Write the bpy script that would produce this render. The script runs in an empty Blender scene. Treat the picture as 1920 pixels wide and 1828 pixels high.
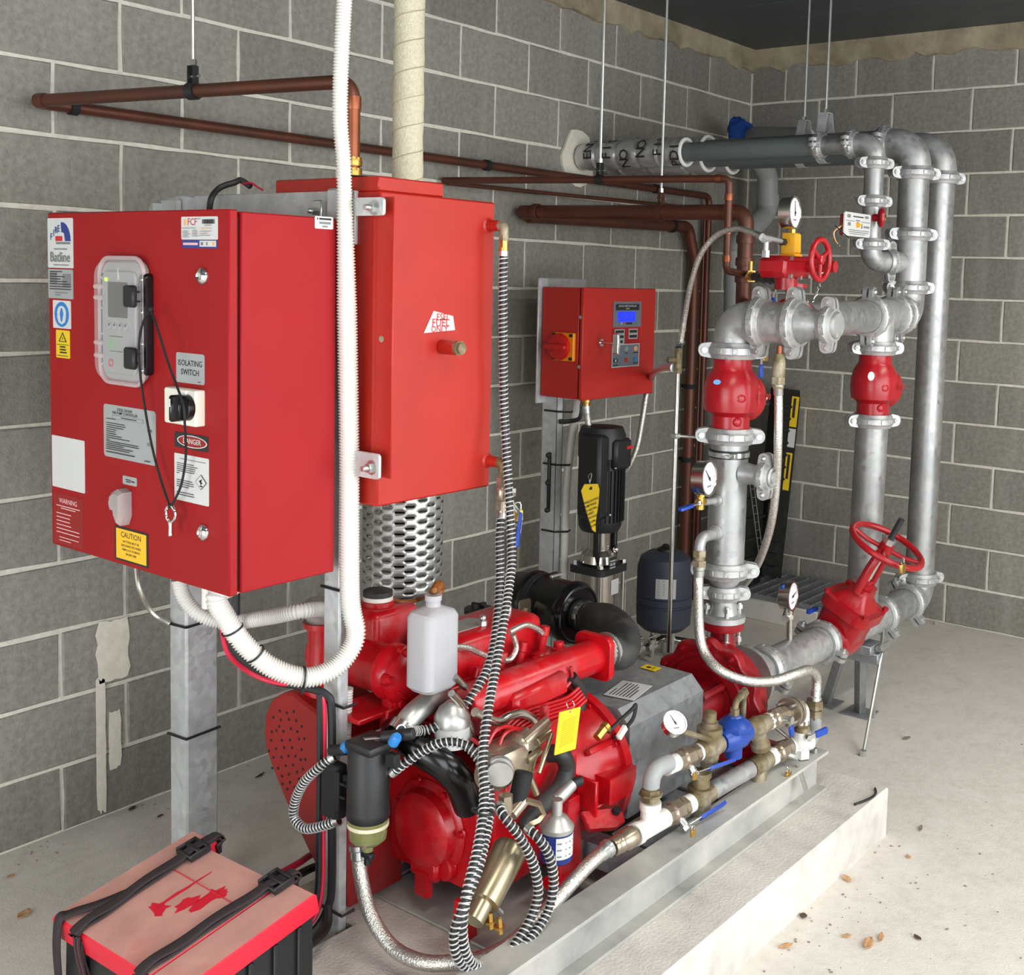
# Fire pump room: diesel fire pump set, controllers and pipework in a blockwork plant room
import bpy, bmesh, math, random
from mathutils import Vector as V, Matrix
random.seed(7)
S = bpy.context.scene
C = S.collection
PI = math.pi

# ---------------------------------------------------------------- camera
cd = bpy.data.cameras.new('camera'); cam = bpy.data.objects.new('camera', cd); C.objects.link(cam)
YAW, PIT, ROL = 0.6337, 0.0884, 0.0286
fw = V((math.cos(YAW)*math.cos(PIT), math.sin(YAW)*math.cos(PIT), -math.sin(PIT)))
rt = V((math.sin(YAW), -math.cos(YAW), 0)); up = rt.cross(fw)
r2 = rt*math.cos(ROL)+up*math.sin(ROL); u2 = up*math.cos(ROL)-rt*math.sin(ROL)
M = Matrix((r2, u2, -fw)).transposed().to_4x4(); M.translation = V((-5.5184, -3.1659, 1.6464))
cam.matrix_world = M
cd.sensor_width = 36; cd.lens = 2175.92/1920*36; cd.clip_start = .05
cd.shift_x = (960-1143.04)/1920; cd.shift_y = (715.37-914)/1920
S.camera = cam

# ---------------------------------------------------------------- light: daylight through the door, one ceiling batten, two added fill lights
w = bpy.data.worlds.new('world'); S.world = w; w.use_nodes = True
bg = w.node_tree.nodes['Background']; bg.inputs[0].default_value = (.88, .94, 1, 1); bg.inputs[1].default_value = 2.0
S.view_settings.view_transform = 'Standard'; S.view_settings.look = 'None'
S.view_settings.gamma = 1; S.view_settings.use_curve_mapping = False; S.view_settings.exposure = 0.0
S.cycles.use_denoising = True; S.cycles.max_bounces = 8; S.cycles.diffuse_bounces = 5
S.cycles.caustics_reflective = False; S.cycles.caustics_refractive = False
S.cycles.sample_clamp_indirect = 6
def area(name, loc, target, sx, sy, power, col):
    l = bpy.data.lights.new(name, 'AREA'); l.shape = 'RECTANGLE'; l.size = sx; l.size_y = sy; l.energy = power; l.color = col
    o = bpy.data.objects.new(name, l); C.objects.link(o); o.location = loc
    o.rotation_euler = (V(target)-V(loc)).to_track_quat('-Z', 'Y').to_euler(); return o
area('door_daylight', (-4.0, -4.62, 1.35), (-4.0, 0, .3), 5.4, 2.2, 140, (.94, .97, 1))
area('side_fill_light', (-7.42, -2.0, 1.0), (-3, -.9, .3), 2.2, 2.0, 70, (.9, .96, 1))  # made-up side opening, added to lift the lower left wall and floor
area('overhead_light', (-4.3, -2.6, 2.76), (-4.3, -2.6, 0), 1.25, .16, 25, (1, .93, .82))
area('overhead_light', (-1.9, -3.2, 2.76), (-1.9, -3.2, 0), 1.25, .16, 30, (1, .95, .88))  # second overhead lamp, added to brighten the floor at the right

# ---------------------------------------------------------------- materials
MATS = {}
def mat(name, col, rough=.5, metal=0, var=.12, scale=25, bump=0, bscale=None, col2=None, thr=None, rvar=0, coat=0, emis=None, trans=0, alpha=1, ior=1.45, stretch=None, soft=.12, det=6):
    """Principled with object-space noise: var darkens/lightens, col2 mixed in where noise exceeds thr."""
    m = bpy.data.materials.new(name); m.use_nodes = True; nt = m.node_tree; N = nt.nodes; L = nt.links
    b = N['Principled BSDF']; b.inputs['Roughness'].default_value = rough; b.inputs['Metallic'].default_value = metal
    c = tuple(((x/255+.055)/1.055)**2.4 if x > 10 else x/255/12.92 for x in col)
    tc = N.new('ShaderNodeTexCoord'); src = tc.outputs['Object']
    if stretch:
        mp = N.new('ShaderNodeMapping'); mp.inputs['Scale'].default_value = stretch; L.new(src, mp.inputs[0]); src = mp.outputs[0]
    nz = N.new('ShaderNodeTexNoise'); nz.inputs['Scale'].default_value = scale; nz.inputs['Detail'].default_value = det; L.new(src, nz.inputs['Vector'])
    mx = N.new('ShaderNodeMix'); mx.data_type = 'RGBA'
    mx.inputs[6].default_value = tuple(x*(1-var) for x in c)+(1,); mx.inputs[7].default_value = tuple(min(1, x*(1+var)) for x in c)+(1,)
    cr = N.new('ShaderNodeMapRange'); cr.inputs[1].default_value = .3; cr.inputs[2].default_value = .7
    L.new(nz.outputs[0], cr.inputs[0]); L.new(cr.outputs[0], mx.inputs[0]); out = mx.outputs[2]
    if col2:
        c2 = tuple(((x/255+.055)/1.055)**2.4 for x in col2)
        n2 = N.new('ShaderNodeTexNoise'); n2.inputs['Scale'].default_value = scale*.35; n2.inputs['Detail'].default_value = 8; n2.inputs['Roughness'].default_value = .62
        L.new(src, n2.inputs['Vector'])
        r2_ = N.new('ShaderNodeMapRange'); r2_.inputs[1].default_value = thr-soft; r2_.inputs[2].default_value = thr+soft; L.new(n2.outputs[0], r2_.inputs[0])
        m2 = N.new('ShaderNodeMix'); m2.data_type = 'RGBA'; m2.inputs[7].default_value = c2+(1,)
        L.new(r2_.outputs[0], m2.inputs[0]); L.new(out, m2.inputs[6]); out = m2.outputs[2]
        if not metal:
            r3 = N.new('ShaderNodeMapRange'); r3.inputs[3].default_value = rough; r3.inputs[4].default_value = min(1, rough+.35)
            L.new(r2_.outputs[0], r3.inputs[0]); L.new(r3.outputs[0], b.inputs['Roughness'])
    L.new(out, b.inputs['Base Color'])
    if rvar:
        rr = N.new('ShaderNodeMapRange'); rr.inputs[3].default_value = max(.02, rough-rvar); rr.inputs[4].default_value = rough+rvar
        L.new(nz.outputs[0], rr.inputs[0]); L.new(rr.outputs[0], b.inputs['Roughness'])
    if bump:
        nb = N.new('ShaderNodeTexNoise'); nb.inputs['Scale'].default_value = bscale or scale*3; nb.inputs['Detail'].default_value = 4; L.new(src, nb.inputs['Vector'])
        bp = N.new('ShaderNodeBump'); bp.inputs['Strength'].default_value = bump; bp.inputs['Distance'].default_value = .004
        L.new(nb.outputs[0], bp.inputs['Height']); L.new(bp.outputs[0], b.inputs['Normal'])
    if coat: b.inputs['Coat Weight'].default_value = coat
    if trans: b.inputs['Transmission Weight'].default_value = trans; b.inputs['IOR'].default_value = ior
    if alpha < 1: b.inputs['Alpha'].default_value = alpha
    if emis:
        b.inputs['Emission Color'].default_value = tuple((x/255)**2.2 for x in emis[0])+(1,); b.inputs['Emission Strength'].default_value = emis[1]
    MATS[name] = m; return m

def galv(name, col, rough, metal=.75):
    """hot-dip zinc: voronoi spangle in colour and gloss plus chalky bloom"""
    m = mat(name, col, rough, metal, var=.1, scale=9, col2=[min(255, x*1.12+14) for x in col], thr=.55, soft=.18)
    nt = m.node_tree; N = nt.nodes; L = nt.links; b = N['Principled BSDF']
    tc = N.new('ShaderNodeTexCoord'); vo = N.new('ShaderNodeTexVoronoi'); vo.inputs['Scale'].default_value = 55; L.new(tc.outputs['Object'], vo.inputs['Vector'])
    hs = N.new('ShaderNodeRGBToBW'); L.new(vo.outputs['Color'], hs.inputs[0])
    rr = N.new('ShaderNodeMapRange'); rr.inputs[3].default_value = rough-.1; rr.inputs[4].default_value = rough+.14; L.new(hs.outputs[0], rr.inputs[0]); L.new(rr.outputs[0], b.inputs['Roughness'])
    old = b.inputs['Base Color'].links[0].from_socket
    mm = N.new('ShaderNodeMix'); mm.data_type = 'RGBA'; mm.blend_type = 'MULTIPLY'; mm.inputs[0].default_value = .22
    L.new(old, mm.inputs[6]); L.new(vo.outputs['Color'], mm.inputs[7])
    hsv = N.new('ShaderNodeHueSaturation'); hsv.inputs['Saturation'].default_value = .25; hsv.inputs['Value'].default_value = 1.08; L.new(mm.outputs[2], hsv.inputs['Color']); L.new(hsv.outputs[0], b.inputs['Base Color'])
    return m

mat('red_cabinet', (150, 20, 24), .55, var=.04, scale=6, bump=.05, bscale=700)
MATS['red_cabinet'].node_tree.nodes['Principled BSDF'].inputs['Specular IOR Level'].default_value = .25
mat('red_tank', (168, 34, 22), .42, var=.06, scale=8, bump=.04, bscale=300)
mat('red_jockey', (186, 36, 30), .42, var=.05, scale=8, bump=.05, bscale=800)
mat('red_engine', (178, 14, 24), .28, var=.16, scale=18, bump=.12, bscale=60, col2=(166, 92, 94), thr=.68, soft=.16)
mat('red_valve', (160, 16, 26), .3, var=.1, scale=16, bump=.1, bscale=70)
mat('red_pump', (140, 8, 20), .38, var=.16, scale=14, bump=.1, bscale=60, col2=(150, 70, 72), thr=.66)
mat('red_guard', (140, 22, 22), .45, var=.08, scale=9, col2=(150, 60, 60), thr=.68)
mat('red_dusty', (190, 140, 128), .8, var=.12, scale=14, col2=(190, 104, 100), thr=.64, soft=.1)
mat('red_plastic', (205, 24, 48), .42, var=.04)
mat('red_knob', (196, 22, 20), .35, var=.03)
galv('galv', (178, 184, 184), .5, .45)
galv('galv_pipe', (150, 150, 144), .4, .72)
galv('galv_cast', (160, 160, 153), .46, .62)
galv('galv_guard', (128, 138, 142), .5, .5)
mat('zinc', (205, 208, 205), .28, .9, var=.1)
mat('steel', (200, 196, 188), .22, 1, var=.08)
mat('chrome', (225, 225, 225), .1, 1, var=.03)
mat('spring_wire', (198, 198, 195), .35, .35, var=.04)
mat('galv_dusty', (150, 151, 147), .6, .2, var=.12, scale=9, col2=(196, 193, 185), thr=.5, soft=.14)
mat('braid', (206, 202, 194), .28, .85, var=.25, scale=160, bump=.5, bscale=260)
mat('stainless', (190, 182, 172), .25, .95, var=.08, stretch=(1, 1, .05), scale=60)
mat('alu', (190, 190, 186), .4, .8, var=.12, scale=30)
mat('brass', (186, 148, 76), .3, .9, var=.12)
mat('bronze', (118, 104, 74), .55, .4, var=.25, scale=40, col2=(170, 162, 142), thr=.58)
mat('ptfe', (226, 224, 216), .6, 0, var=.06, scale=60, bump=.3)
mat('valve_nickel', (166, 152, 134), .3, .75, var=.18, scale=40)
mat('copper', (106, 60, 44), .42, .5, var=.2, scale=10, col2=(88, 58, 48), thr=.52)
mat('copper_bright', (140, 80, 54), .36, .75, var=.15, scale=12)
mat('black', (26, 26, 27), .5, var=.15)
mat('black_gloss', (14, 14, 15), .22, var=.1)
mat('rubber', (38, 38, 38), .5, var=.25, scale=20, col2=(72, 70, 68), thr=.6)
mat('black_matt', (16, 16, 17), .75, var=.2)
mat('white', (232, 231, 225), .4, var=.03)
mat('white_conduit', (212, 209, 202), .4, var=.03)
mat('cream_wall_plastic', (226, 222, 206), .4, var=.02)
mat('lagging', (214, 206, 178), .85, var=.1, scale=120, bump=.8, bscale=220)
mat('lag_band', (176, 166, 138), .85, var=.1, scale=90)
mat('grey_paint', (92, 100, 98), .5, var=.06, scale=8)
mat('pvc_grey', (150, 152, 150), .45, var=.06, scale=6)
mat('tank_grey', (58, 64, 78), .55, var=.05, scale=6)
mat('blue_paint', (26, 66, 150), .38, var=.1)
mat('blue_handle', (28, 66, 160), .4, var=.06)
mat('blue_dark', (16, 42, 110), .3, var=.06)
mat('blue_rag', (22, 74, 158), .8, var=.12, bump=.4)
mat('yellow', (226, 190, 28), .5, var=.04, scale=12)
mat('yellow_box', (228, 166, 24), .45, var=.05)
mat('orange', (238, 146, 20), .4, var=.03)
mat('label_white', (204, 204, 202), .4, var=.02)
mat('label_grey', (168, 170, 170), .35, .2, var=.03)
mat('label_blue', (42, 60, 132), .4, var=.02)
mat('sign_blue', (40, 120, 190), .4, var=.02)
mat('sign_yellow', (240, 186, 40), .4, var=.02)
mat('ink', (34, 34, 36), .6, var=0)
mat('ink_grey', (120, 122, 120), .6, var=0)
mat('ink_red', (196, 40, 40), .5, var=0)
mat('ink_pink', (226, 176, 176), .5, var=0)
mat('ink_orange', (226, 170, 110), .5, var=0)
mat('ink_green', (110, 190, 90), .5, var=0)
mat('lcd_dark', (58, 60, 58), .25, var=.04)
mat('lcd_blue', (36, 44, 230), .3, var=.05, emis=((30, 50, 255), 1.3))
mat('led_green', (150, 230, 40), .3, var=0, emis=((170, 255, 40), 2.0))
mat('panel_grey', (108, 116, 126), .4, var=.03)
mat('unit_grey', (150, 152, 150), .35, .1, var=.03)
mat('screen_face', (150, 154, 152), .4, var=.04)
mat('clear', (216, 208, 208), .15, 0, var=0, alpha=.2)
mat('clear_rim', (206, 186, 186), .25, 0, var=.04, alpha=.62)
mat('clear_cap', (228, 214, 210), .25, 0, var=.04, trans=.55, ior=1.3)
mat('amber_glass', (190, 196, 130), .08, 0, var=.1, trans=.7, ior=1.35)
mat('bottle', (188, 187, 190), .4, 0, var=.03, trans=.25, ior=1.2)
mat('tan_hose', (140, 84, 34), .4, 0, var=.1, trans=.2)
mat('foil', (196, 196, 196), .3, .7, var=.1, scale=14, bump=.7, bscale=34)
mat('plaster', (226, 219, 202), .9, var=.08, scale=30, bump=.5, bscale=60)
mat('strap', (44, 34, 36), .8, var=.15, scale=300)
mat('strap_red', (96, 58, 58), .8, var=.15)
mat('leaf', (196, 152, 108), .8, var=.25, scale=60)
mat('leaf_dark', (84, 64, 52), .8, var=.25, scale=60)
mat('debris', (140, 128, 112), .9, var=.3)
mat('dial', (226, 222, 226), .4, var=.02)
mat('black_long', (20, 20, 20), .5, var=.3, scale=60, col2=(52, 52, 50), thr=.66)
mat('gold_zinc', (162, 150, 124), .3, .85, var=.18, scale=14)
mat('cable_red', (200, 30, 60), .4, var=.05)

def block_mat():
    m = mat('block', (136, 132, 123), .92, var=.17, scale=60, bump=.55, bscale=160)
    nt = m.node_tree; N = nt.nodes; L = nt.links; b = N['Principled BSDF']
    old = b.inputs['Base Color'].links[0].from_socket
    oi = N.new('ShaderNodeObjectInfo'); mr = N.new('ShaderNodeMapRange'); mr.inputs[3].default_value = .84; mr.inputs[4].default_value = 1.12; L.new(oi.outputs['Random'], mr.inputs[0])
    geo = N.new('ShaderNodeNewGeometry')
    # soft large-scale blotches and vertical lime runs, fixed in the wall
    mp = N.new('ShaderNodeMapping'); mp.inputs['Scale'].default_value = (9, 9, 1.1); L.new(geo.outputs['Position'], mp.inputs[0])
    n = N.new('ShaderNodeTexNoise'); n.inputs['Scale'].default_value = 1.0; n.inputs['Detail'].default_value = 5; L.new(mp.outputs[0], n.inputs['Vector'])
    r = N.new('ShaderNodeMapRange'); r.inputs[1].default_value = .5; r.inputs[2].default_value = .78; r.inputs[3].default_value = 0; r.inputs[4].default_value = .38; L.new(n.outputs[0], r.inputs[0])
    hv = N.new('ShaderNodeHueSaturation'); L.new(mr.outputs[0], hv.inputs['Value']); L.new(old, hv.inputs['Color'])
    mx = N.new('ShaderNodeMix'); mx.data_type = 'RGBA'; mx.inputs[7].default_value = (.42, .40, .36, 1); L.new(r.outputs[0], mx.inputs[0]); L.new(hv.outputs[0], mx.inputs[6])
    L.new(mx.outputs[2], b.inputs['Base Color'])
    # pores
    return m
block_mat()
mat('mortar', (214, 209, 195), .95, var=.1, scale=40, bump=.6, bscale=90)
mat('mortar_head', (142, 130, 106), .95, var=.2, scale=14, bump=.9, bscale=40, col2=(172, 160, 134), thr=.55)
mat('floor_conc', (206, 200, 190), .85, var=.09, scale=34, bump=.35, bscale=180, col2=(218, 213, 204), thr=.52, soft=.2)
mat('plinth_conc', (192, 186, 178), .9, var=.14, scale=16, bump=.6, bscale=120, col2=(214, 209, 200), thr=.54, soft=.16)
mat('ceiling_metal', (74, 80, 82), .5, .3, var=.1, scale=6)

# ---------------------------------------------------------------- mesh builder
def frame(d):
    d = V(d).normalized(); a = V((0, 0, 1)) if abs(d.z) < .95 else V((1, 0, 0))
    u = a.cross(d).normalized(); return u, d.cross(u), d

class MB:
    def __init__(s): s.v = []; s.f = []; s.m = []; s.mi = 0; s.mats = []
    def use(s, name):
        if name not in s.mats: s.mats.append(name)
        s.mi = s.mats.index(name); return s
    def add(s, vs, fs):
        o = len(s.v); s.v += [tuple(x) for x in vs]
        for f in fs: s.f.append(tuple(i+o for i in f)); s.m.append(s.mi)
        return s
    def box(s, c, size, bev=0, rot=None, seg=1):
        bm = bmesh.new(); bmesh.ops.create_cube(bm, size=1)
        for v in bm.verts: v.co = V((v.co.x*size[0], v.co.y*size[1], v.co.z*size[2]))
        if bev: bmesh.ops.bevel(bm, geom=bm.edges[:], offset=min(bev, min(size)*.49), segments=seg, affect='EDGES', profile=.5)
        R = rot.to_3x3() if rot else Matrix.Identity(3); c = V(c)
        bm.verts.index_update(); s.add([R@v.co+c for v in bm.verts], [[v.index for v in f.verts] for f in bm.faces]); bm.free(); return s
    def box2(s, a, b, bev=0, seg=1):
        a = V(a); b = V(b); return s.box((a+b)/2, [abs(b[i]-a[i]) for i in range(3)], bev, None, seg)
    def lathe(s, p, d, prof, n=24, cap=True, sx=1, sy=1):
        """prof: list of (t along d, radius)"""
        u, w_, d = frame(d); p = V(p); vs = []; fs = []
        for t, r in prof:
            for k in range(n):
                a = 2*PI*k/n; vs.append(p+d*t+u*(math.cos(a)*r*sx)+w_*(math.sin(a)*r*sy))
        for i in range(len(prof)-1):
            for k in range(n): fs.append((i*n+k, i*n+(k+1) % n, (i+1)*n+(k+1) % n, (i+1)*n+k))
        if cap:
            fs.append(tuple(range(n-1, -1, -1))); fs.append(tuple((len(prof)-1)*n+k for k in range(n)))
        return s.add(vs, fs)
    def cyl(s, a, b, r, r1=None, n=20):
        a = V(a); b = V(b); L_ = (b-a).length; return s.lathe(a, b-a, [(0, r), (L_, r if r1 is None else r1)], n)
    def hexa(s, a, b, r): return s.cyl(a, b, r, None, 6)
    def rod(s, a, b, r, ch=None, n=16):
        """cylinder with chamfered ends"""
        a = V(a); b = V(b); L_ = (b-a).length; ch = ch or r*.15
        return s.lathe(a, b-a, [(0, r-ch), (ch, r), (L_-ch, r), (L_, r-ch)], n)
    def tube(s, pts, r, n=12, cap=True, radf=None):
        P = [V(p) for p in pts]; T = []
        for i in range(len(P)):
            T.append((P[min(i+1, len(P)-1)]-P[max(i-1, 0)]).normalized())
        u, w_, d = frame(T[0]); vs = []; fs = []; u = u.copy()
        for i, p in enumerate(P):
            u = (u-T[i]*u.dot(T[i])).normalized(); w_ = T[i].cross(u); rr = radf(i) if radf else r
            for k in range(n):
                a = 2*PI*k/n; vs.append(p+u*(math.cos(a)*rr)+w_*(math.sin(a)*rr))
        for i in range(len(P)-1):
            for k in range(n): fs.append((i*n+k, i*n+(k+1) % n, (i+1)*n+(k+1) % n, (i+1)*n+k))
        if cap: fs.append(tuple(range(n-1, -1, -1))); fs.append(tuple((len(P)-1)*n+k for k in range(n)))
        return s.add(vs, fs)
    def coil(s, pts, R, r, pitch, n=5, per=10):
        """helical wire wound on a path"""
        P = resample(pts, pitch/per); u = None; Q = []
        for i in range(len(P)):
            T = (P[min(i+1, len(P)-1)]-P[max(i-1, 0)]).normalized()
            if u is None: u = frame(T)[0].copy()
            u = (u-T*u.dot(T)).normalized(); w_ = T.cross(u); a = 2*PI*i/per
            Q.append(P[i]+u*(R*math.cos(a))+w_*(R*math.sin(a)))
        return s.tube(Q, r, n)
    def torus(s, c, d, R, r, n=32, k=10, a0=0, a1=2*PI):
        u, w_, d = frame(d); c = V(c); full = abs(a1-a0-2*PI) < 1e-6; m = n if full else n+1; vs = []; fs = []
        for i in range(m):
            a = a0+(a1-a0)*i/n; e = u*math.cos(a)+w_*math.sin(a)
            for j in range(k):
                b = 2*PI*j/k; vs.append(c+e*(R+r*math.cos(b))+d*(r*math.sin(b)))
        for i in range(m if full else m-1):
            for j in range(k): fs.append((i*k+j, ((i+1) % m)*k+j, ((i+1) % m)*k+(j+1) % k, i*k+(j+1) % k))
        return s.add(vs, fs)
    def sphere(s, c, r, n=16, m=10, sc=(1, 1, 1)):
        vs = []; fs = []; c = V(c)
        for i in range(m+1):
            t = PI*i/m
            for k in range(n):
                a = 2*PI*k/n; vs.append(c+V((math.sin(t)*math.cos(a)*r*sc[0], math.sin(t)*math.sin(a)*r*sc[1], -math.cos(t)*r*sc[2])))
        for i in range(m):
            for k in range(n): fs.append((i*n+k, i*n+(k+1) % n, (i+1)*n+(k+1) % n, (i+1)*n+k))
        return s.add(vs, fs)
    def prism(s, poly, o, u, v, depth, bev=0):
        """polygon (2D) in plane o,u,v extruded along u x v by depth, edge chamfer bev on the front"""
        o = V(o); u = V(u); v = V(v); nrm = u.cross(v).normalized(); n = len(poly)
        area_ = sum(poly[i][0]*poly[(i+1) % n][1]-poly[(i+1) % n][0]*poly[i][1] for i in range(n))
        if area_ < 0: poly = poly[::-1]
        cx = sum(p[0] for p in poly)/n; cy = sum(p[1] for p in poly)/n
        if bev:
            sc_ = []
            for p in poly:
                d = math.hypot(p[0]-cx, p[1]-cy) or 1; k = max(0, 1-bev/d); sc_.append((cx+(p[0]-cx)*k, cy+(p[1]-cy)*k))
            rings = [(poly, 0), (poly, depth-bev if depth > 0 else depth+bev), (sc_, depth)]
        else: rings = [(poly, 0), (poly, depth)]
        vs = []
        for pl, h in rings:
            for p in pl: vs.append(o+u*p[0]+v*p[1]+nrm*h)
        fs = [tuple(range(n-1, -1, -1)), tuple((len(rings)-1)*n+k for k in range(n))]
        for i in range(len(rings)-1):
            for k in range(n): fs.append((i*n+k, i*n+(k+1) % n, (i+1)*n+(k+1) % n, (i+1)*n+k))
        return s.add(vs, fs)
    def text(s, body, o, u, v, size, lift=.0004, align='CENTER'):
        cu = bpy.data.curves.new('t', 'FONT'); cu.body = body; cu.size = size*1.35; cu.offset = .014*size; cu.align_x = align; cu.align_y = 'CENTER'; cu.resolution_u = 2; cu.fill_mode = 'FRONT'
        ob = bpy.data.objects.new('t', cu); me = bpy.data.meshes.new_from_object(ob)
        o = V(o); u = V(u); v = V(v); nrm = u.cross(v).normalized()
        s.add([o+u*q.co.x+v*q.co.y+nrm*lift for q in me.vertices], [tuple(p.vertices) for p in me.polygons])
        bpy.data.objects.remove(ob); bpy.data.curves.remove(cu); bpy.data.meshes.remove(me); return s
    def obj(s, name, m=None, parent=None, smooth=True, ang=38, **props):
        me = bpy.data.meshes.new(name)
        base = V((0, 0, 0))
        if parent is not None:
            q = parent
            while q is not None: base += q.location; q = q.parent
        elif s.v:
            xs = list(zip(*s.v)); base = V(((min(xs[0])+max(xs[0]))/2, (min(xs[1])+max(xs[1]))/2, min(xs[2])))
        me.from_pydata([V(v)-base for v in s.v], [], s.f); me.update()
        names = s.mats or [m]
        for k in names: me.materials.append(MATS[k or m])
        if s.mats: me.polygons.foreach_set('material_index', s.m)
        bm = bmesh.new(); bm.from_mesh(me); bmesh.ops.recalc_face_normals(bm, faces=bm.faces); bm.to_mesh(me); bm.free()
        if smooth:
            me.polygons.foreach_set('use_smooth', [True]*len(me.polygons)); me.set_sharp_from_angle(angle=math.radians(ang))
        o = bpy.data.objects.new(name, me); C.objects.link(o)
        if parent is not None: o.parent = parent
        else: o.location = base
        for k, val in props.items(): o[k] = val
        return o

def resample(pts, step):
    P = [V(p) for p in pts]; out = [P[0]]; acc = 0
    for a, b in zip(P, P[1:]):
        L_ = (b-a).length
        if L_ < 1e-9: continue
        t = step-acc
        while t <= L_: out.append(a+(b-a)*(t/L_)); t += step
        acc = L_-(t-step)
    return out
def smooth(pts, n=10):
    """Catmull-Rom through the points"""
    P = [V(p) for p in pts]; P = [P[0]*2-P[1]]+P+[P[-1]*2-P[-2]]; out = []
    for i in range(1, len(P)-2):
        p0, p1, p2, p3 = P[i-1:i+3]
        for k in range(n):
            t = k/n; out.append(.5*((2*p1)+(p2-p0)*t+(2*p0-5*p1+4*p2-p3)*t*t+(3*p1-p0-3*p2+p3)*t**3))
    return out+[P[-2]]
def bend(pts, r, n=8):
    """polyline with rounded corners of radius r"""
    P = [V(p) for p in pts]; out = [P[0]]
    for a, b, c in zip(P, P[1:], P[2:]):
        d1 = (a-b).normalized(); d2 = (c-b).normalized(); ang = d1.angle(d2); k = min(r/math.tan(ang/2), (a-b).length*.49 if a is not P[0] else (a-b).length*.95, (c-b).length*.49 if c is not P[-1] else (c-b).length*.95)
        q0 = b+d1*k; q1 = b+d2*k
        for i in range(n+1):
            t = i/n; out.append(q0*(1-t)**2+b*2*t*(1-t)+q1*t*t)
    return out+[P[-1]]
def thing(name, label, cat, loc, group=None):
    o = bpy.data.objects.new(name, None); C.objects.link(o); o.location = V(loc); o.empty_display_size = .05
    o['label'] = label; o['category'] = cat
    if group: o['group'] = group
    return o
def tag(o, label, cat, group=None):
    o['label'] = label; o['category'] = cat
    if group: o['group'] = group
    return o
def sub(*a):
    """a fresh builder"""
    return MB()
X_, Y_, Z_ = V((1, 0, 0)), V((0, 1, 0)), V((0, 0, 1))
def rrect(w, h, r, n=4):
    out = []
    for cx, cy, a0 in ((w/2-r, h/2-r, 0), (-w/2+r, h/2-r, 90), (-w/2+r, -h/2+r, 180), (w/2-r, -h/2+r, 270)):
        for k in range(n+1):
            a = math.radians(a0+90*k/n); out.append((cx+r*math.cos(a), cy+r*math.sin(a)))
    return out
def ellipse(w, h, n=20): return [(w/2*math.cos(2*PI*k/n), h/2*math.sin(2*PI*k/n)) for k in range(n)]
def sign(parent, name, R, face, bg, items=(), r=.003, t=.0012, **kw):
    """flat plate with print. R=(cx,cy,cz,w,h); face 'x' looks along -x, 'y' looks along -y. items in plate fractions (-.5...5)"""
    c = V(R[:3]); w_, h_ = R[3], R[4]
    if face == 'x': u, v = -Y_, Z_
    elif face == 'y': u, v = X_, Z_
    else: u, v = face
    nrm = u.cross(v); b = MB().use(bg); b.prism(rrect(w_, h_, min(r, w_*.3, h_*.3)), c, u, v, t)
    o = c+nrm*t
    for k, it in enumerate(items):
        b.use(it[1]); lift = .0003+.00012*k
        if it[0] == 't': b.text(it[2], o+u*(it[3]*w_)+v*(it[4]*h_), u*(it[6] if len(it) > 6 else 1), v, it[5]*h_, lift)
        elif it[0] == 'b':   # bar: x,y,w,h
            x, y, bw, bh = it[2:6]; b.prism([(-bw*w_/2, -bh*h_/2), (bw*w_/2, -bh*h_/2), (bw*w_/2, bh*h_/2), (-bw*w_/2, bh*h_/2)], o+u*(x*w_)+v*(y*h_)+nrm*(lift-.0002), u, v, .0002)
        elif it[0] == 'e':
            x, y, bw, bh = it[2:6]; b.prism(ellipse(bw*w_, bh*h_), o+u*(x*w_)+v*(y*h_)+nrm*(lift-.0002), u, v, .0002)
        elif it[0] == 'p': b.prism([(px*w_, py*h_) for px, py in it[2]], o+nrm*(lift-.0002), u, v, .0002)
    return b.obj(name, None, parent, smooth=False, **kw)
def lines(mt, x0, ws, y0, dy, h=.012):
    """rows of unreadably small print as thin bars, left edge x0"""
    return [('b', mt, x0+w_/2, y0-dy*i, w_, h) for i, w_ in enumerate(ws) if w_]

# ---------------------------------------------------------------- room shell
H = 2.87
b = MB(); b.box2((-7.6, -6.2, -.12), (.2, .2, 0)); b.obj('floor', 'floor_conc', kind='structure', smooth=False)
ceil = MB(); ceil.box2((-7.6, -6.2, H+.03), (.2, .2, H+.15)); ceil = ceil.obj('ceiling', 'ceiling_metal', kind='structure', smooth=False)
pan = MB(); pan.box((0, 0, 0), (.296, 6.2, .03), .004); pan0 = None
for i in range(25):   # roof deck sheets, laps running towards the door side
    o = bpy.data.objects.new('roof_sheet', pan0.data) if pan0 else None
    x = -.15-.3*i
    if o is None:
        b = MB(); b.box((x, -3.1, H+.018), (.294, 6.2, .024), .004); pan0 = b.obj('roof_sheet', 'ceiling_metal', ceil, smooth=False); base0 = x
    else:
        o.parent = ceil; o.location = (x-base0, 0, 0); C.objects.link(o)
wl = MB(); wl.box2((-7.5, .006, 0), (.2, .2, H)); wl = wl.obj('wall_left', 'mortar', kind='structure', smooth=False)
wr = MB(); wr.box2((.006, -6.2, 0), (.2, .006, H)); wr = wr.obj('wall_right', 'mortar', kind='structure', smooth=False)
b = MB(); b.box2((-7.6, -.8, 0), (-7.5, .2, H)); b.box2((-7.6, -4.8, 0), (-7.5, -3.2, H)); b.box2((-7.6, -3.2, 2.2), (-7.5, -.8, H)); b.obj('wall_back', 'block', kind='structure', smooth=False)  # the gap is added for the side fill light
b = MB(); b.box2((-7.5, -4.8, 0), (-6.8, -4.65, H)); b.box2((-1.2, -4.8, 0), (.006, -4.65, H)); b.box2((-6.8, -4.8, 2.45), (-1.2, -4.65, H))
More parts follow.
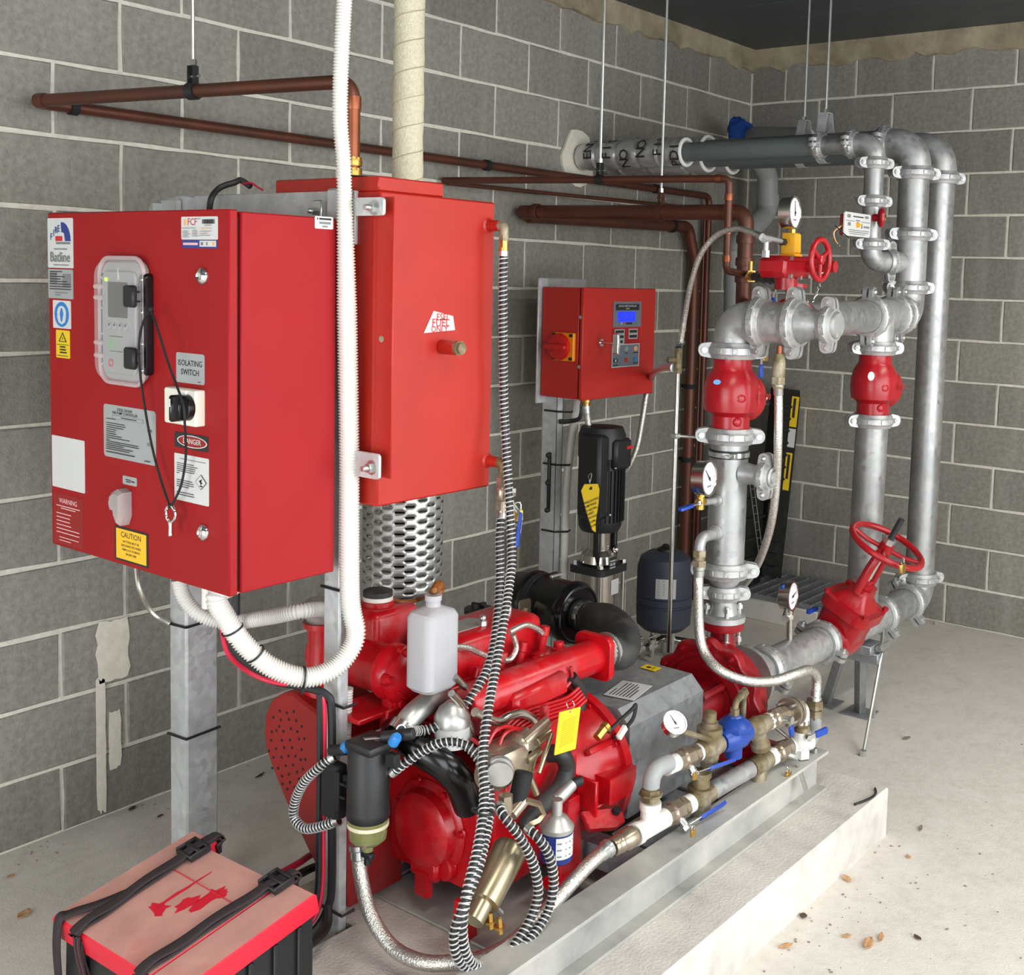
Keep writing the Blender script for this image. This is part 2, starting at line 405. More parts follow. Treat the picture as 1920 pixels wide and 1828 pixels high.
b.obj('wall_front', 'block', kind='structure', smooth=False)   # the open roller door is the gap
def blockmesh(w_, h_, seed):
    """one block: rough chamfered face, 18 quads, local: x along wall, y out of the wall (negative), z up"""
    rnd = random.Random(seed); j = lambda a=.0018: rnd.uniform(-a, a); vs = []; nx, nz = 4, 3
    for iz in range(nz):
        for ix in range(nx):
            vs.append((-w_/2+w_*ix/(nx-1)+j(.0025), j(.001), -h_/2+h_*iz/(nz-1)+j(.0025)))
    for iz in range(nz):
        for ix in range(nx):
            x = -w_/2+w_*ix/(nx-1); z = -h_/2+h_*iz/(nz-1)
            vs.append((x*.978, -.005+j(.0008), z*.96))
    fs = []; A = nx*nz
    for iz in range(nz-1):
        for ix in range(nx-1): q = A+iz*nx+ix; fs.append((q, q+1, q+nx+1, q+nx))
    ring = list(range(nx))+[nx*(k+1)+nx-1 for k in range(nz-1)]+[A-2-k for k in range(nx-1)]+[nx*(nz-2-k) for k in range(nz-2)]
    for k in range(len(ring)):
        a, c = ring[k], ring[(k+1) % len(ring)]; fs.append((a, c, c+A, a+A))
    me = bpy.data.meshes.new('concrete_block'); me.from_pydata(vs, [], fs); me.update(); me.materials.append(MATS['block']); return me
full = [blockmesh(.3895, .1895, k) for k in range(6)]; cache = {}
def block(parent, along, lo, hi, zl, zh, k):
    """block between lo..hi along the wall (joint centres) and zl..zh"""
    wd, hd = hi-lo-.0105, zh-zl-.0105
    if abs(wd-.3895) < .001 and abs(hd-.1895) < .001: me = full[k % 6]
    else:
        key = (round(wd, 3), round(hd, 3))
        if key not in cache: cache[key] = blockmesh(wd, hd, k)
        me = cache[key]
    o = bpy.data.objects.new('concrete_block', me); C.objects.link(o); o.parent = parent
    base = parent.location; c = (lo+hi)/2; z = (zl+zh)/2
    if along == 'x': o.location = V((c, .006, z))-base
    else: o.location = V((.006, c, z))-base; o.rotation_euler = (0, 0, -PI/2)
Z0 = 2.3964
rows = [(Z0-.2*(k+1), Z0-.2*k, k) for k in range(-2, 12)]
for zl, zh, k in rows:
    zl = max(zl, .0); zh = min(zh, 2.795)
    par = 1 if k % 2 else 0
    edges = [0.0]+[-.025-.2*n for n in range(1, 31) if n % 2 == par]
    for i in range(len(edges)-1):
        if edges[i+1] > -5.3: block(wl, 'x', edges[i+1], edges[i], zl, zh, k*7+i)
    par = 0 if k % 2 else 1
    edges = [0.0]+[-.2*n for n in range(1, 22) if n % 2 == par]
    for i in range(len(edges)-1):
        if edges[i+1] > -3.4: block(wr, 'y', edges[i+1], edges[i], zl, zh, k*5+i)
# rough mortar packing between the top course and the roof sheets
def packing(name, along, length, seed):
    rnd = random.Random(seed); vs = []; fs = []; n = int(length/.06)
    for i in range(n+1):
        t = -length*i/n; lo = 2.775+rnd.uniform(-.022, .016); d = .012+rnd.uniform(0, .012)
        for z, off in ((lo-.004, -.0), (lo, -d), (H-.02, -d-.004), (H+.012, -.03)):
            vs.append((t, off+.004, z) if along == 'x' else (off+.004, t, z))
    for i in range(n):
        for k in range(3): fs.append((i*4+k, (i+1)*4+k, (i+1)*4+k+1, i*4+k+1))
    m = MB(); m.add(vs, fs); m.obj(name, 'mortar_head', kind='structure')
packing('trim_1', 'x', 6, 3); packing('trim_2', 'y', 4.4, 5)
# lime smears left on the left wall near the floor
def smear(R, seed, parent):
    rnd = random.Random(seed); cx, cy, cz, w_, h_ = R; n = 22; poly = []
    for k in range(n):
        a = 2*PI*k/n; c_, s_ = math.cos(a), math.sin(a); q = 1/max(abs(c_), abs(s_)); poly.append((c_*q*w_/2*rnd.uniform(.86, 1.02), s_*q*h_/2*rnd.uniform(.94, 1.02)))
    m = MB(); m.prism(poly, (cx, -.0005, cz), X_, Z_, .0015); m.obj('render_smear', 'plaster', parent, smooth=False)
smear((-3.6675,0,0.5035,0.109,0.189), 1, wl); smear((-3.708,0,0.2225,0.032,0.413), 2, wl); smear((-3.6635,0,0.2285,0.041,0.179), 3, wl)
# concrete plinth under the pump set, with a toe running on past the narrow post
pl = MB(); pl.prism([(-3.79, -.98), (-2.29, -.98), (-2.29, -1.875), (-4.0, -1.875), (-4.0, -1.212), (-3.79, -1.212)], (0, 0, 0), X_, Y_, .15, .006)
tag(pl.obj('concrete_plinth', 'plinth_conc'), 'long pale concrete plinth standing on the floor under the pump skid', 'plinth')

# ---------------------------------------------------------------- steel frame, engine controller cabinet, fuel tank
pl_ = thing('steel_post', 'wide galvanised box-section post nearest the left wall, standing behind the battery box', 'post', (-3.78, -.58, 0))
b = MB(); b.box2((-3.83, -.617, .008), (-3.735, -.542, 1.82), .006); b.obj('post_tube', 'galv', pl_)
b = MB(); b.box2((-3.87, -.66, 0), (-3.69, -.50, .008)); b.obj('base_plate', 'galv', pl_)
b = MB(); b.box2((-3.845, -.607, 1.70), (-3.83, -.537, 1.81), .003); b.obj('fixing_plate', 'galv', pl_)
b = MB(); b.box2((-3.87, -.545, 1.765), (-3.845, -.535, 1.80)); b.cyl((-3.865, -.527, 1.785), (-3.845, -.527, 1.785), .008, n=6); b.obj('bolt', 'zinc', pl_)
def tie(parent, x0, x1, y0, y1, z, dz=0, n='cable_tie'):
    q = MB(); g = .003; P = [(x0-g, y1+g, z-dz), (x0-g, y0-g, z), (x1+g, y0-g, z+dz)]
    q.tube(P, .0035, 6); q.obj(n, 'black', parent)
tie(pl_, -3.83, -3.735, -.617, -.542, (-3.83,-0.619,0.737)[2], .004)
tie(pl_, -3.83, -3.735, -.617, -.542, (-3.83,-0.617,0.445)[2], .004)
pr_ = thing('steel_post', 'narrow galvanised post in front of the engine, cables tied to its side', 'post', (-3.815, -1.17, 0))
b = MB(); b.box2((-3.83, -1.198, .008), (-3.80, -1.142, 1.825), .005); b.obj('post_tube', 'galv', pr_)
b = MB(); b.box2((-3.86, -1.24, 0), (-3.795, -1.10, .008)); b.obj('base_plate', 'galv', pr_)
for z in ((-3.83,-1.203,0.94)[2], (-3.83,-1.206,0.676)[2], (-3.83,-1.212,0.19)[2]): tie(pr_, -3.83, -3.80, -1.215, -1.142, z)
cb = thing('cross_rail', 'weathered galvanised flat rail joining both posts above the red controller cabinet', 'rail', (-3.8, -.85, 1.70))
b = MB(); b.box2((-3.798, -1.20, 1.705), (-3.786, -.51, 1.822), .002); b.obj('rail_plate', 'galv', cb)
b = MB(); b.box2((-3.838, -1.135, 1.715), (-3.83, -1.105, 1.80), .003); b.obj('slotted_lug', 'zinc', cb)
b = MB(); b.cyl((-3.853, -1.12, 1.775), (-3.838, -1.12, 1.775), .009, n=6); b.sphere((-3.855, -1.12, 1.775), .006, 8, 6); b.obj('bolt', 'zinc', cb)
for nm, z0, z1 in (('upper', 1.765, 1.803), ('lower', 1.203, 1.258)):
    br = thing('tank_bracket', '%s galvanised strap bracket bolted from the narrow post to the fuel tank flange' % nm, 'bracket', (-3.82, -1.25, z0))
    b = MB(); b.prism(rrect(.16 if nm == 'upper' else .15, z1-z0, .008), (-3.822, -1.243, (z0+z1)/2), -Y_, Z_, .007); b.obj('strap_plate', 'galv', br)
    zc = (z0+z1)/2-.003
    b = MB(); b.cyl((-3.829, -1.297, zc), (-3.842, -1.297, zc), .011, n=6); b.cyl((-3.829, -1.297, zc), (-3.831, -1.297, zc), .016); b.rod((-3.842, -1.297, zc), (-3.858, -1.297, zc), .006); b.obj('bolt', 'zinc', br)

XF = -4.12
ct = thing('pump_controller', 'large red sheet-metal diesel pump controller cabinet with stickers and key, hung on the posts', 'cabinet', (-3.98, -.86, .985))
b = MB(); b.box2((-4.092, -1.203, .987), (-3.85, -.52, 1.758), .003); b.obj('body', 'red_cabinet', ct)
b = MB(); b.box2((XF, -1.203, .985), (-4.099, -.517, 1.761), .003); b.obj('door', 'red_cabinet', ct)
b = MB(); b.box2((-4.0995, -1.194, .995), (-4.0915, -.526, 1.75)); b.obj('door_seal', 'black_matt', ct)
for i, p in enumerate(((-4.125,-1.118,1.628), (-4.125,-1.119,1.105))):
    b = MB(); b.lathe((XF, p[1], p[2]), -X_, [(0, .0175), (.004, .0175), (.008, .015), (.011, .009), (.009, .006), (.007, .001)], 24); b.obj('quarter_turn_lock', 'chrome', ct)
sx = 'x'; xs = -4.1203
# maker's plate, upper left
R = (-4.12,-0.5735,1.6915,0.109,0.113)
fan = [(.06, .02)]+[(.06+.36*math.sin(a), .02+.36*math.cos(a)*1.0) for a in [math.radians(10*k) for k in range(10)]]
it = [('p', 'label_blue', [(.08, .04)]+[(.08+.34*math.sin(math.radians(t)), .04+.38*math.cos(math.radians(t))) for t in range(-8, 91, 14)]+[(.16, .04)]),
      ('p', 'label_white', [(.06, .04), (.06, .22), (.16, .2), (.2, .04)]), ('b', 'ink_red', -.04, .09, .28, .1), ('b', 'ink_grey', .12, .0, .56, .045), ('b', 'ink_grey', .02, -.12, .52, .025), ('b', 'ink_grey', .04, -.44, .6, .02)]
for k, chx in enumerate('FIRE'): it.append(('t', 'label_blue', chx, -.34+.10*k, .12+.09*k-.012*k*k, .14))
it.append(('t', 'ink_grey', 'Batline', .0, -.29, .21))
sign(ct, 'maker_plate', R, sx, 'label_white', it)
sign(ct, 'rating_plate', (-4.12,-0.5725,1.5985,0.107,0.067), sx, 'label_grey', [('b', 'ink_grey', -.28, .2, .3, .4), ('b', 'ink_grey', .26, .12, .34, .46)]+lines('ink', -.42, [.5, .3, .6, .44, .7, .82, .84, .86], .42, .085, .03)+lines('ink_grey', -.2, [.5, .2], -.3, .08, .03))
sign(ct, 'face_shield_sign', (-4.12,-0.5765,1.529,0.077,0.064), sx, 'label_white', [('e', 'sign_blue', 0, 0, .82, .9), ('e', 'label_white', 0, .06, .5, .5), ('e', 'sign_blue', 0, -.04, .2, .5), ('p', 'label_white', [(-.26, -.05), (.26, -.05), (.18, -.28), (0, -.36), (-.18, -.28)]), ('e', 'sign_blue', 0, -.02, .16, .5)])
sign(ct, 'voltage_sign', (-4.12,-0.5795,1.461,0.059,0.064), sx, 'yellow', [('b', 'ink', 0, -.02, .9, .02), ('p', 'ink', [(-.3, .08), (.3, .08), (0, .44)]), ('p', 'yellow', [(-.2, .11), (.2, .11), (0, .36)]), ('p', 'ink', [(.02, .3), (-.06, .2), (0, .2), (-.04, .12), (.07, .22), (.01, .22)])]+lines('ink', -.2, [.4, .44, .5], -.1, .1, .05)+[('b', 'ink', 0, -.42, .8, .02)])
# blank and warning stickers at the lower left
sign(ct, 'blank_label', (-4.12,-0.5955,1.1855,0.141,0.121), sx, 'label_white', [])
R = (-4.12,-0.593,1.0515,0.128,0.119)
sign(ct, 'warning_label', R, sx, 'red_guard', [('t', 'ink_pink', 'WARNING', 0, .36, .1)]+lines('ink_pink', -.4, [.8, 0, .5, .46, .46, .5, .78, .78], .26, .075, .018)+lines('ink_pink', -.24, [.5], .22, .09, .018)+lines('ink_pink', -.3, [.66, .4], -.36, .06, .016), t=.0006)
# instruction plate
sign(ct, 'instruction_plate', (-4.12,-0.8485,1.2805,0.201,0.117), sx, 'label_grey', [('t', 'ink', 'DIESEL ENGINE', -.08, .42, .055), ('t', 'ink', 'FIRE PUMP CONTROLLER', -.08, .355, .055), ('b', 'ink_grey', -.02, .275, .6, .07), ('b', 'label_grey', -.02, .275, .58, .055), ('b', 'ink', .0, .275, .3, .018)]
     + lines('ink', -.44, [.18, 0, .36, .38, .34, .2, .18, .2, .3, .46, .06], .23, .04, .013)+lines('ink', -.44, [.62, .64, .34, .52, .46], -.2, .036, .013)+lines('ink', -.44, [.56], -.4, .04, .016)
     + [('e', 'ink_grey', .4, .12, .07, .06), ('e', 'ink_grey', .4, -.12, .08, .07), ('b', 'ink', .36, -.44, .1, .016)], r=.008)
sign(ct, 'isolating_switch_label', (-4.12,-1.0735,1.439,0.097,0.062), sx, 'label_grey', [('t', 'ink', 'ISOLATING', 0, .16, .2), ('t', 'ink', 'SWITCH', 0, -.14, .2), ('b', 'ink', .33, -.42, .1, .02)], r=.005)
# rating label top right + blue strip
sign(ct, 'service_label', (-4.12,-1.106,1.724,0.122,0.046), sx, 'label_white', [('t', 'ink_red', 'FCF', -.19, .26, .32), ('e', 'ink_orange', -.39, .25, .08, .3), ('b', 'ink_grey', .26, .28, .34, .19)]
     + [('b', 'ink', .1+.022*k, .28, .008 if k % 3 else .014, .19) for k in range(15)]+[('b', 'ink_grey', .26, .12, .18, .03), ('b', 'ink_grey', .0, .4, .08, .03)]
     + lines('ink_grey', -.44, [.36, 0, .16, .16, .22, .16, .18], 0, .066, .022)+lines('ink_grey', -.16, [.12, .14, .14, .14, .18], -.1, .062, .022)+lines('ink_orange', .06, [.3], -.02, .1, .03)+lines('ink_grey', .06, [.3, .2, .28], -.14, .09, .022))
sign(ct, 'phone_label', (-4.12,-1.1065,1.692,0.119,0.016), sx, 'label_blue', [('b', 'label_white', .24, .06, .46, .74), ('b', 'ink_pink', -.25, .02, .42, .3), ('b', 'ink_grey', .08, .05, .07, .4), ('b', 'ink_grey', .22, .05, .04, .4), ('b', 'ink_orange', .4, .05, .06, .4)])
# DANGER sign
sign(ct, 'danger_sign', (-4.12,-1.076,1.288,0.116,0.032), sx, 'ink', [('e', 'label_white', .03, .0, .9, .8), ('e', 'red_guard', .03, 0, .84, .68), ('t', 'label_white', 'DANGER', .03, 0, .36)])
sign(ct, 'danger_notice', (-4.12,-1.0765,1.21,0.119,0.098), sx, 'label_white', lines('ink_grey', -.34, [.76], .4, .06, .016)+lines('ink', -.42, [.5, .6, .55, .54, .52, .08], .3, .042, .014)+lines('ink', -.42, [.46, .5, .5, .36], -.06, .045, .014)+lines('ink', -.42, [.5, .52], -.32, .05, .014)
     + [('p', 'ink', [(.3, .14), (.46, -.02), (.3, -.18), (.14, -.02)]), ('p', 'label_white', [(.3, .125), (.445, -.02), (.3, -.165), (.155, -.02)]), ('p', 'ink', [(.24, .0), (.34, .06), (.32, -.02), (.36, -.02), (.3, -.08), (.27, -.02)]), ('b', 'ink', .31, -.1, .08, .03)])
sign(ct, 'buzzer_label', (-4.12,-0.849,1.1775,0.054,0.019), sx, 'label_grey', [('b', 'ink', -.1, .08, .36, .12), ('b', 'ink', -.08, -.14, .3, .12), ('b', 'ink', .24, -.04, .26, .14)])
sign(ct, 'caution_sign', (-4.12,-0.853,1.033,0.13,0.076), sx, 'ink', [('b', 'sign_yellow', 0, 0, .9, .88), ('t', 'ink', 'CAUTION', 0, .28, .17), ('t', 'ink', 'BATTERIES MUST BE', 0, .09, .068), ('t', 'ink', 'DISCONNECTED WHEN', 0, -.03, .068), ('t', 'ink', 'PUMP IS OUT OF SERVICE', 0, -.15, .06), ('t', 'ink', 'OR DRY LINE', 0, -.27, .068)], r=.002)
sign(ct, 'side_label', (-3.8865,-1.204,1.747,0.049,0.026), 'y', 'label_white', [('b', 'ink', .06, .3, .66, .16), ('b', 'ink', -.36, .3, .06, .18), ('b', 'ink_grey', .04, -.02, .62, .2), ('b', 'ink_grey', .04, -.3, .3, .14)], t=.001)
# clear-lidded controller unit
c0 = (-4.12,-0.846,1.526); uw, uh = .163, .258; un = MB()
un.prism(rrect(uw, uh, .03), (XF, c0[1], c0[2]), -Y_, Z_, .012, .004); unit = un.obj('display_unit', 'unit_grey', ct)
def on(y, z, x=0): return V((XF-x, c0[1]-y, c0[2]+z))
b = MB(); b.prism(rrect(uw*.80, uh*.86, .018), on(-.006, -.004, .0122), -Y_, Z_, .006, .003); b.obj('fascia', 'screen_face', unit)
b = MB().use('lcd_dark'); b.prism(rrect(.074, .076, .003), on(-.008, .045, .0184), -Y_, Z_, .001); b.use('label_white'); b.prism([(-.002, -.012), (.006, -.012), (.0, .014)], on(-.006, .1, .0184), -Y_, Z_, .001)
b.obj('screen', None, unit)
b = MB().use('led_green'); b.cyl(on(-.052, .088, .018), on(-.052, .088, .0205), .004); b.obj('status_light', None, unit)
b = MB().use('unit_grey')
for k in range(4): b.use('label_grey'); b.cyl(on(-.04+.021*k, -.012, .018), on(-.04+.021*k, -.012, .0205), .0075); b.use('ink'); b.cyl(on(-.04+.021*k, -.009, .0204), on(-.04+.021*k, -.009, .021), .003)
for q, z, col in ((-.036, -.05, 'ink_green'), (-.036, -.092, 'ink_red')):
    b.use(col); b.torus(on(q, z, .0188), X_, .0075, .0014, 20, 6)
b.use('ink_green'); b.box(on(-.008, -.05, .0188), (.001, .002, .014)); b.use('ink'); b.box(on(-.016, -.034, .0186), (.001, .05, .0015)); b.box(on(-.016, -.066, .0186), (.001, .05, .0015)); b.obj('button', None, unit)
b = MB(); b.prism(rrect(uw*1.02, uh*1.03, .034), on(0, 0, .0125), -Y_, Z_, .02, .010)
cov = b.obj('clear_cover', 'clear', ct)
b = MB(); ring = rrect(uw*1.05, uh*1.045, .036, 6); b.tube([on(p[0], p[1], .014) for p in ring+ring[:1]], .005, 8, False); b.obj('cover_rim', 'clear_rim', ct)
b = MB(); b.prism(rrect(.022, .205, .008), on(-.078, .0, 0), -Y_, Z_, .013, .003)
b.obj('hinge_strip', 'black', ct)
for z in (.072, .048, -.05, -.078):
    b = MB(); b.box(on(-.078, z, .02), (.014, .03, .011), .003); b.obj('hinge_knuckle', 'clear_rim', ct)
b = MB(); b.prism(rrect(.028, .215, .01), on(.083, -.004, 0), -Y_, Z_, .018, .004)
b.obj('latch_strip', 'black_gloss', ct)
for z in (.055, -.075):
    b = MB(); b.box(on(.068, z, .036), (.012, .04, .046), .004); b.box(on(.08, z+.01, .032), (.012, .02, .004)); b.box(on(.08, z-.01, .032), (.012, .02, .004)); b.obj('latch', 'black', ct)
for y, z in ((.083, .09), (.083, .022), (.083, -.045), (.083, -.1), (-.078, .092), (-.078, .025), (-.078, -.03), (-.078, -.096)):
    b = MB(); b.sphere(on(y, z, .017 if y > 0 else .012), .0045, 8, 6); b.obj('screw', 'chrome', ct)
# isolator
R = (-4.12,-1.0675,1.361,0.109,0.074); p = V(R[:3])
b = MB(); b.prism(rrect(R[3], R[4], .004), p, -Y_, Z_, .022, .003); b.obj('isolator_base', 'cream_wall_plastic', ct)
b = MB(); b.prism(rrect(.012, R[4]*.96, .003), p+V((-.022, -.02, 0)), -Y_, Z_, .004); b.obj('isolator_flange', 'white', ct)
kx = (-4.142,-1.096,1.362); kn = V(kx)
b = MB(); b.lathe(kn, -X_, [(0, .027), (.012, .026), (.014, .024)], 28); b.box(kn+V((-.022, .006, 0)), (.03, .012, .054), .004); b.box(kn+V((-.016, .012, 0)), (.012, .03, .044), .004); b.obj('isolator_knob', 'black_gloss', ct)
b = MB(); b.box(kn+V((-.038, .006, .012)), (.002, .006, .016)); b.obj('knob_pointer', 'label_white', ct)
# clear buzzer cap
p = V((-4.12,-0.832,1.124))
b = MB(); b.prism([(-.028, .006), (-.02, .026), (.002, .036), (.022, .03), (.023, -.022), (.012, -.044), (.0, -.03), (-.006, -.018), (-.022, -.014)], p, -Y_, Z_, .03, .009)
b.obj('push_button_cap', 'clear_cap', ct); b = MB(); b.lathe(p+V((-.001, 0, 0)), -X_, [(0, .016), (.012, .015), (.013, .008)], 20); b.obj('push_button', 'ink_grey', ct)
# key on its lanyard
k = thing('cabinet_key', 'chrome double-bit key hanging on a black cord loop in front of the controller door', 'key', (-4.15,-1.047,1.093))
b = MB(); kc = V((-4.148,-1.044,1.137))
b.torus(kc, X_, .0165, .0032, 28, 8); a = kc+V((0, 0, -.0165)); z2 = (-4.148,-1.046,1.093)[2]
b.lathe(a, -Z_, [(0, .006), (.008, .0045), (.03, .005), (a.z-z2, .0065)], 14); b.obj('key_body', 'chrome', k)
b = MB(); b.tube(smooth([(-4.158,-0.993,1.557),(-4.158,-0.968,1.534),(-4.158,-0.95,1.489),(-4.152,-0.943,1.421),(-4.142,-0.948,1.331),(-4.142,-0.974,1.255),(-4.142,-1.003,1.196),(-4.148,-1.041,1.154)], 6), .0026, 7)
b.tube(smooth([(-4.158,-0.993,1.557),(-4.165,-1.029,1.517),(-4.168,-1.063,1.463),(-4.172,-1.097,1.42),(-4.182,-1.132,1.392),(-4.188,-1.153,1.368),(-4.18,-1.144,1.331),(-4.15,-1.102,1.275),(-4.142,-1.084,1.234),(-4.142,-1.069,1.193),(-4.148,-1.048,1.155)], 6), .0026, 7); b.sphere(kc+V((0, 0, .0165)), .0055, 8, 6); b.sphere(V((-4.158,-0.993,1.557)), .006, 8, 6); b.obj('lanyard', 'black_matt', k)

# fuel tank
tk = thing('fuel_tank', 'tall orange-red steel diesel tank with torn fuel label, fixed behind the narrow post', 'tank', (-3.6, -1.0, 1.13))
b = MB(); b.box2((-3.79, -1.272, 1.132), (-3.424, -.74, 1.82), .004); b.obj('body', 'red_tank', tk)
b = MB(); b.box2((-3.80, -1.325, 1.202), (-3.795, -1.26, 1.806), .002); b.box2((-3.80, -1.275, 1.202), (-3.7905, -1.27, 1.806)); b.obj('mounting_flange', 'red_tank', tk)
b = MB(); b.box2((-3.79, -1.266, 1.8205), (-3.592, -.915, 1.852), .003); b.obj('top_box', 'red_tank', tk)
b = MB(); p = V((-3.8,-1.292,1.503)); b.cyl(p+V((-.002, 0, 0)), p+V((-.0005, 0, 0)), .007); b.obj('drilled_hole', 'mortar_head', tk)
R = list((-3.607,-1.2725,1.537,0.1,0.05)); cl = V(R[:3]); w2, h2 = R[3]/2, R[4]/2
b = MB().use('label_white'); b.prism([(-w2, -h2), (w2*1.0, -h2*.8), (w2*.86, h2*.5), (-w2*.4, h2)], cl, X_, Z_, .0015)
o_ = cl+V((0, -.0016, 0)); b.use('ink_red'); b.text('FUEL', o_+V((w2*.05, 0, -h2*.12)), X_, Z_, .0195); b.text('ONLY', o_+V((-w2*.02, 0, -h2*.70)), X_, Z_, .015); b.text('ESEL', o_+V((w2*.2, 0, h2*.40)), X_, Z_, .0165)
b.obj('fuel_label', None, tk, smooth=False)
for nm, px, s in (('drain_boss', (-3.598,-1.272,1.479), 1),):
    p = V(px); b = MB(); b.rod(p, p+V((0, -.05, 0)), .0165); b.obj(nm, 'red_tank', tk)
    b = MB(); b.hexa(p+V((0, -.05, 0)), p+V((0, -.058, 0)), .0185); b.hexa(p+V((0, -.058, 0)), p+V((0, -.066, 0)), .014); b.obj('brass_plug', 'bronze', tk)
def tankport(u, nm):
    p = V(u); b = MB(); b.lathe(p, -Y_, [(0, .019), (.004, .014), (.036, .0125)], 18); b.obj('pipe_boss', 'red_tank', tk); return p
p1 = tankport((-3.447,-1.272,1.764), 'a'); p2 = tankport((-3.434,-1.272,1.196), 'b')
for p in (p1, p2):
    b = MB(); e = p+V((0, -.05, 0)); b.hexa(p+V((0, -.03, 0)), p+V((0, -.042, 0)), .0125); b.tube(bend([p+V((0, -.04, 0)), e, e+V((0, 0, -.03))], .014), .011, 14); b.hexa(e+V((0, 0, -.022)), e+V((0, 0, -.036)), .0125); b.obj('elbow_fitting', 'bronze', tk)
    b = MB(); b.hexa(e+V((0, 0, -.036)), e+V((0, 0, -.052)), .0105); b.cyl(e+V((0, 0, -.052)), e+V((0, 0, -.066)), .0115); b.obj('hose_nut', 'brass', tk)
P1 = p1+V((0, -.05, -.06)); P2 = p2+V((0, -.05, -.036))
# top vent fitting and cap on the tank
b = MB(); b.rod((-3.60, -.98, 1.852), (-3.60, -.98, 1.87), .03); b.obj('filler_cap', 'black', tk)

# ---------------------------------------------------------------- copper, exhaust, conduits, hangers, overhead pipes
def run(name, label, cat, pts, r, m, n=14, cap=True):
    b = MB(); b.tube(pts, r, n, cap); return tag(b.obj(name, m), label, cat)
def sleeve(parent, a, d, r, L_, m='copper', name='collar'):
    d = V(d).normalized(); b = MB(); b.lathe(V(a)-d*(L_/2), d, [(0, r*1.0), (0, r*1.16), (L_*.2, r*1.2), (L_*.8, r*1.2), (L_, r*1.16), (L_, r)], 14, False); b.obj(name, m, parent)
vt = (-3.68,-1.055,1.965); vtop = V((vt[0], vt[1], (-3.68,-1.053,2.084)[2])); vw = V((-3.921,-0.055,2.071)); ve = V((-0.483,-0.055,2.073))
cp = thing('copper_pipe', 'long copper vent pipe rising from the tank and doubling back along the left wall', 'pipe', (-3.68, vt[1], 1.852))
b = MB(); b.tube(bend([(vt[0], vt[1], 1.853), vtop, vw, ve, V((ve.x, ve.y, .002))], .045, 7), .0165, 16); b.obj('tube', 'copper', cp)
b = MB(); b.tube([V((vt[0], vt[1], 1.856)), V((vt[0], vt[1], vtop.z-.05))], .0172, 16); b.obj('bright_riser', 'copper_bright', cp)
for z in (1.875, 1.90): sleeve(cp, (vt[0], vt[1], z), Z_, .019, .02, 'brass')
sleeve(cp, (vt[0], vt[1], vtop.z-.05), Z_, .0165, .03, 'copper_bright'); sleeve(cp, vw+(vtop-vw).normalized()*.045, vtop-vw, .0165, .03)
b = MB(); b.rod((vt[0], vt[1]-.02, 1.8525), (vt[0], vt[1]-.02, 1.866), .034); b.obj('tank_grommet', 'black', cp)
def clip(parent, p, d, r, m='black_matt'):
    b = MB(); b.lathe(V(p)-V(d).normalized()*.011, d, [(0, r+.001), (0, r+.005), (.022, r+.005), (.022, r+.001)], 16, False); b.box(V(p)+V((0, .03, 0)), (.014, .04, .014)); b.obj('wall_clip', m, parent)
dB = (ve-vw).normalized()
for u in (.035, .52, .86): clip(cp, vw+(ve-vw)*u, dB, .0165)
# big copper pair
e0 = V((-1.903,-0.06,1.905)); e1 = V((-1.857,-1.063,1.897)); f1 = V((-0.679,-0.06,1.911))
c2 = thing('copper_pipe', 'thick copper pipe coming off the left wall to a bend above the discharge elbow', 'pipe', e1)
b = MB(); b.tube(bend([e0+V((-.0, 0.02, 0)), e1, V((e1.x, e1.y, 1.56)), (e1.x-.5, e1.y-.36, 1.50)], .05, 8), .0285, 18); b.obj('tube', 'copper', c2)
for z in (1.80, 1.72, 1.66): sleeve(c2, (e1.x, e1.y, z), Z_, .0285, .03)
sleeve(c2, e0+(e1-e0)*.93, e1-e0, .0285, .03); sleeve(c2, e0+V((0, -.06, 0)), e1-e0, .0285, .03)
c3 = thing('copper_pipe', 'thick copper pipe along the left wall turning down to the floor behind the controller box', 'pipe', (f1.x, f1.y, 0))
f0 = e0+V((.02, -.0, -.004))
b = MB(); b.tube(bend([V((f0.x, -.06, f0.z-.01)), f1, V((f1.x+.07, -.06, f1.z-.16)), V((f1.x+.07, -.06, .003))], .06, 7), .0285, 16); b.obj('tube', 'copper', c3)
clip(c3, V((f0.x, -.06, f0.z-.01))*.12+f1*.88, X_, .0285); clip(c3, (f1.x+.07, -.06, 1.12), Z_, .0285); clip(c3, (f1.x+.07, -.06, .75), Z_, .0285)
# thin pair
g0 = V((-2.334,-0.05,1.997)); g1 = V((-2.183,-1.181,1.985)); h1 = V((-0.495,-0.04,2.009))
c4 = thing('copper_pipe', 'slim copper pipe crossing below the foil wrap and dropping to the brass test valve', 'pipe', g1)
gz = V((g1.x, g1.y, (-2.103,-1.155,1.684)[2])); gv = V((-1.971,-1.155,1.67))
b = MB(); b.tube(bend([g0+V((0, .03, 0)), g1, gz, gv], .025, 6), .0125, 12); b.obj('tube', 'copper', c4)
for p, d in ((g1+V((0, 0, -.06)), Z_), (g1+V((0, 0, -.17)), Z_), (gz+V((0, 0, .04)), Z_), (g0+(g1-g0)*.965, g1-g0)): sleeve(c4, p, d, .0125, .022, 'copper_bright')
run('copper_pipe', 'thinnest dark copper pipe along the left wall, dropping between the two thick verticals', 'pipe', bend([V((g0.x, -.04, g0.z-.01)), h1, V((h1.x, -.04, .003))], .03, 6), .0085, 'copper', 10)
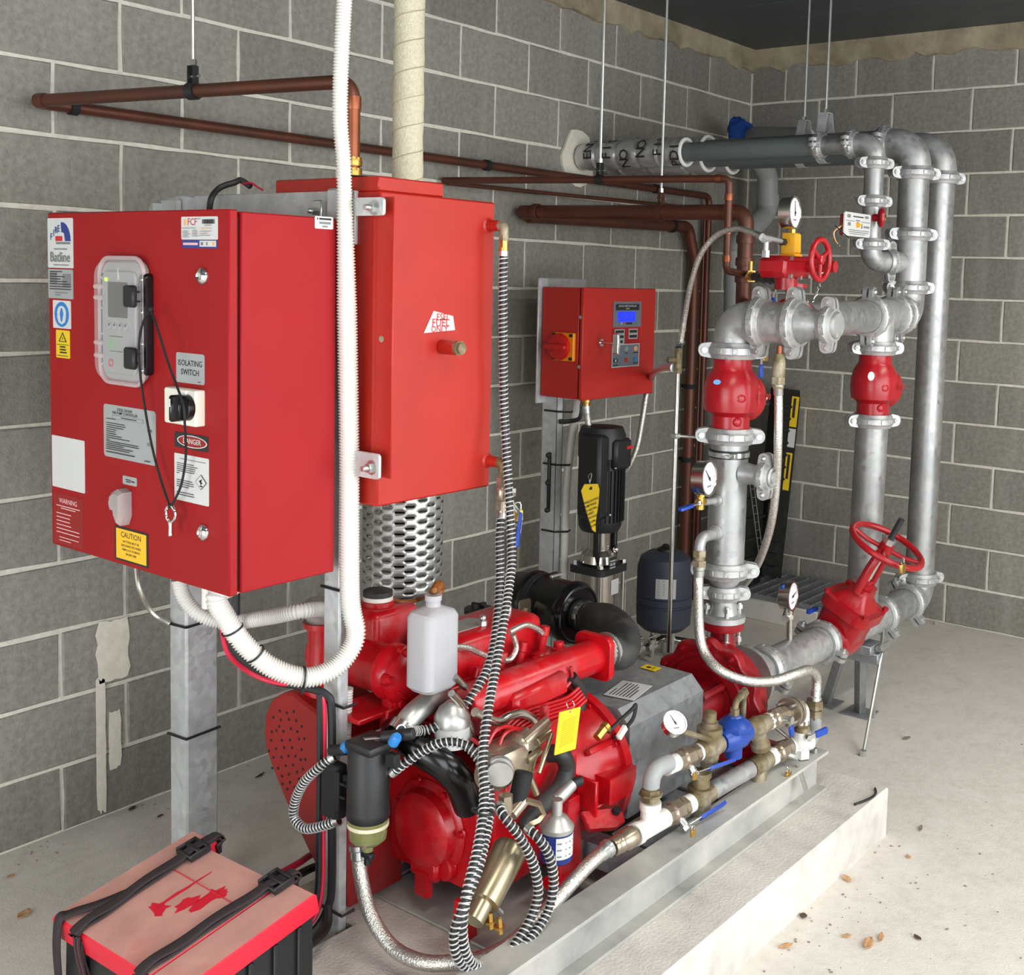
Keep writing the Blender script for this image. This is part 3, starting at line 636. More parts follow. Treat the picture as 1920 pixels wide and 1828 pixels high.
# hanger rods
def hanger(label, p, clampr, ax, m='black'):
    p = V(p); t = thing('hanger_rod', label, 'rod', p)
    b = MB(); b.cyl(p+V((0, 0, clampr+.045)), (p.x, p.y, H+.006), .0048, None, 8); b.obj('rod', 'zinc', t)
    b = MB(); b.cyl(p+V((0, 0, clampr+.045)), p+V((0, 0, clampr+.06)), .009, None, 6); b.obj('nut', 'chrome', t)
    b = MB(); d = V(ax).normalized(); s_ = d.cross(Z_)
    for k in (-1, 1): b.box(p+Z_*(clampr+.022)+d*(.009*k), (.003, .018, .046), 0, Matrix((d, s_, Z_)).transposed())
    b.lathe(p-d*.012, d, [(0, clampr+.001), (0, clampr+.005), (.024, clampr+.005), (.024, clampr+.001)], 18, False); b.obj('clamp', m, t)
    b = MB(); b.cyl(p+Z_*(clampr+.02)-d*.02, p+Z_*(clampr+.02)+d*.02, .005, None, 6); b.obj('bolt', 'chrome', t); return t
def ontarget(a, b_, u): return V(a)+(V(b_)-V(a))*u
hanger('threaded hanger rod with black clamp holding the copper vent pipe above the red controller cabinet', ontarget(vtop, vw, .46), .0165, vw-vtop)
hanger('threaded hanger rod with black clamp on the slim copper pipe beside the foil wrap', ontarget(g0, g1, .57), .0125, g1-g0)
hanger('threaded hanger rod in front of the foil wrap holding the thick copper pipe', ontarget(e0, e1, .64), .0285, e1-e0, 'copper')
# exhaust
ex = thing('exhaust_pipe', 'exhaust stack lagged with cream tape above a slotted silver heat shield behind the fuel tank', 'exhaust', (-3.25, -.80, .72))
EX, EY = -3.262, -.80
rnd = random.Random(4)
pts = [V((EX, EY, 1.42+.03*k)) for k in range(50)]
b = MB(); b.tube(pts, .041, 22, True, lambda i: .041+rnd.uniform(-.0014, .0014)+.0012*(i % 2)); b.obj('lagging', 'lagging', ex)
b = MB(); b.coil([(EX, EY, 1.45), (EX, EY, 2.86)], .0425, .0016, .075, 5, 18); b.obj('binding_cord', 'lag_band', ex)
b = MB(); b.cyl((EX, EY, .70), (EX, EY, 1.5), .032); b.obj('steel_pipe', 'black_matt', ex)
b = MB(); SN = 99; zr = .76; RS = .113; vs = []; fs = []; lev = [zr]
while lev[-1] < 1.32: lev += [lev[-1]+.0095, lev[-1]+.0150]
for i, z in enumerate(lev):
    for k in range(SN): a = 2*PI*k/SN; vs.append((EX+RS*math.cos(a), EY+RS*math.sin(a), z))
for i in range(len(lev)-1):
    for k in range(SN):
        if i % 2 == 1 and (k+(4 if (i//2) % 2 else 0)) % 9 in (0, 1, 2, 3): continue   # the slot
        fs.append((i*SN+k, i*SN+(k+1) % SN, (i+1)*SN+(k+1) % SN, (i+1)*SN+k))
b.add(vs, fs); sh = b.obj('slotted_shield', 'alu', ex); so = sh.modifiers.new('thick', 'SOLIDIFY'); so.thickness = .0012
b = MB(); b.hexa((EX-.42, -.86, .90), (EX-.42, -.86, .93), .03); b.hexa((EX-.42, -.86, .945), (EX-.42, -.86, .985), .024); b.cyl((EX-.42, -.86, .93), (EX-.42, -.86, 1.04), .018); b.obj('brass_union', 'bronze', ex)
# corrugated conduits
def corrugated(name, label, pts, r, pitch=.0066, m='white_conduit', parent=None, rf=None):
    P = resample(smooth(pts, 12), pitch/4); n_ = len(P); amp = (1.02, 1.02, .86, .86); b = MB()
    b.tube(P, r, 12, True, lambda i: (rf(i/n_) if rf else r)*amp[i % 4])
    o = b.obj(name, m, parent, ang=80)
    return tag(o, label, 'conduit') if label else o
corrugated('flexible_conduit', 'white corrugated conduit rising up the narrow post and out through the roof', [(-3.80, -1.222, H+.01)]+[(-3.858,-1.222,2.091),(-3.848,-1.222,1.848),(-3.836,-1.222,1.541),(-3.827,-1.222,1.238),(-3.824,-1.222,1.023),(-3.82,-1.222,0.914),(-3.815,-1.235,0.849),(-3.833,-1.235,0.809),(-3.874,-1.225,0.776),(-3.929,-1.2,0.768),(-3.985,-1.16,0.797),(-4.024,-1.12,0.848),(-4.053,-1.1,0.905),(-4.071,-1.09,0.956)]+[(-4.02, -1.09, .975)], .0165, rf=lambda t: .0165 if t < .42 else .0165+.0055*min(1, (t-.42)/.1))
corrugated('flexible_conduit', 'white corrugated conduit looping from under the controller cabinet behind the wide post', [(-3.97,-0.799,0.922),(-3.96,-0.805,0.877),(-3.94,-0.838,0.838),(-3.89,-0.88,0.817),(-3.86,-0.98,0.841),(-3.84,-1.07,0.869),(-3.775,-1.075,0.861),(-3.75,-1.111,0.853)], .018)
corrugated('flexible_conduit', 'white corrugated conduit behind the narrow post beside the black filter', [(-3.786,-1.177,0.699),(-3.786,-1.174,0.648),(-3.785,-1.17,0.572),(-3.785,-1.165,0.52)], .0125)
b = MB(); b.rod((-4,-0.953,0.955), (-4,-0.953,0.888), .0115); tag(b.obj('cable_gland', 'white'), 'short white conduit stub under the controller cabinet', 'conduit')
b = MB(); p = V((-3.92,-0.943,0.913)); b.rod(p+V((0, 0, .03)), p+V((0, 0, -.06)), .012); b.rod(p+V((0, 0, -.06)), p+V((.02, .0, -.12)), .006); tag(b.obj('cable_gland', 'black'), 'black cable gland under the controller cabinet corner', 'conduit')
for i, (u, v) in enumerate(((432,1180), (470,1238), (567,1270))): pass
def band(label, p, d, r):
    b = MB(); b.lathe(V(p)-V(d).normalized()*.002, d, [(0, r), (0, r+.002), (.004, r+.002), (.004, r)], 16, False); b.box(V(p)+V((-.004, -.004, -r-.006)), (.006, .006, .012)); return tag(b.obj('cable_tie', 'black'), label, 'cable tie')
band('black cable tie on the white conduit just below the cabinet', (-4.043,-1.106,0.881), V((-4.034,-1.11,0.861))-V((-4.051,-1.102,0.899)), .0225)
band('black cable tie on the steep part of the white conduit loop', (-4.009,-1.137,0.826), V((-3.995,-1.14,0.809))-V((-4.017,-1.13,0.837)), .0225)
band('black cable tie at the lowest point of the white conduit loop', (-3.932,-1.2,0.769), V((-3.92,-1.21,0.768))-V((-3.947,-1.195,0.773)), .0225)
def cable(label, pts, r, m, cat='cable'):
    b = MB(); b.tube(smooth(pts, 8), r, 8); return tag(b.obj('cable', m), label, cat)
cable('black battery cable tied under the white conduit and down the narrow post', [(-3.994,-1.03,0.94),(-4.017,-1.04,0.862),(-3.991,-1.06,0.788),(-3.936,-1.1,0.741),(-3.903,-1.15,0.731),(-3.862,-1.19,0.709),(-3.852,-1.2,0.662),(-3.85,-1.2,0.464),(-3.848,-1.2,0.276),(-3.858,-1.2,0.217),(-3.896,-1.2,0.178),(-3.961,-1.2,0.171),(-4.055,-1.24,0.212)], .0095, 'black')
cable('red battery cable beside the black one down the narrow post', [(-4.053,-1.08,0.89),(-4.035,-1.08,0.821),(-3.978,-1.08,0.763),(-3.937,-1.12,0.739),(-3.875,-1.16,0.723),(-3.868,-1.19,0.701),(-3.864,-1.19,0.589),(-3.865,-1.19,0.404),(-3.867,-1.19,0.268),(-3.888,-1.19,0.202),(-3.946,-1.19,0.182),(-4.031,-1.23,0.223)], .0055, 'cable_red')
cable('second black cable in the bundle on the narrow post', [(-3.873,-1.185,0.713),(-3.871,-1.185,0.566),(-3.873,-1.185,0.393),(-3.878,-1.185,0.246),(-3.921,-1.185,0.196),(-4.013,-1.22,0.23)], .0075, 'black')
cable('thin black cable from the cabinet top over the cross rail', [(-3.83,-0.717,1.769),(-3.83,-0.726,1.81),(-3.8,-0.717,1.838),(-3.77,-0.734,1.853),(-3.75,-0.732,1.86),(-3.74,-0.756,1.845)], .0075, 'rubber')
cable('thin red wire ending above the cross rail', [(-3.75,-0.738,1.851),(-3.75,-0.769,1.853),(-3.75,-0.794,1.843),(-3.75,-0.815,1.835)], .0025, 'cable_red')
cable('grey sheathed twin cable hanging from the cabinet bottom to the wide post', [(-3.9,-0.51,0.884),(-3.9,-0.524,0.832),(-3.87,-0.53,0.767),(-3.84,-0.56,0.736)], .0062, 'steel')
# overhead pipes into the wall, foil wrapped
def overhead(label, x, r, yend, z, foilend, zoff=0):
    t = thing('overhead_pipe', label, 'pipe', (x, -.3, z))
    b = MB(); b.tube([(x, .03, z), (x, yend, z)], r, 24); b.obj('grey_tube', 'grey_paint', t)
    rnd = random.Random(int(x*100)); P = [V((x, -.02-i*.012, z)) for i in range(int((foilend-.02)/.012))]
    b = MB(); b.tube(P, r+.019, 26, True, lambda i: r+.019+rnd.uniform(-.0025, .0025)-(.004 if i % 9 == 0 else 0)); b.obj('foil_wrap', 'foil', t)
    ye = P[-1].y; b = MB(); b.torus((x, ye, z), Y_, r+.014, .008, 28, 8); b.obj('white_collar', 'white', t)
    return t
OV = [overhead('front grey overhead pipe with foil wrap where it enters the left wall', -1.49, .0385, -1.16, 2.168, .58), overhead('middle grey overhead pipe running from the tall riser to the left wall', -1.30, .057, -1.22, 2.182, .56), overhead('rear grey overhead pipe above the suction drop pipe', -1.06, .057, -1.33, 2.195, .54)]
b = MB(); rnd = random.Random(8); b.prism([(.125*math.cos(2*PI*k/18)*rnd.uniform(.8, 1.15), .12*math.sin(2*PI*k/18)*rnd.uniform(.85, 1.15)) for k in range(18)], (-1.5, -.0005, 2.165), X_, Z_, .012); b.obj('patch_render', 'plaster', OV[0])
# lettering printed round the foil (pieces of a word show on each turn)
fr = .0385+.0222
def foiltext(s_, y, a0, size):
    for k, chx in enumerate(s_):
        a = a0-k*size*.78/fr; n_ = V((math.cos(a), 0, math.sin(a)))
        b = MB(); b.text(chx, V((-1.49, y, 2.168))+n_*fr, V((math.sin(a), 0, -math.cos(a))), Y_*1.0, size, .001); b.v = [tuple(v) for v in b.v]; b.obj('printed_letter', 'ink', OV[0], smooth=False)
for s_, y, a0 in (('ENO', -.10, PI*1.02), ('FIYR', -.20, PI*1.04), ('NO', -.29, PI*1.22), ('NOI', -.375, PI*1.0), ('FIR F', -.46, PI*1.02), ('PDI', -.54, PI*1.28)): foiltext(s_, y, a0+.0, .046)
# brackets and rods for rear pipes
for lab, x, y, zt, rr in (('threaded rod and grey strap hanging the rear overhead pipe', -1.06, (-1.06,-0.867,2.3)[1], 2.195, .057), ('threaded rod and grey strap hanging the middle overhead pipe', -1.30, (-1.3,-1.083,2.26)[1], 2.182, .057)):
    t = thing('hanger_rod', lab, 'rod', (x, y, zt))
    b = MB(); b.cyl((x, y, zt+rr+.075), (x, y, H+.006), .0055, None, 8); b.obj('rod', 'zinc', t)
    b = MB()
    for k in (-1, 1): b.add([(x+k*(rr+.002), y-.018, zt), (x+k*(rr+.002), y+.018, zt), (x+k*.018, y+.018, zt+rr+.075), (x+k*.018, y-.018, zt+rr+.075), (x+k*(rr+.006), y-.018, zt), (x+k*(rr+.006), y+.018, zt), (x+k*.022, y+.018, zt+rr+.079), (x+k*.022, y-.018, zt+rr+.079)], [(0, 1, 2, 3), (4, 5, 6, 7), (0, 1, 5, 4), (2, 3, 7, 6), (0, 3, 7, 4), (1, 2, 6, 5)])
    b.box((x, y, zt+rr+.077), (.044, .036, .004)); b.lathe((x, y-.018, zt), Y_, [(0, rr+.001), (0, rr+.004), (.036, rr+.004), (.036, rr+.001)], 24, False); b.obj('strap', 'galv', t)
    b = MB(); b.cyl((x, y, zt+rr+.079), (x, y, zt+rr+.094), .010, None, 6); b.obj('nut', 'chrome', t)
# PVC drain pipe in the corner with a blue rag
pv = thing('drain_pipe', 'pale grey plastic drain pipe with an offset bend in the far corner', 'pipe', (-.2, -.2, 0))
b = MB(); b.tube(bend([(-0.819,-0.75,2.284),(-0.418,-0.22,2.364),(-0.185,-0.22,2.195),(-0.181,-0.22,2.005),(-0.474,-0.22,1.85),(-0.481,-0.22,1.67)]+[(-.40, -.22, .002)], .09, 8), .054, 20); b.obj('tube', 'pvc_grey', pv)
b = MB(); p = V((-0.486,-0.22,1.802)); b.cyl(p, p+V((.003, 0, -.09)), .058); b.obj('socket', 'pvc_grey', pv)
b = MB(); p = V((-0.177,-0.22,2.101)); b.cyl(p, p+V((-.003, 0, -.06)), .058); b.obj('socket', 'pvc_grey', pv)
b = MB(); p = V((-0.504,-0.22,2.385)); rnd = random.Random(3); b.sphere(p, .06, 14, 10, (1, .8, 1.1)); b.v = [tuple(V(v)+V((rnd.uniform(-.008, .008), rnd.uniform(-.008, .008), rnd.uniform(-.008, .008)))) for v in b.v]; b.sphere(p+V((.05, -.02, .02)), .035, 10, 8, (1.4, .8, .7)); b.tube(smooth([(-0.601,-0.25,2.387),(-0.527,-0.25,2.417),(-0.432,-0.25,2.407),(-0.468,-0.25,2.331),(-0.571,-0.25,2.314)], 5), .016, 8)
tag(b.obj('blue_rag', 'blue_rag'), 'bunched blue plastic wrapped on the pipe end in the top corner', 'rag')

# ---------------------------------------------------------------- pump, grooved pipework and valves
def coupling(label, p, d, r, lug, m='galv_cast', group=None):
    """two-piece grooved coupling: housing halves meet at two ears closed by bolts"""
    p = V(p); d = V(d).normalized(); lug = (V(lug)-d*V(lug).dot(d)).normalized(); t_ = d.cross(lug)
    k = .7+.3*r/.057; t = thing('pipe_coupling', label, 'coupling', p, group)
    b = MB(); pr = [(-.024*k, r+.001), (-.024*k, r+.009*k), (-.019*k, r+.012*k), (-.012*k, r+.014*k), (-.009*k, r+.018*k), (.009*k, r+.018*k), (.012*k, r+.014*k), (.019*k, r+.012*k), (.024*k, r+.009*k), (.024*k, r+.001)]
    b.lathe(p, d, pr, 30, False)
    for q in range(10):   # raised ribs on the crown
        a = 2*PI*(q+.5)/10; e = lug*math.cos(a)+t_*math.sin(a)
        if abs(math.cos(a)) < .9: b.box(p+e*(r+.018*k), (.005, .014*k, .016*k), .001, Matrix((e, e.cross(d), d)).transposed())
    for s_ in (-1, 1):
        for g in (-1, 1):
            b.prism([(-.024*k, -.022*k), (.024*k, -.022*k), (.022*k, .004*k)]+[(.020*k*math.cos(PI*j/8), .016*k+.016*k*math.sin(PI*j/8)) for j in range(9)]+[(-.022*k, .004*k)], p+lug*(s_*(r+.014*k))+t_*(g*.004), d*float(s_), lug*float(s_), .014*k*g)
    b.obj('housing', m, t)
    for s_ in (-1, 1):
        b = MB(); c = p+lug*(s_*(r+.028*k)); b.sphere(c+t_*(.019*k), .0095*k, 10, 6); b.cyl(c-t_*(.03*k), c+t_*(.02*k), .0052*k, None, 8); b.cyl(c-t_*(.026*k), c-t_*(.017*k), .0095*k, None, 6); b.obj('bolt', 'zinc', t)
    return t
def spool(label, a, b_, r, m='galv_pipe', cat='pipe', name='steel_pipe'):
    q = MB(); q.cyl(a, b_, r, None, 32); return tag(q.obj(name, m), label, cat)
def elbow(label, pts, r, R, m='galv_cast', name='pipe_elbow'):
    q = MB(); q.tube(bend(pts, R, 12), r, 28); return tag(q.obj(name, m), label, 'elbow')
def gauge(parent, c, n, r, up_=Z_, needle=2.2, depth=.032):
    c = V(c); n = V(n).normalized(); up_ = (V(up_)-n*V(up_).dot(n)).normalized(); u = up_.cross(n)
    b = MB(); b.lathe(c-n*depth, n, [(0, r*.9), (.003, r*.98), (depth*.8, r*.98), (depth*.8, r*1.04), (depth, r*1.04), (depth, r*.93), (depth-.003, r*.9)], 32); b.obj('gauge_case', 'steel', parent)
    b = MB().use('dial'); b.cyl(c-n*.004, c-n*.0025, r*.91, None, 32); b.use('ink')
    o = c-n*.0022
    for k in range(25):
        a = math.radians(225-270*k/24); e = u*math.cos(a)+up_*math.sin(a); f = n.cross(e); L_ = .10 if k % 4 else .18
        b.add([o+e*r*.8+f*r*.012, o+e*r*.8-f*r*.012, o+e*r*(.8-L_)-f*r*.012, o+e*r*(.8-L_)+f*r*.012], [(0, 1, 2, 3)])
    b.use('ink_grey'); b.box(o-up_*r*.45, (r*.5, r*.1, .0006), 0, Matrix((u, up_, n)).transposed()); b.obj('dial', None, parent, smooth=False)
    b = MB(); e = u*math.cos(needle)+up_*math.sin(needle); f = n.cross(e); o = c-n*.0012
    b.prism([(-r*.2, -r*.05), (-r*.2, r*.05), (r*.72, r*.012), (r*.72, -r*.012)], o, e, f, .0008); b.cyl(o, o+n*.002, r*.08, None, 10); b.obj('needle', 'ink', parent)
def lever(parent, p, d, L_, w_, m='blue_handle', n_=Z_, words=None):
    """flat valve handle from p along d"""
    p = V(p); d = V(d).normalized(); n_ = (V(n_)-d*V(n_).dot(d)).normalized(); s_ = n_.cross(d)
    b = MB(); b.prism([(0, -w_*.35), (L_*.4, -w_*.35), (L_*.4, w_*.35), (0, w_*.35)], p, d, s_, .003); b.cyl(p-n_*.004, p+n_*.008, w_*.4, None, 6); b.obj('handle_arm', 'zinc', parent)
    b = MB().use(m); b.prism([(q[0]+L_*.68, q[1]) for q in rrect(L_*.66, w_, w_*.3)], p-n_*.002, d, s_, .008, .002)
    if words: b.use('label_white'); b.text(words, p+d*(L_*.68)+n_*.006, d, s_, w_*.5, .0006)
    b.obj('handle_grip', None, parent)
def braid(label, pts, r=.0125, ferr=True, m='braid'):
    t = thing('braided_hose', label, 'hose', pts[0]); P = smooth(pts, 10); b = MB(); b.tube(P, r, 12); b.obj('hose', m, t)
    if ferr:
        for a, c in ((P[0], P[3]), (P[-1], P[-4])):
            d = (V(c)-V(a)).normalized(); b = MB(); b.lathe(V(a)-d*.002, d, [(0, r*1.05), (0, r*1.3), (.01, r*1.3), (.013, r*1.12), (.03, r*1.12), (.032, r*1.0)], 14); b.obj('ferrule', 'zinc', t)
    return t
XR, YR = -2.545, -1.43
# --- end-suction pump
pc = V((-2.63, -1.455, .42)); pu = thing('fire_pump', 'dark red cast end-suction pump with scalloped bolted cover behind the coupling guard', 'pump', (-2.63, -1.455, .15))
n = 72; rim = [(r_*math.cos(2*PI*k/n), r_*math.sin(2*PI*k/n)) for k in range(n) for r_ in [.178+.009*math.cos(2*PI*k/n*12)]]
b = MB(); b.prism(rim, pc+V((-.012, 0, 0)), -Y_, Z_, .03, .004); b.lathe(pc+V((-.045, 0, 0)), X_, [(0, .15), (.04, .165), (.09, .16), (.13, .12), (.15, .075), (.19, .062)], 40); b.obj('volute', 'red_pump', pu)
b = MB(); b.lathe(pc+V((-.042, 0, 0)), -X_, [(0, .135), (.012, .13), (.012, .10), (.004, .098)], 40); b.lathe(pc+V((-.04, 0, 0)), -X_, [(0, .07), (.05, .062), (.16, .045), (.2, .045)], 28); b.obj('back_cover', 'red_pump', pu)
for k in range(12):
    a = 2*PI*k/12; e = V((0, math.cos(a), math.sin(a))); b = MB(); q = pc+e*.166+V((-.042, 0, 0)); b.hexa(q, q-X_*.010, .009); b.cyl(q-X_*.01, q-X_*.016, .005, None, 8); b.obj('cover_bolt', 'red_pump', pu)
for k in range(4):
    a = 2*PI*(k+.5)/4; e = V((0, math.cos(a), math.sin(a))); b = MB(); q = pc+e*.09; b.tube([q+V((-.03, 0, 0)), pc+e*.075+V((-.15, 0, 0))], .012, 8); b.obj('bracket_rib', 'red_pump', pu)
b = MB(); b.cyl(pc+V((-.3, 0, 0)), pc+V((-.15, 0, 0)), .022, None, 16); b.obj('shaft', 'steel', pu)
b = MB(); b.lathe((XR, YR, pc.z+.1), Z_, [(0, .05), (.05, .036), (.08, .036), (.087, .062), (.092, .064), (.112, .064), (.113, .05)], 32); b.obj('discharge_flange', 'red_pump', pu)
b = MB(); b.box((-2.66, -1.455, .24), (.12, .2, .03), .006); b.box((-2.66, -1.455, .34), (.03, .16, .2), .006); b.obj('foot', 'red_pump', pu)
for k in range(4):
    a = PI*(k+.5)/2; q = V((XR+.05*math.cos(a), YR+.05*math.sin(a), .585)); b = MB(); b.cyl(q+V((0, 0, -.03)), q+V((0, 0, .10)), .0065, None, 8); b.hexa(q+V((0, 0, -.02)), q+V((0, 0, -.005)), .011); b.hexa(q+V((0, 0, .082)), q+V((0, 0, .095)), .011); b.obj('flange_bolt', 'zinc', pu)
# --- discharge riser
def RZ(z): return V((XR, YR, z))
LA = V((.57, -.82, 0)); LB = V((.82, -.57, 0))   # ear directions: to the right in view
t = thing('pipe_flange', 'galvanised pipe flange bolted on top of the pump outlet', 'flange', RZ(.633))
b = MB(); b.lathe(RZ(.633), Z_, [(0, .068), (.016, .068), (.018, .06), (.02, .045), (.034, .042), (.05, .0395), (.1, .038)], 32); b.obj('weld_neck', 'galv_cast', t)
coupling('small galvanised coupling just above the pump outlet flange', RZ(.717), Z_, .038, LA)
q = MB(); q.lathe(RZ(.728), Z_, [(0, .038), (.012, .038), (.035, .055), (.05, .057)], 30); tag(q.obj('pipe_reducer', 'galv_cast'), 'galvanised reducer between the two lowest couplings of the discharge riser', 'reducer')
coupling('galvanised coupling below the riser length that carries the pressure gauge', RZ(.788), Z_, .057, LA)
sp = thing('riser_pipe', 'galvanised discharge riser length carrying pressure gauge, hose elbow and capped side outlet', 'pipe', RZ(.80))
b = MB(); b.cyl(RZ(.795), RZ(1.175), .057, None, 36); b.obj('tube', 'galv_pipe', sp)
b = MB(); b.lathe(RZ(1.128), Z_, [(0, .0575), (0, .060), (.006, .060), (.006, .0575)], 32, False); b.lathe(RZ(1.146), Z_, [(0, .0575), (0, .060), (.006, .060), (.006, .0575)], 32, False); b.obj('rubber_band', 'black', sp)
b = MB(); b.lathe(RZ(1.132), Z_, [(0, .0575), (0, .0615), (.014, .0615), (.014, .0575)], 32, False); b.box(RZ(1.139)+V((-.05, -.045, 0)), (.02, .018, .016), .002); b.cyl(RZ(1.139)+V((-.06, -.03, 0)), RZ(1.139)+V((-.085, -.028, 0)), .004); b.obj('hose_clip', 'zinc', sp)
g0_ = V((-2.618,-1.43,1.004)); gs = V((-2.698,-1.43,1.012))
b = MB(); b.lathe(V((XR-.05, YR, g0_.z)), -X_, [(0, .018), (.012, .018), (.014, .013), (.022, .013)], 18); b.cyl((XR-.06, YR, g0_.z), gs, .010); b.obj('gauge_boss', 'galv_cast', sp)
gp = thing('pressure_gauge', 'round pressure gauge on the discharge riser above a blue ball valve lever', 'gauge', gs)
b = MB(); b.cyl(gs+V((0, 0, -.02)), gs+V((0, 0, .018)), .012, None, 12); b.hexa(gs+V((0, 0, .018)), gs+V((0, 0, .03)), .013); b.cyl(gs+V((0, 0, .03)), gs+V((0, 0, .05)), .007); b.cyl(gs+V((0.02, 0, 0)), gs+V((-.015, 0, 0)), .011, None, 10); b.obj('cock', 'brass', gp)
gauge(gp, V((-2.716,-1.47,1.089)), (.12, -1, .05), .050, needle=2.3, depth=.04)
lever(gp, gs+V((-.014, -.004, 0)), (-1, .12, -.12), .085, .018)
# elbow outlet
ez = (-2.641,-1.43,0.907)[2]; ed = V(((-2.692,-1.43,0.873)[0], YR, ez))
b = MB(); b.lathe((XR-.048, YR, ez), -X_, [(0, .024), (.014, .024), (.016, .019), (.03, .019)], 18); b.tube(bend([(XR-.06, YR, ez), ed, ed+V((0, 0, -.04))], .03, 8), .0165, 18); b.obj('hose_elbow', 'galv_cast', sp)
b = MB(); b.hexa(ed+V((0, 0, -.035)), ed+V((0, 0, -.055)), .0205); b.cyl(ed+V((0, 0, -.055)), ed+V((0, 0, -.065)), .016); b.hexa(ed+V((0, 0, -.065)), ed+V((0, 0, -.083)), .022); b.obj('hose_union', 'bronze', sp)
braid('braided stainless hose from the discharge riser elbow sweeping past the pump to the test valves', [ed+V((0, 0, -.083)), ed+V((0, 0, -.14))]+[(-2.744,-1.47,0.656),(-2.757,-1.5,0.596),(-2.767,-1.56,0.561),(-2.726,-1.62,0.535),(-2.643,-1.66,0.522),(-2.572,-1.69,0.53),(-2.497,-1.7,0.525),(-2.448,-1.7,0.487),(-2.452,-1.7,0.423)], .0145)
# capped side outlet
cz = (-2.545,-1.465,1.085)[2]
b = MB(); b.lathe((XR, YR-.05, cz), -Y_, [(0, .036), (.012, .033), (.03, .030), (.085, .030)], 24); b.obj('side_outlet', 'galv_cast', sp)
coupling('galvanised coupling with blank cap on the side outlet of the discharge riser', (XR, YR-.125, cz), -Y_, .030, Z_)
b = MB(); b.lathe((XR, YR-.12, cz), -Y_, [(0, .03), (.03, .03), (.034, .026), (.03, .018), (.036, .016), (.037, .004)], 24); tag(b.obj('end_cap', 'galv_cast'), 'round blank end cap facing the open floor on the riser side outlet', 'cap')
coupling('galvanised coupling under the large red check valve of the pump riser', RZ(1.193), Z_, .057, LA)
def checkvalve(label, x, y, z0, z1, k, ears):
    t = thing('check_valve', label, 'valve', (x, y, z0)); h = z1-z0; c = V((x, y, z0))
    b = MB(); b.lathe(c, Z_, [(0, .057*k), (h*.20, .057*k), (h*.24, .066*k), (h*.27, .079*k), (h*.40, .083*k), (h*.58, .082*k), (h*.72, .074*k), (h*.80, .062*k), (h*.84, .057*k), (h, .057*k)], 36)
    e = V((.5, -.86, 0)).normalized()*1
    b.sphere(c+V((.045*k, -.03*k, h*.44)), .056*k, 18, 12, (1, 1, 1.25)); b.obj('valve_body', 'red_valve', t)
    lf = V((-.62, -.78, 0))
    for zf, rr in ((.46, .014), (.14, .012)):
        b = MB(); q = c+lf*(.076*k if zf > .3 else .054*k)+Z_*(h*zf); b.lathe(q-lf*.01, lf, [(0, rr*1.25), (.012, rr*1.2), (.016, rr), (.019, rr*.5)], 16); b.obj('boss_plug', 'red_valve', t)
    b = MB(); q = c+V((.088*k, -.056*k, h*.42)); b.rod(q-V((.012, -.004, 0)), q+V((.014, -.006, 0)), .006); b.obj('hinge_pin', 'steel', t)
    b = MB(); q = c+V((-.02, -.1, 0))*0; b.text('FIG 90', c+V((.042*k, -.03*k-.0575*k, h*.46)), X_, Z_, .02, .002); b.obj('cast_lettering', 'red_valve', t, smooth=False)
    return t
cv = checkvalve('large glossy red check valve in the pump discharge riser, small blue mark on it', XR, YR, 1.208, 1.43, 1, LA)
p = V((-2.764,-1.51,1.37)); b = MB(); b.prism(ellipse(.022, .014), p, V((.80, -.6, 0)), Z_, .002); b.obj('blue_mark', 'sign_blue', cv)
coupling('galvanised coupling between red check valve and top elbow of the pump riser', RZ(1.446), Z_, .057, LA)
TEE = V((XR, -1.566, 1.534)); HE = V((-1.30, -1.465, 1.545)); HD = (HE-TEE).normalized()
elbow('big galvanised elbow turning the pump riser towards the header', [RZ(1.455), RZ(1.534), V((XR, -1.515, 1.534))], .0605, .066)
coupling('galvanised coupling joining the big top elbow to the header tee', (XR, -1.518, 1.534), Y_, .057, Z_)
te = thing('pipe_tee', 'galvanised header tee between the two upright couplings beside the butterfly valve', 'tee', TEE)
b = MB(); b.cyl(TEE+V((0, .045, 0)), TEE+V((0, -.06, 0)), .060, None, 32); b.cyl(TEE, TEE+HD*.085, .058, None, 32); b.obj('tee_body', 'galv_cast', te)
coupling('galvanised coupling in front of the butterfly valve, at the wide end of the reducer', (XR, -1.628, 1.535), Y_, .057, Z_)
b = MB(); b.lathe((XR, -1.64, 1.535), -Y_, [(0, .057), (.012, .057), (.05, .042), (.075, .038), (.09, .038)], 30); tag(b.obj('pipe_reducer', 'galv_cast'), 'conical galvanised reducer pointing out from the header to a capped end', 'reducer')
coupling('galvanised coupling holding the blank cap at the narrow end of the header reducer', (XR, -1.735, 1.535), Y_, .038, Z_)
b = MB(); b.lathe((XR, -1.73, 1.535), -Y_, [(0, .038), (.03, .038), (.036, .034), (.038, .01)], 28); tag(b.obj('end_cap', 'galv_cast'), 'round blank cap closing the header reducer, left of the flow pipework', 'cap')
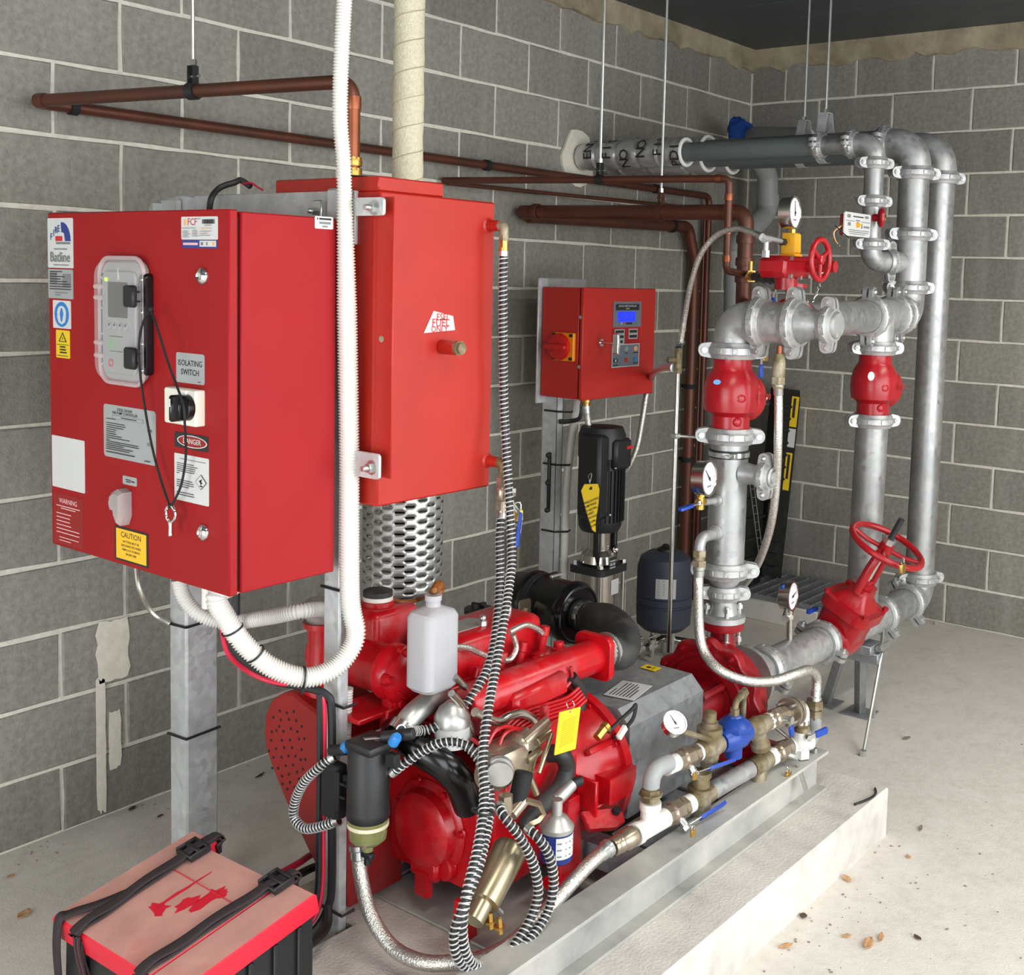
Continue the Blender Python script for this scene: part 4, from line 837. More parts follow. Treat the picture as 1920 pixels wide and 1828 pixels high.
# --- butterfly valve with gear box
bv = thing('butterfly_valve', 'red butterfly valve with gearbox, handwheel, yellow indicator box and gauge on the header', 'valve', TEE+HD*.125)
vc = TEE+HD*.125
b = MB(); b.lathe(vc-HD*.045, HD, [(0, .057), (.02, .06), (.025, .07), (.065, .07), (.07, .06), (.09, .057)], 32); b.cyl(vc+Z_*.05, vc+Z_*.115, .024); b.lathe(vc+Z_*.10, Z_, [(0, .04), (.012, .04)], 24); b.cyl(vc-Z_*.05, vc-Z_*.085, .022); b.obj('valve_body', 'red_valve', bv)
gb = V((-2.459,-1.55,1.699)); gt = gb.z
b = MB(); b.prism([(-.085, -.018), (-.07, -.036), (.055, -.036), (.085, -.02), (.085, .012), (.06, .028), (-.055, .028), (-.082, .012)], gb+V((0, .045, 0)), X_, Z_, .085, .008); b.cyl(gb+V((0, 0, -.035)), gb+V((0, 0, -.07)), .034, None, 20); b.cyl(gb+V((.055, -.03, 0)), gb+V((.055, -.13, .0)), .017, None, 16); b.obj('gearbox', 'red_valve', bv)
for x_, z_ in ((-.06, -.03), (.0, -.035), (.05, -.03), (-.05, .02), (.045, .022)):
    b = MB(); q = gb+V((x_, -.04, z_)); b.hexa(q, q+V((0, -.01, 0)), .0065); b.obj('bolt', 'zinc', bv)
hw = V((-2.505,-1.68,1.717))
b = MB(); b.torus(hw, Y_, .057, .0085, 36, 10)
for k in range(3):
    a = 2*PI*k/3+.5; b.tube([hw, hw+V((math.cos(a)*.055, 0, math.sin(a)*.055))], .0065, 8)
b.lathe(hw+V((0, .012, 0)), -Y_, [(0, .015), (.02, .014), (.024, .008)], 14); b.cyl(hw, V((hw.x, gb.y-.03, hw.z)), .008); b.obj('handwheel', 'red_valve', bv)
yb = V((-2.435,-1.55,1.765))
b = MB(); b.prism([(-.022, -.03), (.022, -.03), (.018, .03), (-.016, .03)], yb+V((0, .022, 0)), X_, Z_, .044, .005); b.box(yb+V((0, 0, -.035)), (.05, .05, .01), .002); b.obj('indicator_box', 'yellow_box', bv)
gg = V((-2.474,-1.58,1.852))
b = MB(); b.cyl(yb+V((0, 0, .028)), V((yb.x, yb.y, gg.z-.04)), .008, None, 8); b.hexa(yb+V((0, 0, .03)), yb+V((0, 0, .045)), .011); b.obj('gauge_stem', 'brass', bv)
gauge(bv, gg, (.1, -1, .04), .046, needle=PI/2, depth=.04)
s0 = V((-2.616,-1.55,1.776)); s1 = V((-2.588,-1.55,1.771)); s2 = V((-2.475,-1.55,1.767))
b = MB(); b.cyl(s0, s2, .0075); b.cyl(s1+V((-.018, 0, 0)), s1+V((.018, 0, 0)), .0105); b.cyl(s1, V((s1.x, s1.y, gb.z+.02)), .0085); b.hexa(V((s1.x, s1.y, gb.z+.02)), V((s1.x, s1.y, gb.z+.04)), .012); b.obj('sensing_tee', 'galv_cast', bv)
b = MB(); b.hexa(s2+V((-.004, 0, 0)), s2+V((-.024, 0, 0)), .011); b.obj('black_nut', 'black', bv)
lk = smooth([(-2.329,-1.6,1.687),(-2.336,-1.6,1.652),(-2.321,-1.58,1.617),(-2.353,-1.58,1.585)], 5)
b = MB(); P_ = resample(lk, .013)
for i, q in enumerate(P_[:-1]):
    d = (P_[i+1]-q).normalized(); s_ = d.cross(V((.6, -.8, 0))).normalized() if i % 2 else V((.6, -.8, 0)); pts = [q+d*(.0065*math.cos(a)*1.15)+s_*(.004*math.sin(a)) for a in [2*PI*k/10 for k in range(11)]]
    b.tube(pts, .0013, 5, False)
b.obj('chain', 'chrome', bv)
def padlock(label, p, s, u=X_, drop=Z_*-1):
    p = V(p); t = thing('padlock', label, 'padlock', p); u = V(u).normalized(); n_ = u.cross(Z_)
    b = MB(); b.prism(rrect(s, s*1.1, s*.15), p+n_*(-s*.2), u, Z_, s*.4, s*.05); b.obj('lock_body', 'brass', t)
    b = MB(); b.tube([p+u*(-s*.3)+Z_*s*.5, p+u*(-s*.3)+Z_*s*.9]+[p+u*(-s*.3*math.cos(PI*k/8))+Z_*(s*.9+s*.3*math.sin(PI*k/8)) for k in range(1, 8)]+[p+u*(s*.3)+Z_*s*.9, p+u*(s*.3)+Z_*s*.5], s*.09, 8); b.obj('shackle', 'chrome', t)
padlock('small brass padlock on the chain hanging from the gearbox handwheel', (-2.38,-1.58,1.575), .022)
padlock('brass padlock beneath the header behind the big elbow', (-2.478,-1.5,1.43), .026)
# test valve cluster behind the elbow
tv = thing('test_valve', 'brass test valve joining the slim copper pipe to dark fittings under the gearbox', 'valve', (-1.991,-1.16,1.67))
b = MB(); q0 = V((-2.009,-1.16,1.67)); q1 = V((-2.311,-1.45,1.659)); b.cyl(q0, q0+(q1-q0)*.25, .016, None, 12); b.hexa(q0+(q1-q0)*.1, q0+(q1-q0)*.16, .022); b.cyl(q0+(q1-q0)*.12, q0+(q1-q0)*.12+Z_*.05, .008); b.obj('brass_body', 'brass', tv)
b = MB(); b.cyl(q0+(q1-q0)*.25, q1, .014, None, 12)
for u_ in (.4, .6, .8): b.hexa(q0+(q1-q0)*u_, q0+(q1-q0)*(u_+.07), .021)
b.obj('dark_nipples', 'rubber', tv)
lever(tv, V((-2.257,-1.4,1.623)), (0, 0, -1), .06, .014, n_=-Y_)
tb = thing('drain_fitting', 'bronze drain fitting under the header with a blue handle beside it', 'fitting', (-2.578,-1.6,1.422))
b = MB(); a = V((-2.575,-1.6,1.47)); c_ = V((-2.575,-1.6,1.358)); b.cyl(a, a+(c_-a)*.2, .0085); b.obj('copper_tail', 'copper_bright', tb)
b = MB(); b.lathe(a+(c_-a)*.2, c_-a, [(0, .014), (.03, .019), (.06, .019), (.075, .016), (.10, .016)], 14); b.hexa(a+(c_-a)*.8, a+(c_-a)*.98, .021); b.obj('bronze_check', 'bronze', tb)
lever(tb, V((-2.5,-1.5,1.428)), (0, 0, -1), .06, .014, n_=-Y_)
b = MB(); q = V((-2.362,-1.55,1.45)); b.prism(rrect(.02, .045, .006), q, X_, Z_, .008); b.obj('blue_handle', 'blue_handle', tb)
braid('braided stainless hose hanging from the bronze fitting, curving behind the discharge riser', [c_]+[(-2.567,-1.6,1.299),(-2.561,-1.6,1.19),(-2.523,-1.58,1.075),(-2.483,-1.55,0.953),(-2.43,-1.5,0.847),(-2.396,-1.45,0.761),(-2.38,-1.4,0.698),(-2.397,-1.38,0.674)], .0125)
# sensing line to the controller
sl = thing('sensing_line', 'thin steel sensing tube standing beside the riser with a brass tee on top', 'tube', (-1.367,-0.447,0.02))
A_ = V((-2.485,-1.2,1.358)); B_ = V((-2.502,-1.2,1.192)); bz = V((-2.522,-1.2,0.467))
b = MB(); b.cyl(A_+V((0, 0, .02)), (A_.x, A_.y, bz.z), .0072, None, 10); b.obj('tube', 'steel', sl)
b = MB(); q = A_+V((0, 0, .03)); b.cyl(q+V((0, 0, -.02)), q+V((0, 0, .05)), .012, None, 10); b.hexa(q+V((0, 0, -.03)), q+V((0, 0, -.012)), .014); b.hexa(q+V((0, 0, .035)), q+V((0, 0, .05)), .014); b.cyl(q+V((0, 0, .012)), q+V((-.03, .02, .012)), .010); b.obj('brass_tee', 'bronze', sl)
b = MB(); q = V((A_.x, A_.y, B_.z-.03)); b.cyl(q, q+V((.13, -.15, -.01)), .005); b.box(q, (.026, .022, .016), .002); b.obj('clip_arm', 'zinc', sl)
braid('thin braided hose arching from the gearbox tee down to the sensing tube', [s0]+[(-2.599,-1.5,1.792),(-2.572,-1.44,1.801),(-2.559,-1.37,1.784),(-2.548,-1.31,1.729),(-2.52,-1.26,1.641),(-2.485,-1.22,1.542),(-2.473,-1.2,1.458)]+[A_+V((0, 0, .085))], .0085)
# --- header run, second check valve, bypass leg
def HP(t_): return TEE+(HE-TEE)*t_
TX = .71; T2 = HP(TX)
spool('short galvanised header pipe behind the capped reducer', HP(.16), HP(.62), .057)
coupling('galvanised coupling on the header left of the second check valve tee', HP(.635), HD, .057, Z_)
t2 = thing('pipe_tee', 'galvanised header tee above the smaller red check valve', 'tee', T2)
b = MB(); b.cyl(HP(.63), HP(.83), .060, None, 32); b.cyl(T2, T2-Z_*.12, .060, None, 32); b.obj('tee_body', 'galv_cast', t2)
LC = V((.8, -.6, 0))
def TZ(z): return V((T2.x, T2.y, z))
coupling('galvanised coupling on top of the smaller red check valve', TZ(1.43), Z_, .057, LC)
cv2 = checkvalve('smaller red check valve on the bypass leg with a pale oval sticker', T2.x, T2.y, 1.19, 1.415, 1.0, LC)
p = V((-1.911,-1.59,1.349)); b = MB(); b.prism(ellipse(.026, .03), p, V((.86, -.5, 0)), Z_, .002); b.obj('oval_sticker', 'label_white', cv2)
coupling('galvanised coupling below the smaller red check valve', TZ(1.172), Z_, .057, LC)
SA = V((-2.42, -1.46, .432)); SB = V((-1.06, -1.465, .40)); SD = (SB-SA).normalized()
def SP(x): return SA+(SB-SA)*((x-SA.x)/(SB.x-SA.x))
sx_ = -1.615
spool('galvanised bypass pipe dropping from the smaller check valve behind the gate valve wheel', TZ(1.16), V((sx_, -1.468, .46)), .057)
coupling('left of the two close galvanised couplings before the tall riser', HP(.845), HD, .057, Z_)
spool('very short galvanised header piece between the two close couplings', HP(.83), HP(.95), .057)
coupling('right of the two close galvanised couplings before the tall riser', HP(.905), HD, .057, Z_)
R2 = V((-1.30, -1.458, 0))
def QZ(z): return V((R2.x, R2.y, z))
elbow('galvanised elbow turning the header up into the tall riser', [HP(.93), QZ(1.545), QZ(1.64)], .0605, .07)
coupling('galvanised coupling low on the tall riser above the header elbow', QZ(1.645), Z_, .057, LC)
FD = V((-1.485, -1.378, 1.738))
t3 = thing('pipe_tee', 'galvanised tee on the tall riser feeding the flow switch branch', 'tee', QZ(1.738))
b = MB(); b.cyl(QZ(1.655), QZ(1.83), .061, None, 32); fdir = (FD-QZ(1.738)); fdir.z = 0; fdir.normalize(); b.cyl(QZ(1.738), QZ(1.738)+fdir*.1, .042, None, 24); b.obj('tee_body', 'galv_cast', t3)
coupling('galvanised coupling in the middle of the tall riser above the branch tee', QZ(1.845), Z_, .057, LC)
spool('bright galvanised upper pipe of the tall riser', QZ(1.85), QZ(2.08), .057)
coupling('galvanised coupling under the top elbow of the tall riser', QZ(2.072), Z_, .057, LC)
elbow('galvanised top elbow of the tall riser turning back to the left wall', [QZ(2.08), QZ(2.182), V((R2.x, -1.34, 2.182))], .0605, .098)
coupling('galvanised coupling between the tall riser top elbow and its grey overhead pipe', (R2.x, -1.335, 2.182), Y_, .057, X_*-1+Z_*.2)
spool('galvanised stub joining the tall riser coupling to the middle grey pipe', (R2.x, -1.345, 2.182), (R2.x, -1.215, 2.182), .0568)
# flow switch branch
LD = V((.86, -.5, 0))
def FZ(z): return V((FD.x, FD.y, z))
coupling('small galvanised coupling between the branch tee and the flow switch elbow', QZ(1.738)+fdir*.105, fdir, .036, Z_)
elbow('small galvanised elbow below the flow switch', [QZ(1.738)+fdir*.11, FD, FZ(1.80)], .0385, .058)
coupling('small galvanised coupling just under the flow switch box', FZ(1.80), Z_, .036, LD)
spool('small galvanised pipe behind the flow switch box', FZ(1.80), FZ(1.955), .036)
coupling('small galvanised coupling just above the flow switch box', FZ(1.957), Z_, .036, LD)
spool('small bright galvanised pipe above the flow switch', FZ(1.955), FZ(2.10), .036)
coupling('small galvanised coupling under the top elbow of the flow switch branch', FZ(2.095), Z_, .036, LD)
elbow('small galvanised top elbow of the flow switch branch', [FZ(2.10), FZ(2.168), V((FD.x, -1.29, 2.168))], .0385, .062)
coupling('right one of two small couplings on the front overhead pipe', (FD.x, -1.285, 2.168), Y_, .036, -X_+Z_*.1)
spool('short bright pipe between the two small overhead couplings', (FD.x, -1.29, 2.168), (FD.x, -1.15, 2.168), .036)
coupling('left one of two small couplings on the front overhead pipe', (FD.x, -1.155, 2.168), Y_, .036, -X_+Z_*.1)
fs_ = thing('flow_switch', 'square white-faced flow switch with yellow dial and loose wires on the branch pipe', 'switch', (-1.803,-1.47,1.811))
R = (-1.816,-1.47,1.8525,0.21,0.079)
b = MB(); b.box((R[0]+.04, -1.445, R[2]), (R[3]*.72, .045, R[4]*.9), .004); b.obj('case', 'red_valve', fs_)
sign(fs_, 'face_plate', R, 'y', 'label_white', [('b', 'ink', .02, .34, .4, .05), ('e', 'ink_grey', -.34, .34, .14, .16), ('e', 'ink_grey', .34, .36, .16, .12), ('b', 'ink_grey', -.28, .14, .32, .03), ('b', 'ink_grey', .3, .14, .34, .03), ('b', 'ink_grey', 0, .18, .16, .05), ('b', 'ink_grey', .34, -.06, .22, .08), ('b', 'ink_grey', -.32, .0, .1, .14), ('b', 'ink_grey', .16, -.04, .03, .2), ('b', 'ink_grey', .05, -.24, .78, .03), ('b', 'ink_grey', .05, -.32, .74, .03), ('b', 'ink_grey', .0, -.4, .6, .025)], r=.008, t=.004)
b = MB(); q = V(R[:3])+V((-.004, -.004, .0)); b.lathe(q, -Y_, [(0, .0095), (.008, .0085), (.010, .004)], 14); b.box(q+V((0, -.011, 0)), (.016, .004, .004)); b.obj('dial_knob', 'yellow_box', fs_)
b = MB(); q = V((-1.546,-1.44,1.893)); b.torus(q, V((.5, -.86, 0)), .027, .010, 22, 8); b.cyl(q+V((0, .03, 0)), q, .014); b.obj('red_plug', 'red_valve', fs_)
b = MB(); b.hexa(q+V((.002, -.004, 0)), q+V((.008, -.016, 0)), .012); b.obj('brass_insert', 'brass', fs_)
for m_, off in (('orange', 0), ('label_white', 3), ('black', 7)):
    b = MB(); b.tube(smooth([V(x)+V((off*.0012, 0, -off*.0005)) for x in [(-1.892,-1.46,1.852),(-1.943,-1.46,1.835),(-1.97,-1.46,1.819),(-1.955,-1.46,1.795),(-1.921,-1.46,1.779)]], 5), .0018, 5); b.obj('wire', m_, fs_)
b = MB(); b.tube(smooth([(-1.991,-1.475,1.841),(-1.933,-1.475,1.821),(-1.881,-1.475,1.806)], 3), .002, 5); b.obj('cable_sleeve', 'black', fs_)
# --- suction side
coupling('galvanised coupling under the top elbow of the suction drop pipe', (-1.06, -1.468, 2.075), Z_, .057, LC)
elbow('galvanised top elbow of the suction drop pipe turning back to the left wall', [(-1.06, -1.468, 2.08), (-1.06, -1.468, 2.195), (-1.06, -1.345, 2.195)], .0605, .098)
b = MB(); b.cyl((-1.06, -1.35, 2.195), (-1.06, -1.32, 2.195), .0605, None, 28); tag(b.obj('pipe_collar', 'galv_cast'), 'plain galvanised collar on the rear overhead pipe behind the top elbows', 'collar')
spool('tall galvanised suction drop pipe nearest the right wall', (-1.06, -1.468, 2.07), (-1.06, -1.468, .49), .057)
coupling('galvanised coupling at the foot of the suction drop pipe', (-1.06, -1.468, .482), Z_, .057, LC)
elbow('galvanised bottom elbow from the drop pipe to the suction line', [(-1.06, -1.468, .48), (-1.06, -1.466, .40), SP(-1.17)], .0605, .075)
coupling('galvanised coupling on the suction line beside the bottom elbow', SP(-1.175), SD, .057, -Y_+Z_*-1.2)
spool('short galvanised suction pipe between bottom elbow and tee', SP(-1.18), SP(-1.45), .057)
coupling('galvanised coupling on the suction line just right of the gate valve', SP(-1.43), SD, .057, -Y_+Z_*-1.2)
t4 = thing('pipe_tee', 'galvanised suction tee hidden behind the gate valve bonnet', 'tee', SP(sx_))
b = MB(); b.cyl(SP(-1.69), SP(-1.44), .060, None, 30); b.cyl(SP(sx_), V((sx_, -1.468, .47)), .060, None, 30); b.obj('tee_body', 'galv_cast', t4)
# gate valve, stem leaning towards the open floor
gx = -1.80; gc = SP(gx); sd = V((0, -.435, .90)).normalized(); su = SD; sv = sd.cross(su)
gv_ = thing('gate_valve', 'red rising-stem gate valve with a large tilted handwheel on the suction line', 'valve', gc)
b = MB(); b.lathe(gc-SD*.105, SD, [(0, .058), (.02, .058), (.03, .075), (.07, .082), (.14, .082), (.18, .075), (.19, .058), (.21, .058)], 30)
def ring(h, a_, c__, nn=4): return [gc+sd*h+su*x+sv*y for x, y in rrect(a_, c__, min(a_, c__)*.25, nn)]
def loft(b, rings):
    n = len(rings[0]); vs = [v for r_ in rings for v in r_]; fs = [tuple(range(n-1, -1, -1)), tuple((len(rings)-1)*n+k for k in range(n))]
    for i in range(len(rings)-1):
        for k in range(n): fs.append((i*n+k, i*n+(k+1) % n, (i+1)*n+(k+1) % n, (i+1)*n+k))
    b.add(vs, fs)
loft(b, [ring(-.085, .05, .05), ring(-.05, .13, .12), ring(.03, .16, .155), ring(.105, .165, .16), ring(.106, .20, .19), ring(.128, .20, .19)]); b.obj('valve_body', 'red_valve', gv_)
b = MB(); loft(b, [ring(.1285, .20, .19), ring(.148, .20, .19), ring(.149, .16, .15), ring(.185, .09, .085), ring(.215, .08, .075), ring(.22, .085, .08)]); b.obj('bonnet', 'red_valve', gv_)
for x in (-1, 1):
    for y in (-1, 1):
        b = MB(); q = gc+sd*.148+su*(.086*x)+sv*(.080*y); b.hexa(q, q+sd*.012, .011); b.obj('bonnet_bolt', 'red_valve', gv_)
for x in (-1, 1):
    b = MB(); b.tube([gc+sd*.20+su*(.052*x), gc+sd*.30+su*(.048*x), gc+sd*.36+su*(.030*x), gc+sd*.365], .016, 10); b.obj('yoke_arm', 'red_valve', gv_)
b = MB(); b.lathe(gc+sd*.215, sd, [(0, .03), (.012, .03), (.014, .02), (.03, .02)], 18); b.obj('gland', 'red_valve', gv_)
b = MB(); b.cyl(gc+sd*.20, gc+sd*.37, .0105, None, 14); b.obj('stem', 'chrome', gv_)
b = MB(); P_ = [gc+sd*(.37+.0022*k) for k in range(58)]; b.tube(P_, .011, 12, True, lambda i: .0115 if i % 2 else .0095); b.obj('stem_thread', 'rubber', gv_)
wc = gc+sd*.385
b = MB(); b.torus(wc, sd, .128, .0115, 44, 10)
for k in range(4):
    a = PI*k/2+.35; e = su*math.cos(a)+sv*math.sin(a); b.tube([wc+e*.02-sd*.012, wc+e*.07-sd*.012, wc+e*.122], .0085, 8)
b.lathe(wc-sd*.02, sd, [(0, .026), (.03, .024)], 16); b.obj('handwheel', 'red_valve', gv_)
b = MB(); b.hexa(wc+sd*.008, wc+sd*.03, .021); b.obj('wheel_nut', 'zinc', gv_)
padlock('brass padlock clipped to the rim of the large tilted handwheel', (-1.928,-1.74,0.728), .03)
coupling('galvanised coupling left of the gate valve on the suction line', SP(-1.925), SD, .057, -Y_+Z_*-.4)
sc_ = thing('suction_pipe', 'dusty galvanised suction pipe between gate valve and pump with a gauge on top', 'pipe', SP(-2.1))
b = MB(); b.cyl(SP(-1.91), SP(-2.31), .057, None, 34); b.obj('tube', 'galv_cast', sc_)
coupling('galvanised coupling at the pump end of the suction pipe', SP(-2.325), SD, .057, -Y_+Z_*-.5)
b = MB(); b.lathe(SP(-2.33), -SD, [(0, .057), (.02, .057), (.07, .066), (.10, .070), (.125, .074)], 32); b.lathe(SP(-2.44), -SD, [(0, .10), (.018, .10)], 32); b.obj('reducer', 'galv_cast', sc_)
gb2 = V((-2.15,-1.455,0.498)); gt2 = V((-2.158,-1.455,0.554))
g2 = thing('pressure_gauge', 'small pressure gauge on a brass cock standing on the suction pipe', 'gauge', gb2)
b = MB(); b.cyl(gb2+V((0, 0, -.02)), gt2+V((0, 0, .03)), .0105, None, 12); b.hexa(gt2, gt2+V((0, 0, .014)), .014); b.cyl(gt2+V((-.03, 0, .006)), gt2+V((.09, .05, .012)), .012, None, 12); b.hexa(gt2+V((.04, .022, .009)), gt2+V((.055, .03, .010)), .016); b.obj('cock', 'steel', g2)
gauge(g2, V((-2.165,-1.47,0.633)), (.14, -1, .04), .047, needle=.25, depth=.04)
lever(g2, gt2+V((-.02, .0, .02)), (-.2, .1, 1), .10, .016, n_=-Y_)
q = V((-1.891,-1.4,0.515)); b = MB(); b.prism(rrect(.07, .014, .004), q, X_, Z_, .012); b.obj('blue_grip', 'blue_handle', g2)
# stand under the suction line
st = thing('pipe_stand', 'galvanised steel trestle with threaded legs propping the suction line beside the gate valve', 'stand', (-1.5, -1.42, 0))
b = MB(); b.box((-1.56, -1.43, .317), (.10, .16, .035), .004); b.box((-1.56, -1.43, .285), (.06, .2, .04), .004); b.obj('saddle', 'galv_guard', st)
f1_ = V((-1.408,-1.392,0)); f2_ = V((-1.396,-1.242,0)); f3_ = V((-1.782,-1.573,0))
b = MB(); b.cyl((f1_.x, f1_.y, .004), (-1.54, -1.44, .29), .022, None, 4); b.obj('leg', 'galv_guard', st)
b = MB(); b.cyl((f2_.x, f2_.y, .004), (-1.57, -1.38, .28), .022, None, 4); b.obj('leg', 'galv_guard', st)
for a in (f1_, f2_): b = MB(); b.box((a.x, a.y, .003), (.11, .11, .006)); b.obj('foot_plate', 'galv_guard', st)
b = MB(); b.cyl((f3_.x, f3_.y, 0), (-1.545, -1.525, .30), .0065, None, 8); b.cyl((f3_.x, f3_.y, 0), (f3_.x, f3_.y, .02), .013, None, 6); b.obj('threaded_leg', 'zinc', st)
b = MB(); b.cyl((f1_.x-.01, f1_.y-.06, 0), (-1.50, -1.51, .42), .0065, None, 8); b.obj('threaded_leg', 'zinc', st)
b = MB(); b.cyl((-1.53, -1.40, .29), (-1.53, -1.50, .30), .006, None, 6); b.cyl((-1.58, -1.525, .325), (-1.49, -1.525, .325), .012, None, 6); b.obj('cross_bolt', 'zinc', st)

# ---------------------------------------------------------------- skid, coupling guard, diesel engine and its parts
sk = thing('steel_skid', 'dusty galvanised skid of two long steel beams on the plinth carrying engine and pump', 'skid', (-3.1, -1.4, .15))
for nm, y in (('near', -1.70), ('far', -1.10)):
    b = MB(); x0 = -3.98 if nm == 'near' else -3.66; b.box2((x0, y-.04, .151), (-2.43, y+.04, .160)); b.box2((x0, y-.04, .262), (-2.43, y+.04, .271)); b.box2((x0, y-.005, .160), (-2.43, y+.005, .262)); b.obj('beam', 'galv_dusty', sk)
for x in (-3.28, -2.95, -2.50):
    b = MB(); b.box2((x-.03, -1.66, .20), (x+.03, -1.14, .26)); b.obj('cross_member', 'galv_guard', sk)
b = MB(); b.box2((-3.68, -1.655, .152), (-3.32, -1.15, .158)); b.obj('drip_tray', 'galv_dusty', sk)
b = MB(); b.box2((-3.24, -1.655, .255), (-2.98, -1.54, .262)); b.obj('deck_plate', 'galv_guard', sk)
b = MB(); b.box2((-2.90, -1.655, .255), (-2.55, -1.50, .262)); b.obj('deck_plate', 'galv_guard', sk)
for x, y in ((-2.47, -1.715), (-3.07, -1.64)):
    b = MB(); b.cyl((x, y, .271), (x, y, .285), .008, None, 6); b.obj('anchor_bolt', 'zinc', sk)
# guard over the shaft coupling
gd = thing('coupling_guard', 'grey galvanised sheet guard over the drive shaft with white and yellow stickers', 'guard', (-3.0, -1.38, .262))
pf = [(-1.525, .263), (-1.525, .505), (-1.485, .545), (-1.275, .545), (-1.235, .505), (-1.235, .263)]
b = MB(); n = len(pf); vs = [(-3.155, y, z) for y, z in pf]+[(-2.80, y, z) for y, z in pf]; b.add(vs, [(i, i+1, n+i+1, n+i) for i in range(n-1)]+[tuple(range(n))])
g_ = b.obj('guard_sheet', 'galv_guard', gd, smooth=False); so = g_.modifiers.new('t', 'SOLIDIFY'); so.thickness = .003
sign(gd, 'instruction_label', (-3.035, -1.432, .548, .125, .088), (V((-.0, -1, 0))*-1*0+V((.98, .2, 0)), V((-.2, .98, 0))), 'label_white', lines('ink', -.42, [.4, .8, .84, .8, .82, .7, .5], .36, .11, .035), r=.001)
sign(gd, 'warning_label', (-2.845, -1.375, .548, .035, .05), (X_, Y_), 'yellow', [('b', 'ink', 0, -.2, .6, .06), ('e', 'ink', -.05, .1, .4, .3)], r=.001)

en = thing('diesel_engine', 'dusty red diesel engine on the skid with bell housing, manifold, filters and starter', 'engine', (-3.45, -1.34, .16))
def part(b, n, m='red_engine'): return b.obj(n, m, en)
# bell housing
BC = V((-3.2, -1.36, .385))
b = MB(); b.lathe(BC-X_*.13, X_, [(0, .14), (.04, .165), (.09, .178), (.125, .184), (.126, .197), (.152, .197), (.153, .16)], 44)
for k in range(8):
    a = 2*PI*k/8+.2; e = V((0, math.cos(a), math.sin(a))); b.box(BC+e*.175-X_*.05, (.11, .016, .02), .003, Matrix((X_, e.cross(X_), e)).transposed())
part(b, 'bell_housing')
for k in range(10):
    a = 2*PI*k/10+.1; e = V((0, math.cos(a), math.sin(a))); b = MB(); b.hexa(BC+e*.186-X_*.012, BC+e*.186-X_*.004+X_*-.012, .008); part(b, 'housing_bolt')
b = MB(); b.prism([(-.05, -.035), (.045, -.035), (.06, -.0), (.06, .03), (-.05, .03)], (-3.242,-1.52,0.396), X_, Z_, .05, .004); part(b, 'housing_lug')
b = MB(); p = V((-3.314,-1.56,0.333)); b.prism([(-.05, -.03), (.02, -.045), (.05, -.03), (.055, .0), (.03, .02), (-.05, .03)], p, V((.92, -.4, 0)), V((.2, .6, .5)), .014, .003); b.box(p+V((-.02, .03, .05)), (.012, .06, .1), .003); part(b, 'mounting_foot')
b = MB(); q = p+V((.028, -.02, .012)); b.cyl(q, q+V((0, -.006, .01)), .010); part(b, 'foot_hole', 'black_matt')
# block, head, sump
b = MB(); b.box2((-3.60, -1.47, .30), (-3.31, -1.13, .585), .02, 2); b.box2((-3.58, -1.49, .40), (-3.32, -1.45, .50), .01); b.box2((-3.59, -1.44, .19), (-3.33, -1.16, .31), .03, 2); part(b, 'engine_block')
b = MB(); b.box2((-3.60, -1.43, .585), (-3.31, -1.14, .665), .012, 2); part(b, 'cylinder_head')
b = MB(); b.box2((-3.59, -1.315, .664), (-3.25, -1.15, .785), .028, 3); b.box2((-3.60, -1.325, .664), (-3.24, -1.14, .682), .004); part(b, 'rocker_cover')
for u, v in ((905,1163), (978,1140)):
    b = MB(); q = V((-3.438,-1.27,0.786)) if u == 905 else V((-3.30, -1.23, .785)); b.cyl(q, q+Z_*.012, .012, None, 6); b.sphere(q+Z_*.018, .009, 10, 6); part(b, 'cap_nut', 'zinc')
b = MB(); q = V((-3.47, -1.235, .785)); b.prism([(-.06, -.03), (.05, -.035), (.07, .0), (.05, .035), (-.06, .03)], q, X_, Y_, .002); part(b, 'worn_patch', 'alu')
# injectors and rocker hardware behind the manifold tube
for i, (u, v) in enumerate(((1005,1172), (962,1222), (918,1262), (875,1300))):
    o_ = [V((-3.293,-1.33,0.733)), V((-3.39,-1.34,0.718)), V((-3.465,-1.34,0.71)), V((-3.548,-1.34,0.693))][i]
    b = MB(); b.lathe(o_+V((0, 0, -.07)), V((.15, -.1, 1)), [(0, .014), (.03, .014), (.034, .01), (.075, .01), (.078, .013), (.10, .012)], 10); b.box(o_+V((.02, .0, -.05)), (.07, .05, .03), .008); part(b, 'injector')
    b = MB(); q = o_+V((.045, -.03, -.045)); b.lathe(q, Z_, [(0, .018), (.014, .018), (.016, .014), (.03, .013), (.032, .006)], 12); part(b, 'dome_nut')
# charge tube with square flange
MA = V((-3.576,-1.4,0.672)); MBp = V((-3.14,-1.4,0.665)); md = (MBp-MA).normalized()
b = MB(); b.lathe(MA-md*.06, md, [(0, .035), (.012, .044), ((MBp-MA).length+.05, .044)], 30); part(b, 'charge_tube')
fu = Y_; fv = md.cross(fu)
b = MB(); b.prism(rrect(.118, .118, .022), MBp+md*.0, -fu, Z_, .018, .003); part(b, 'square_flange')
for x in (-1, 1):
    for z in (-1, 1):
        b = MB(); q = MBp+V((-.001, .043*x, .043*z)); b.hexa(q, q-X_*.008, .008); part(b, 'flange_bolt')
b = MB(); b.lathe(MBp+md*.018, md, [(0, .046), (.02, .046), (.021, .05), (.032, .05)], 26, True); part(b, 'hose_clamp', 'zinc')
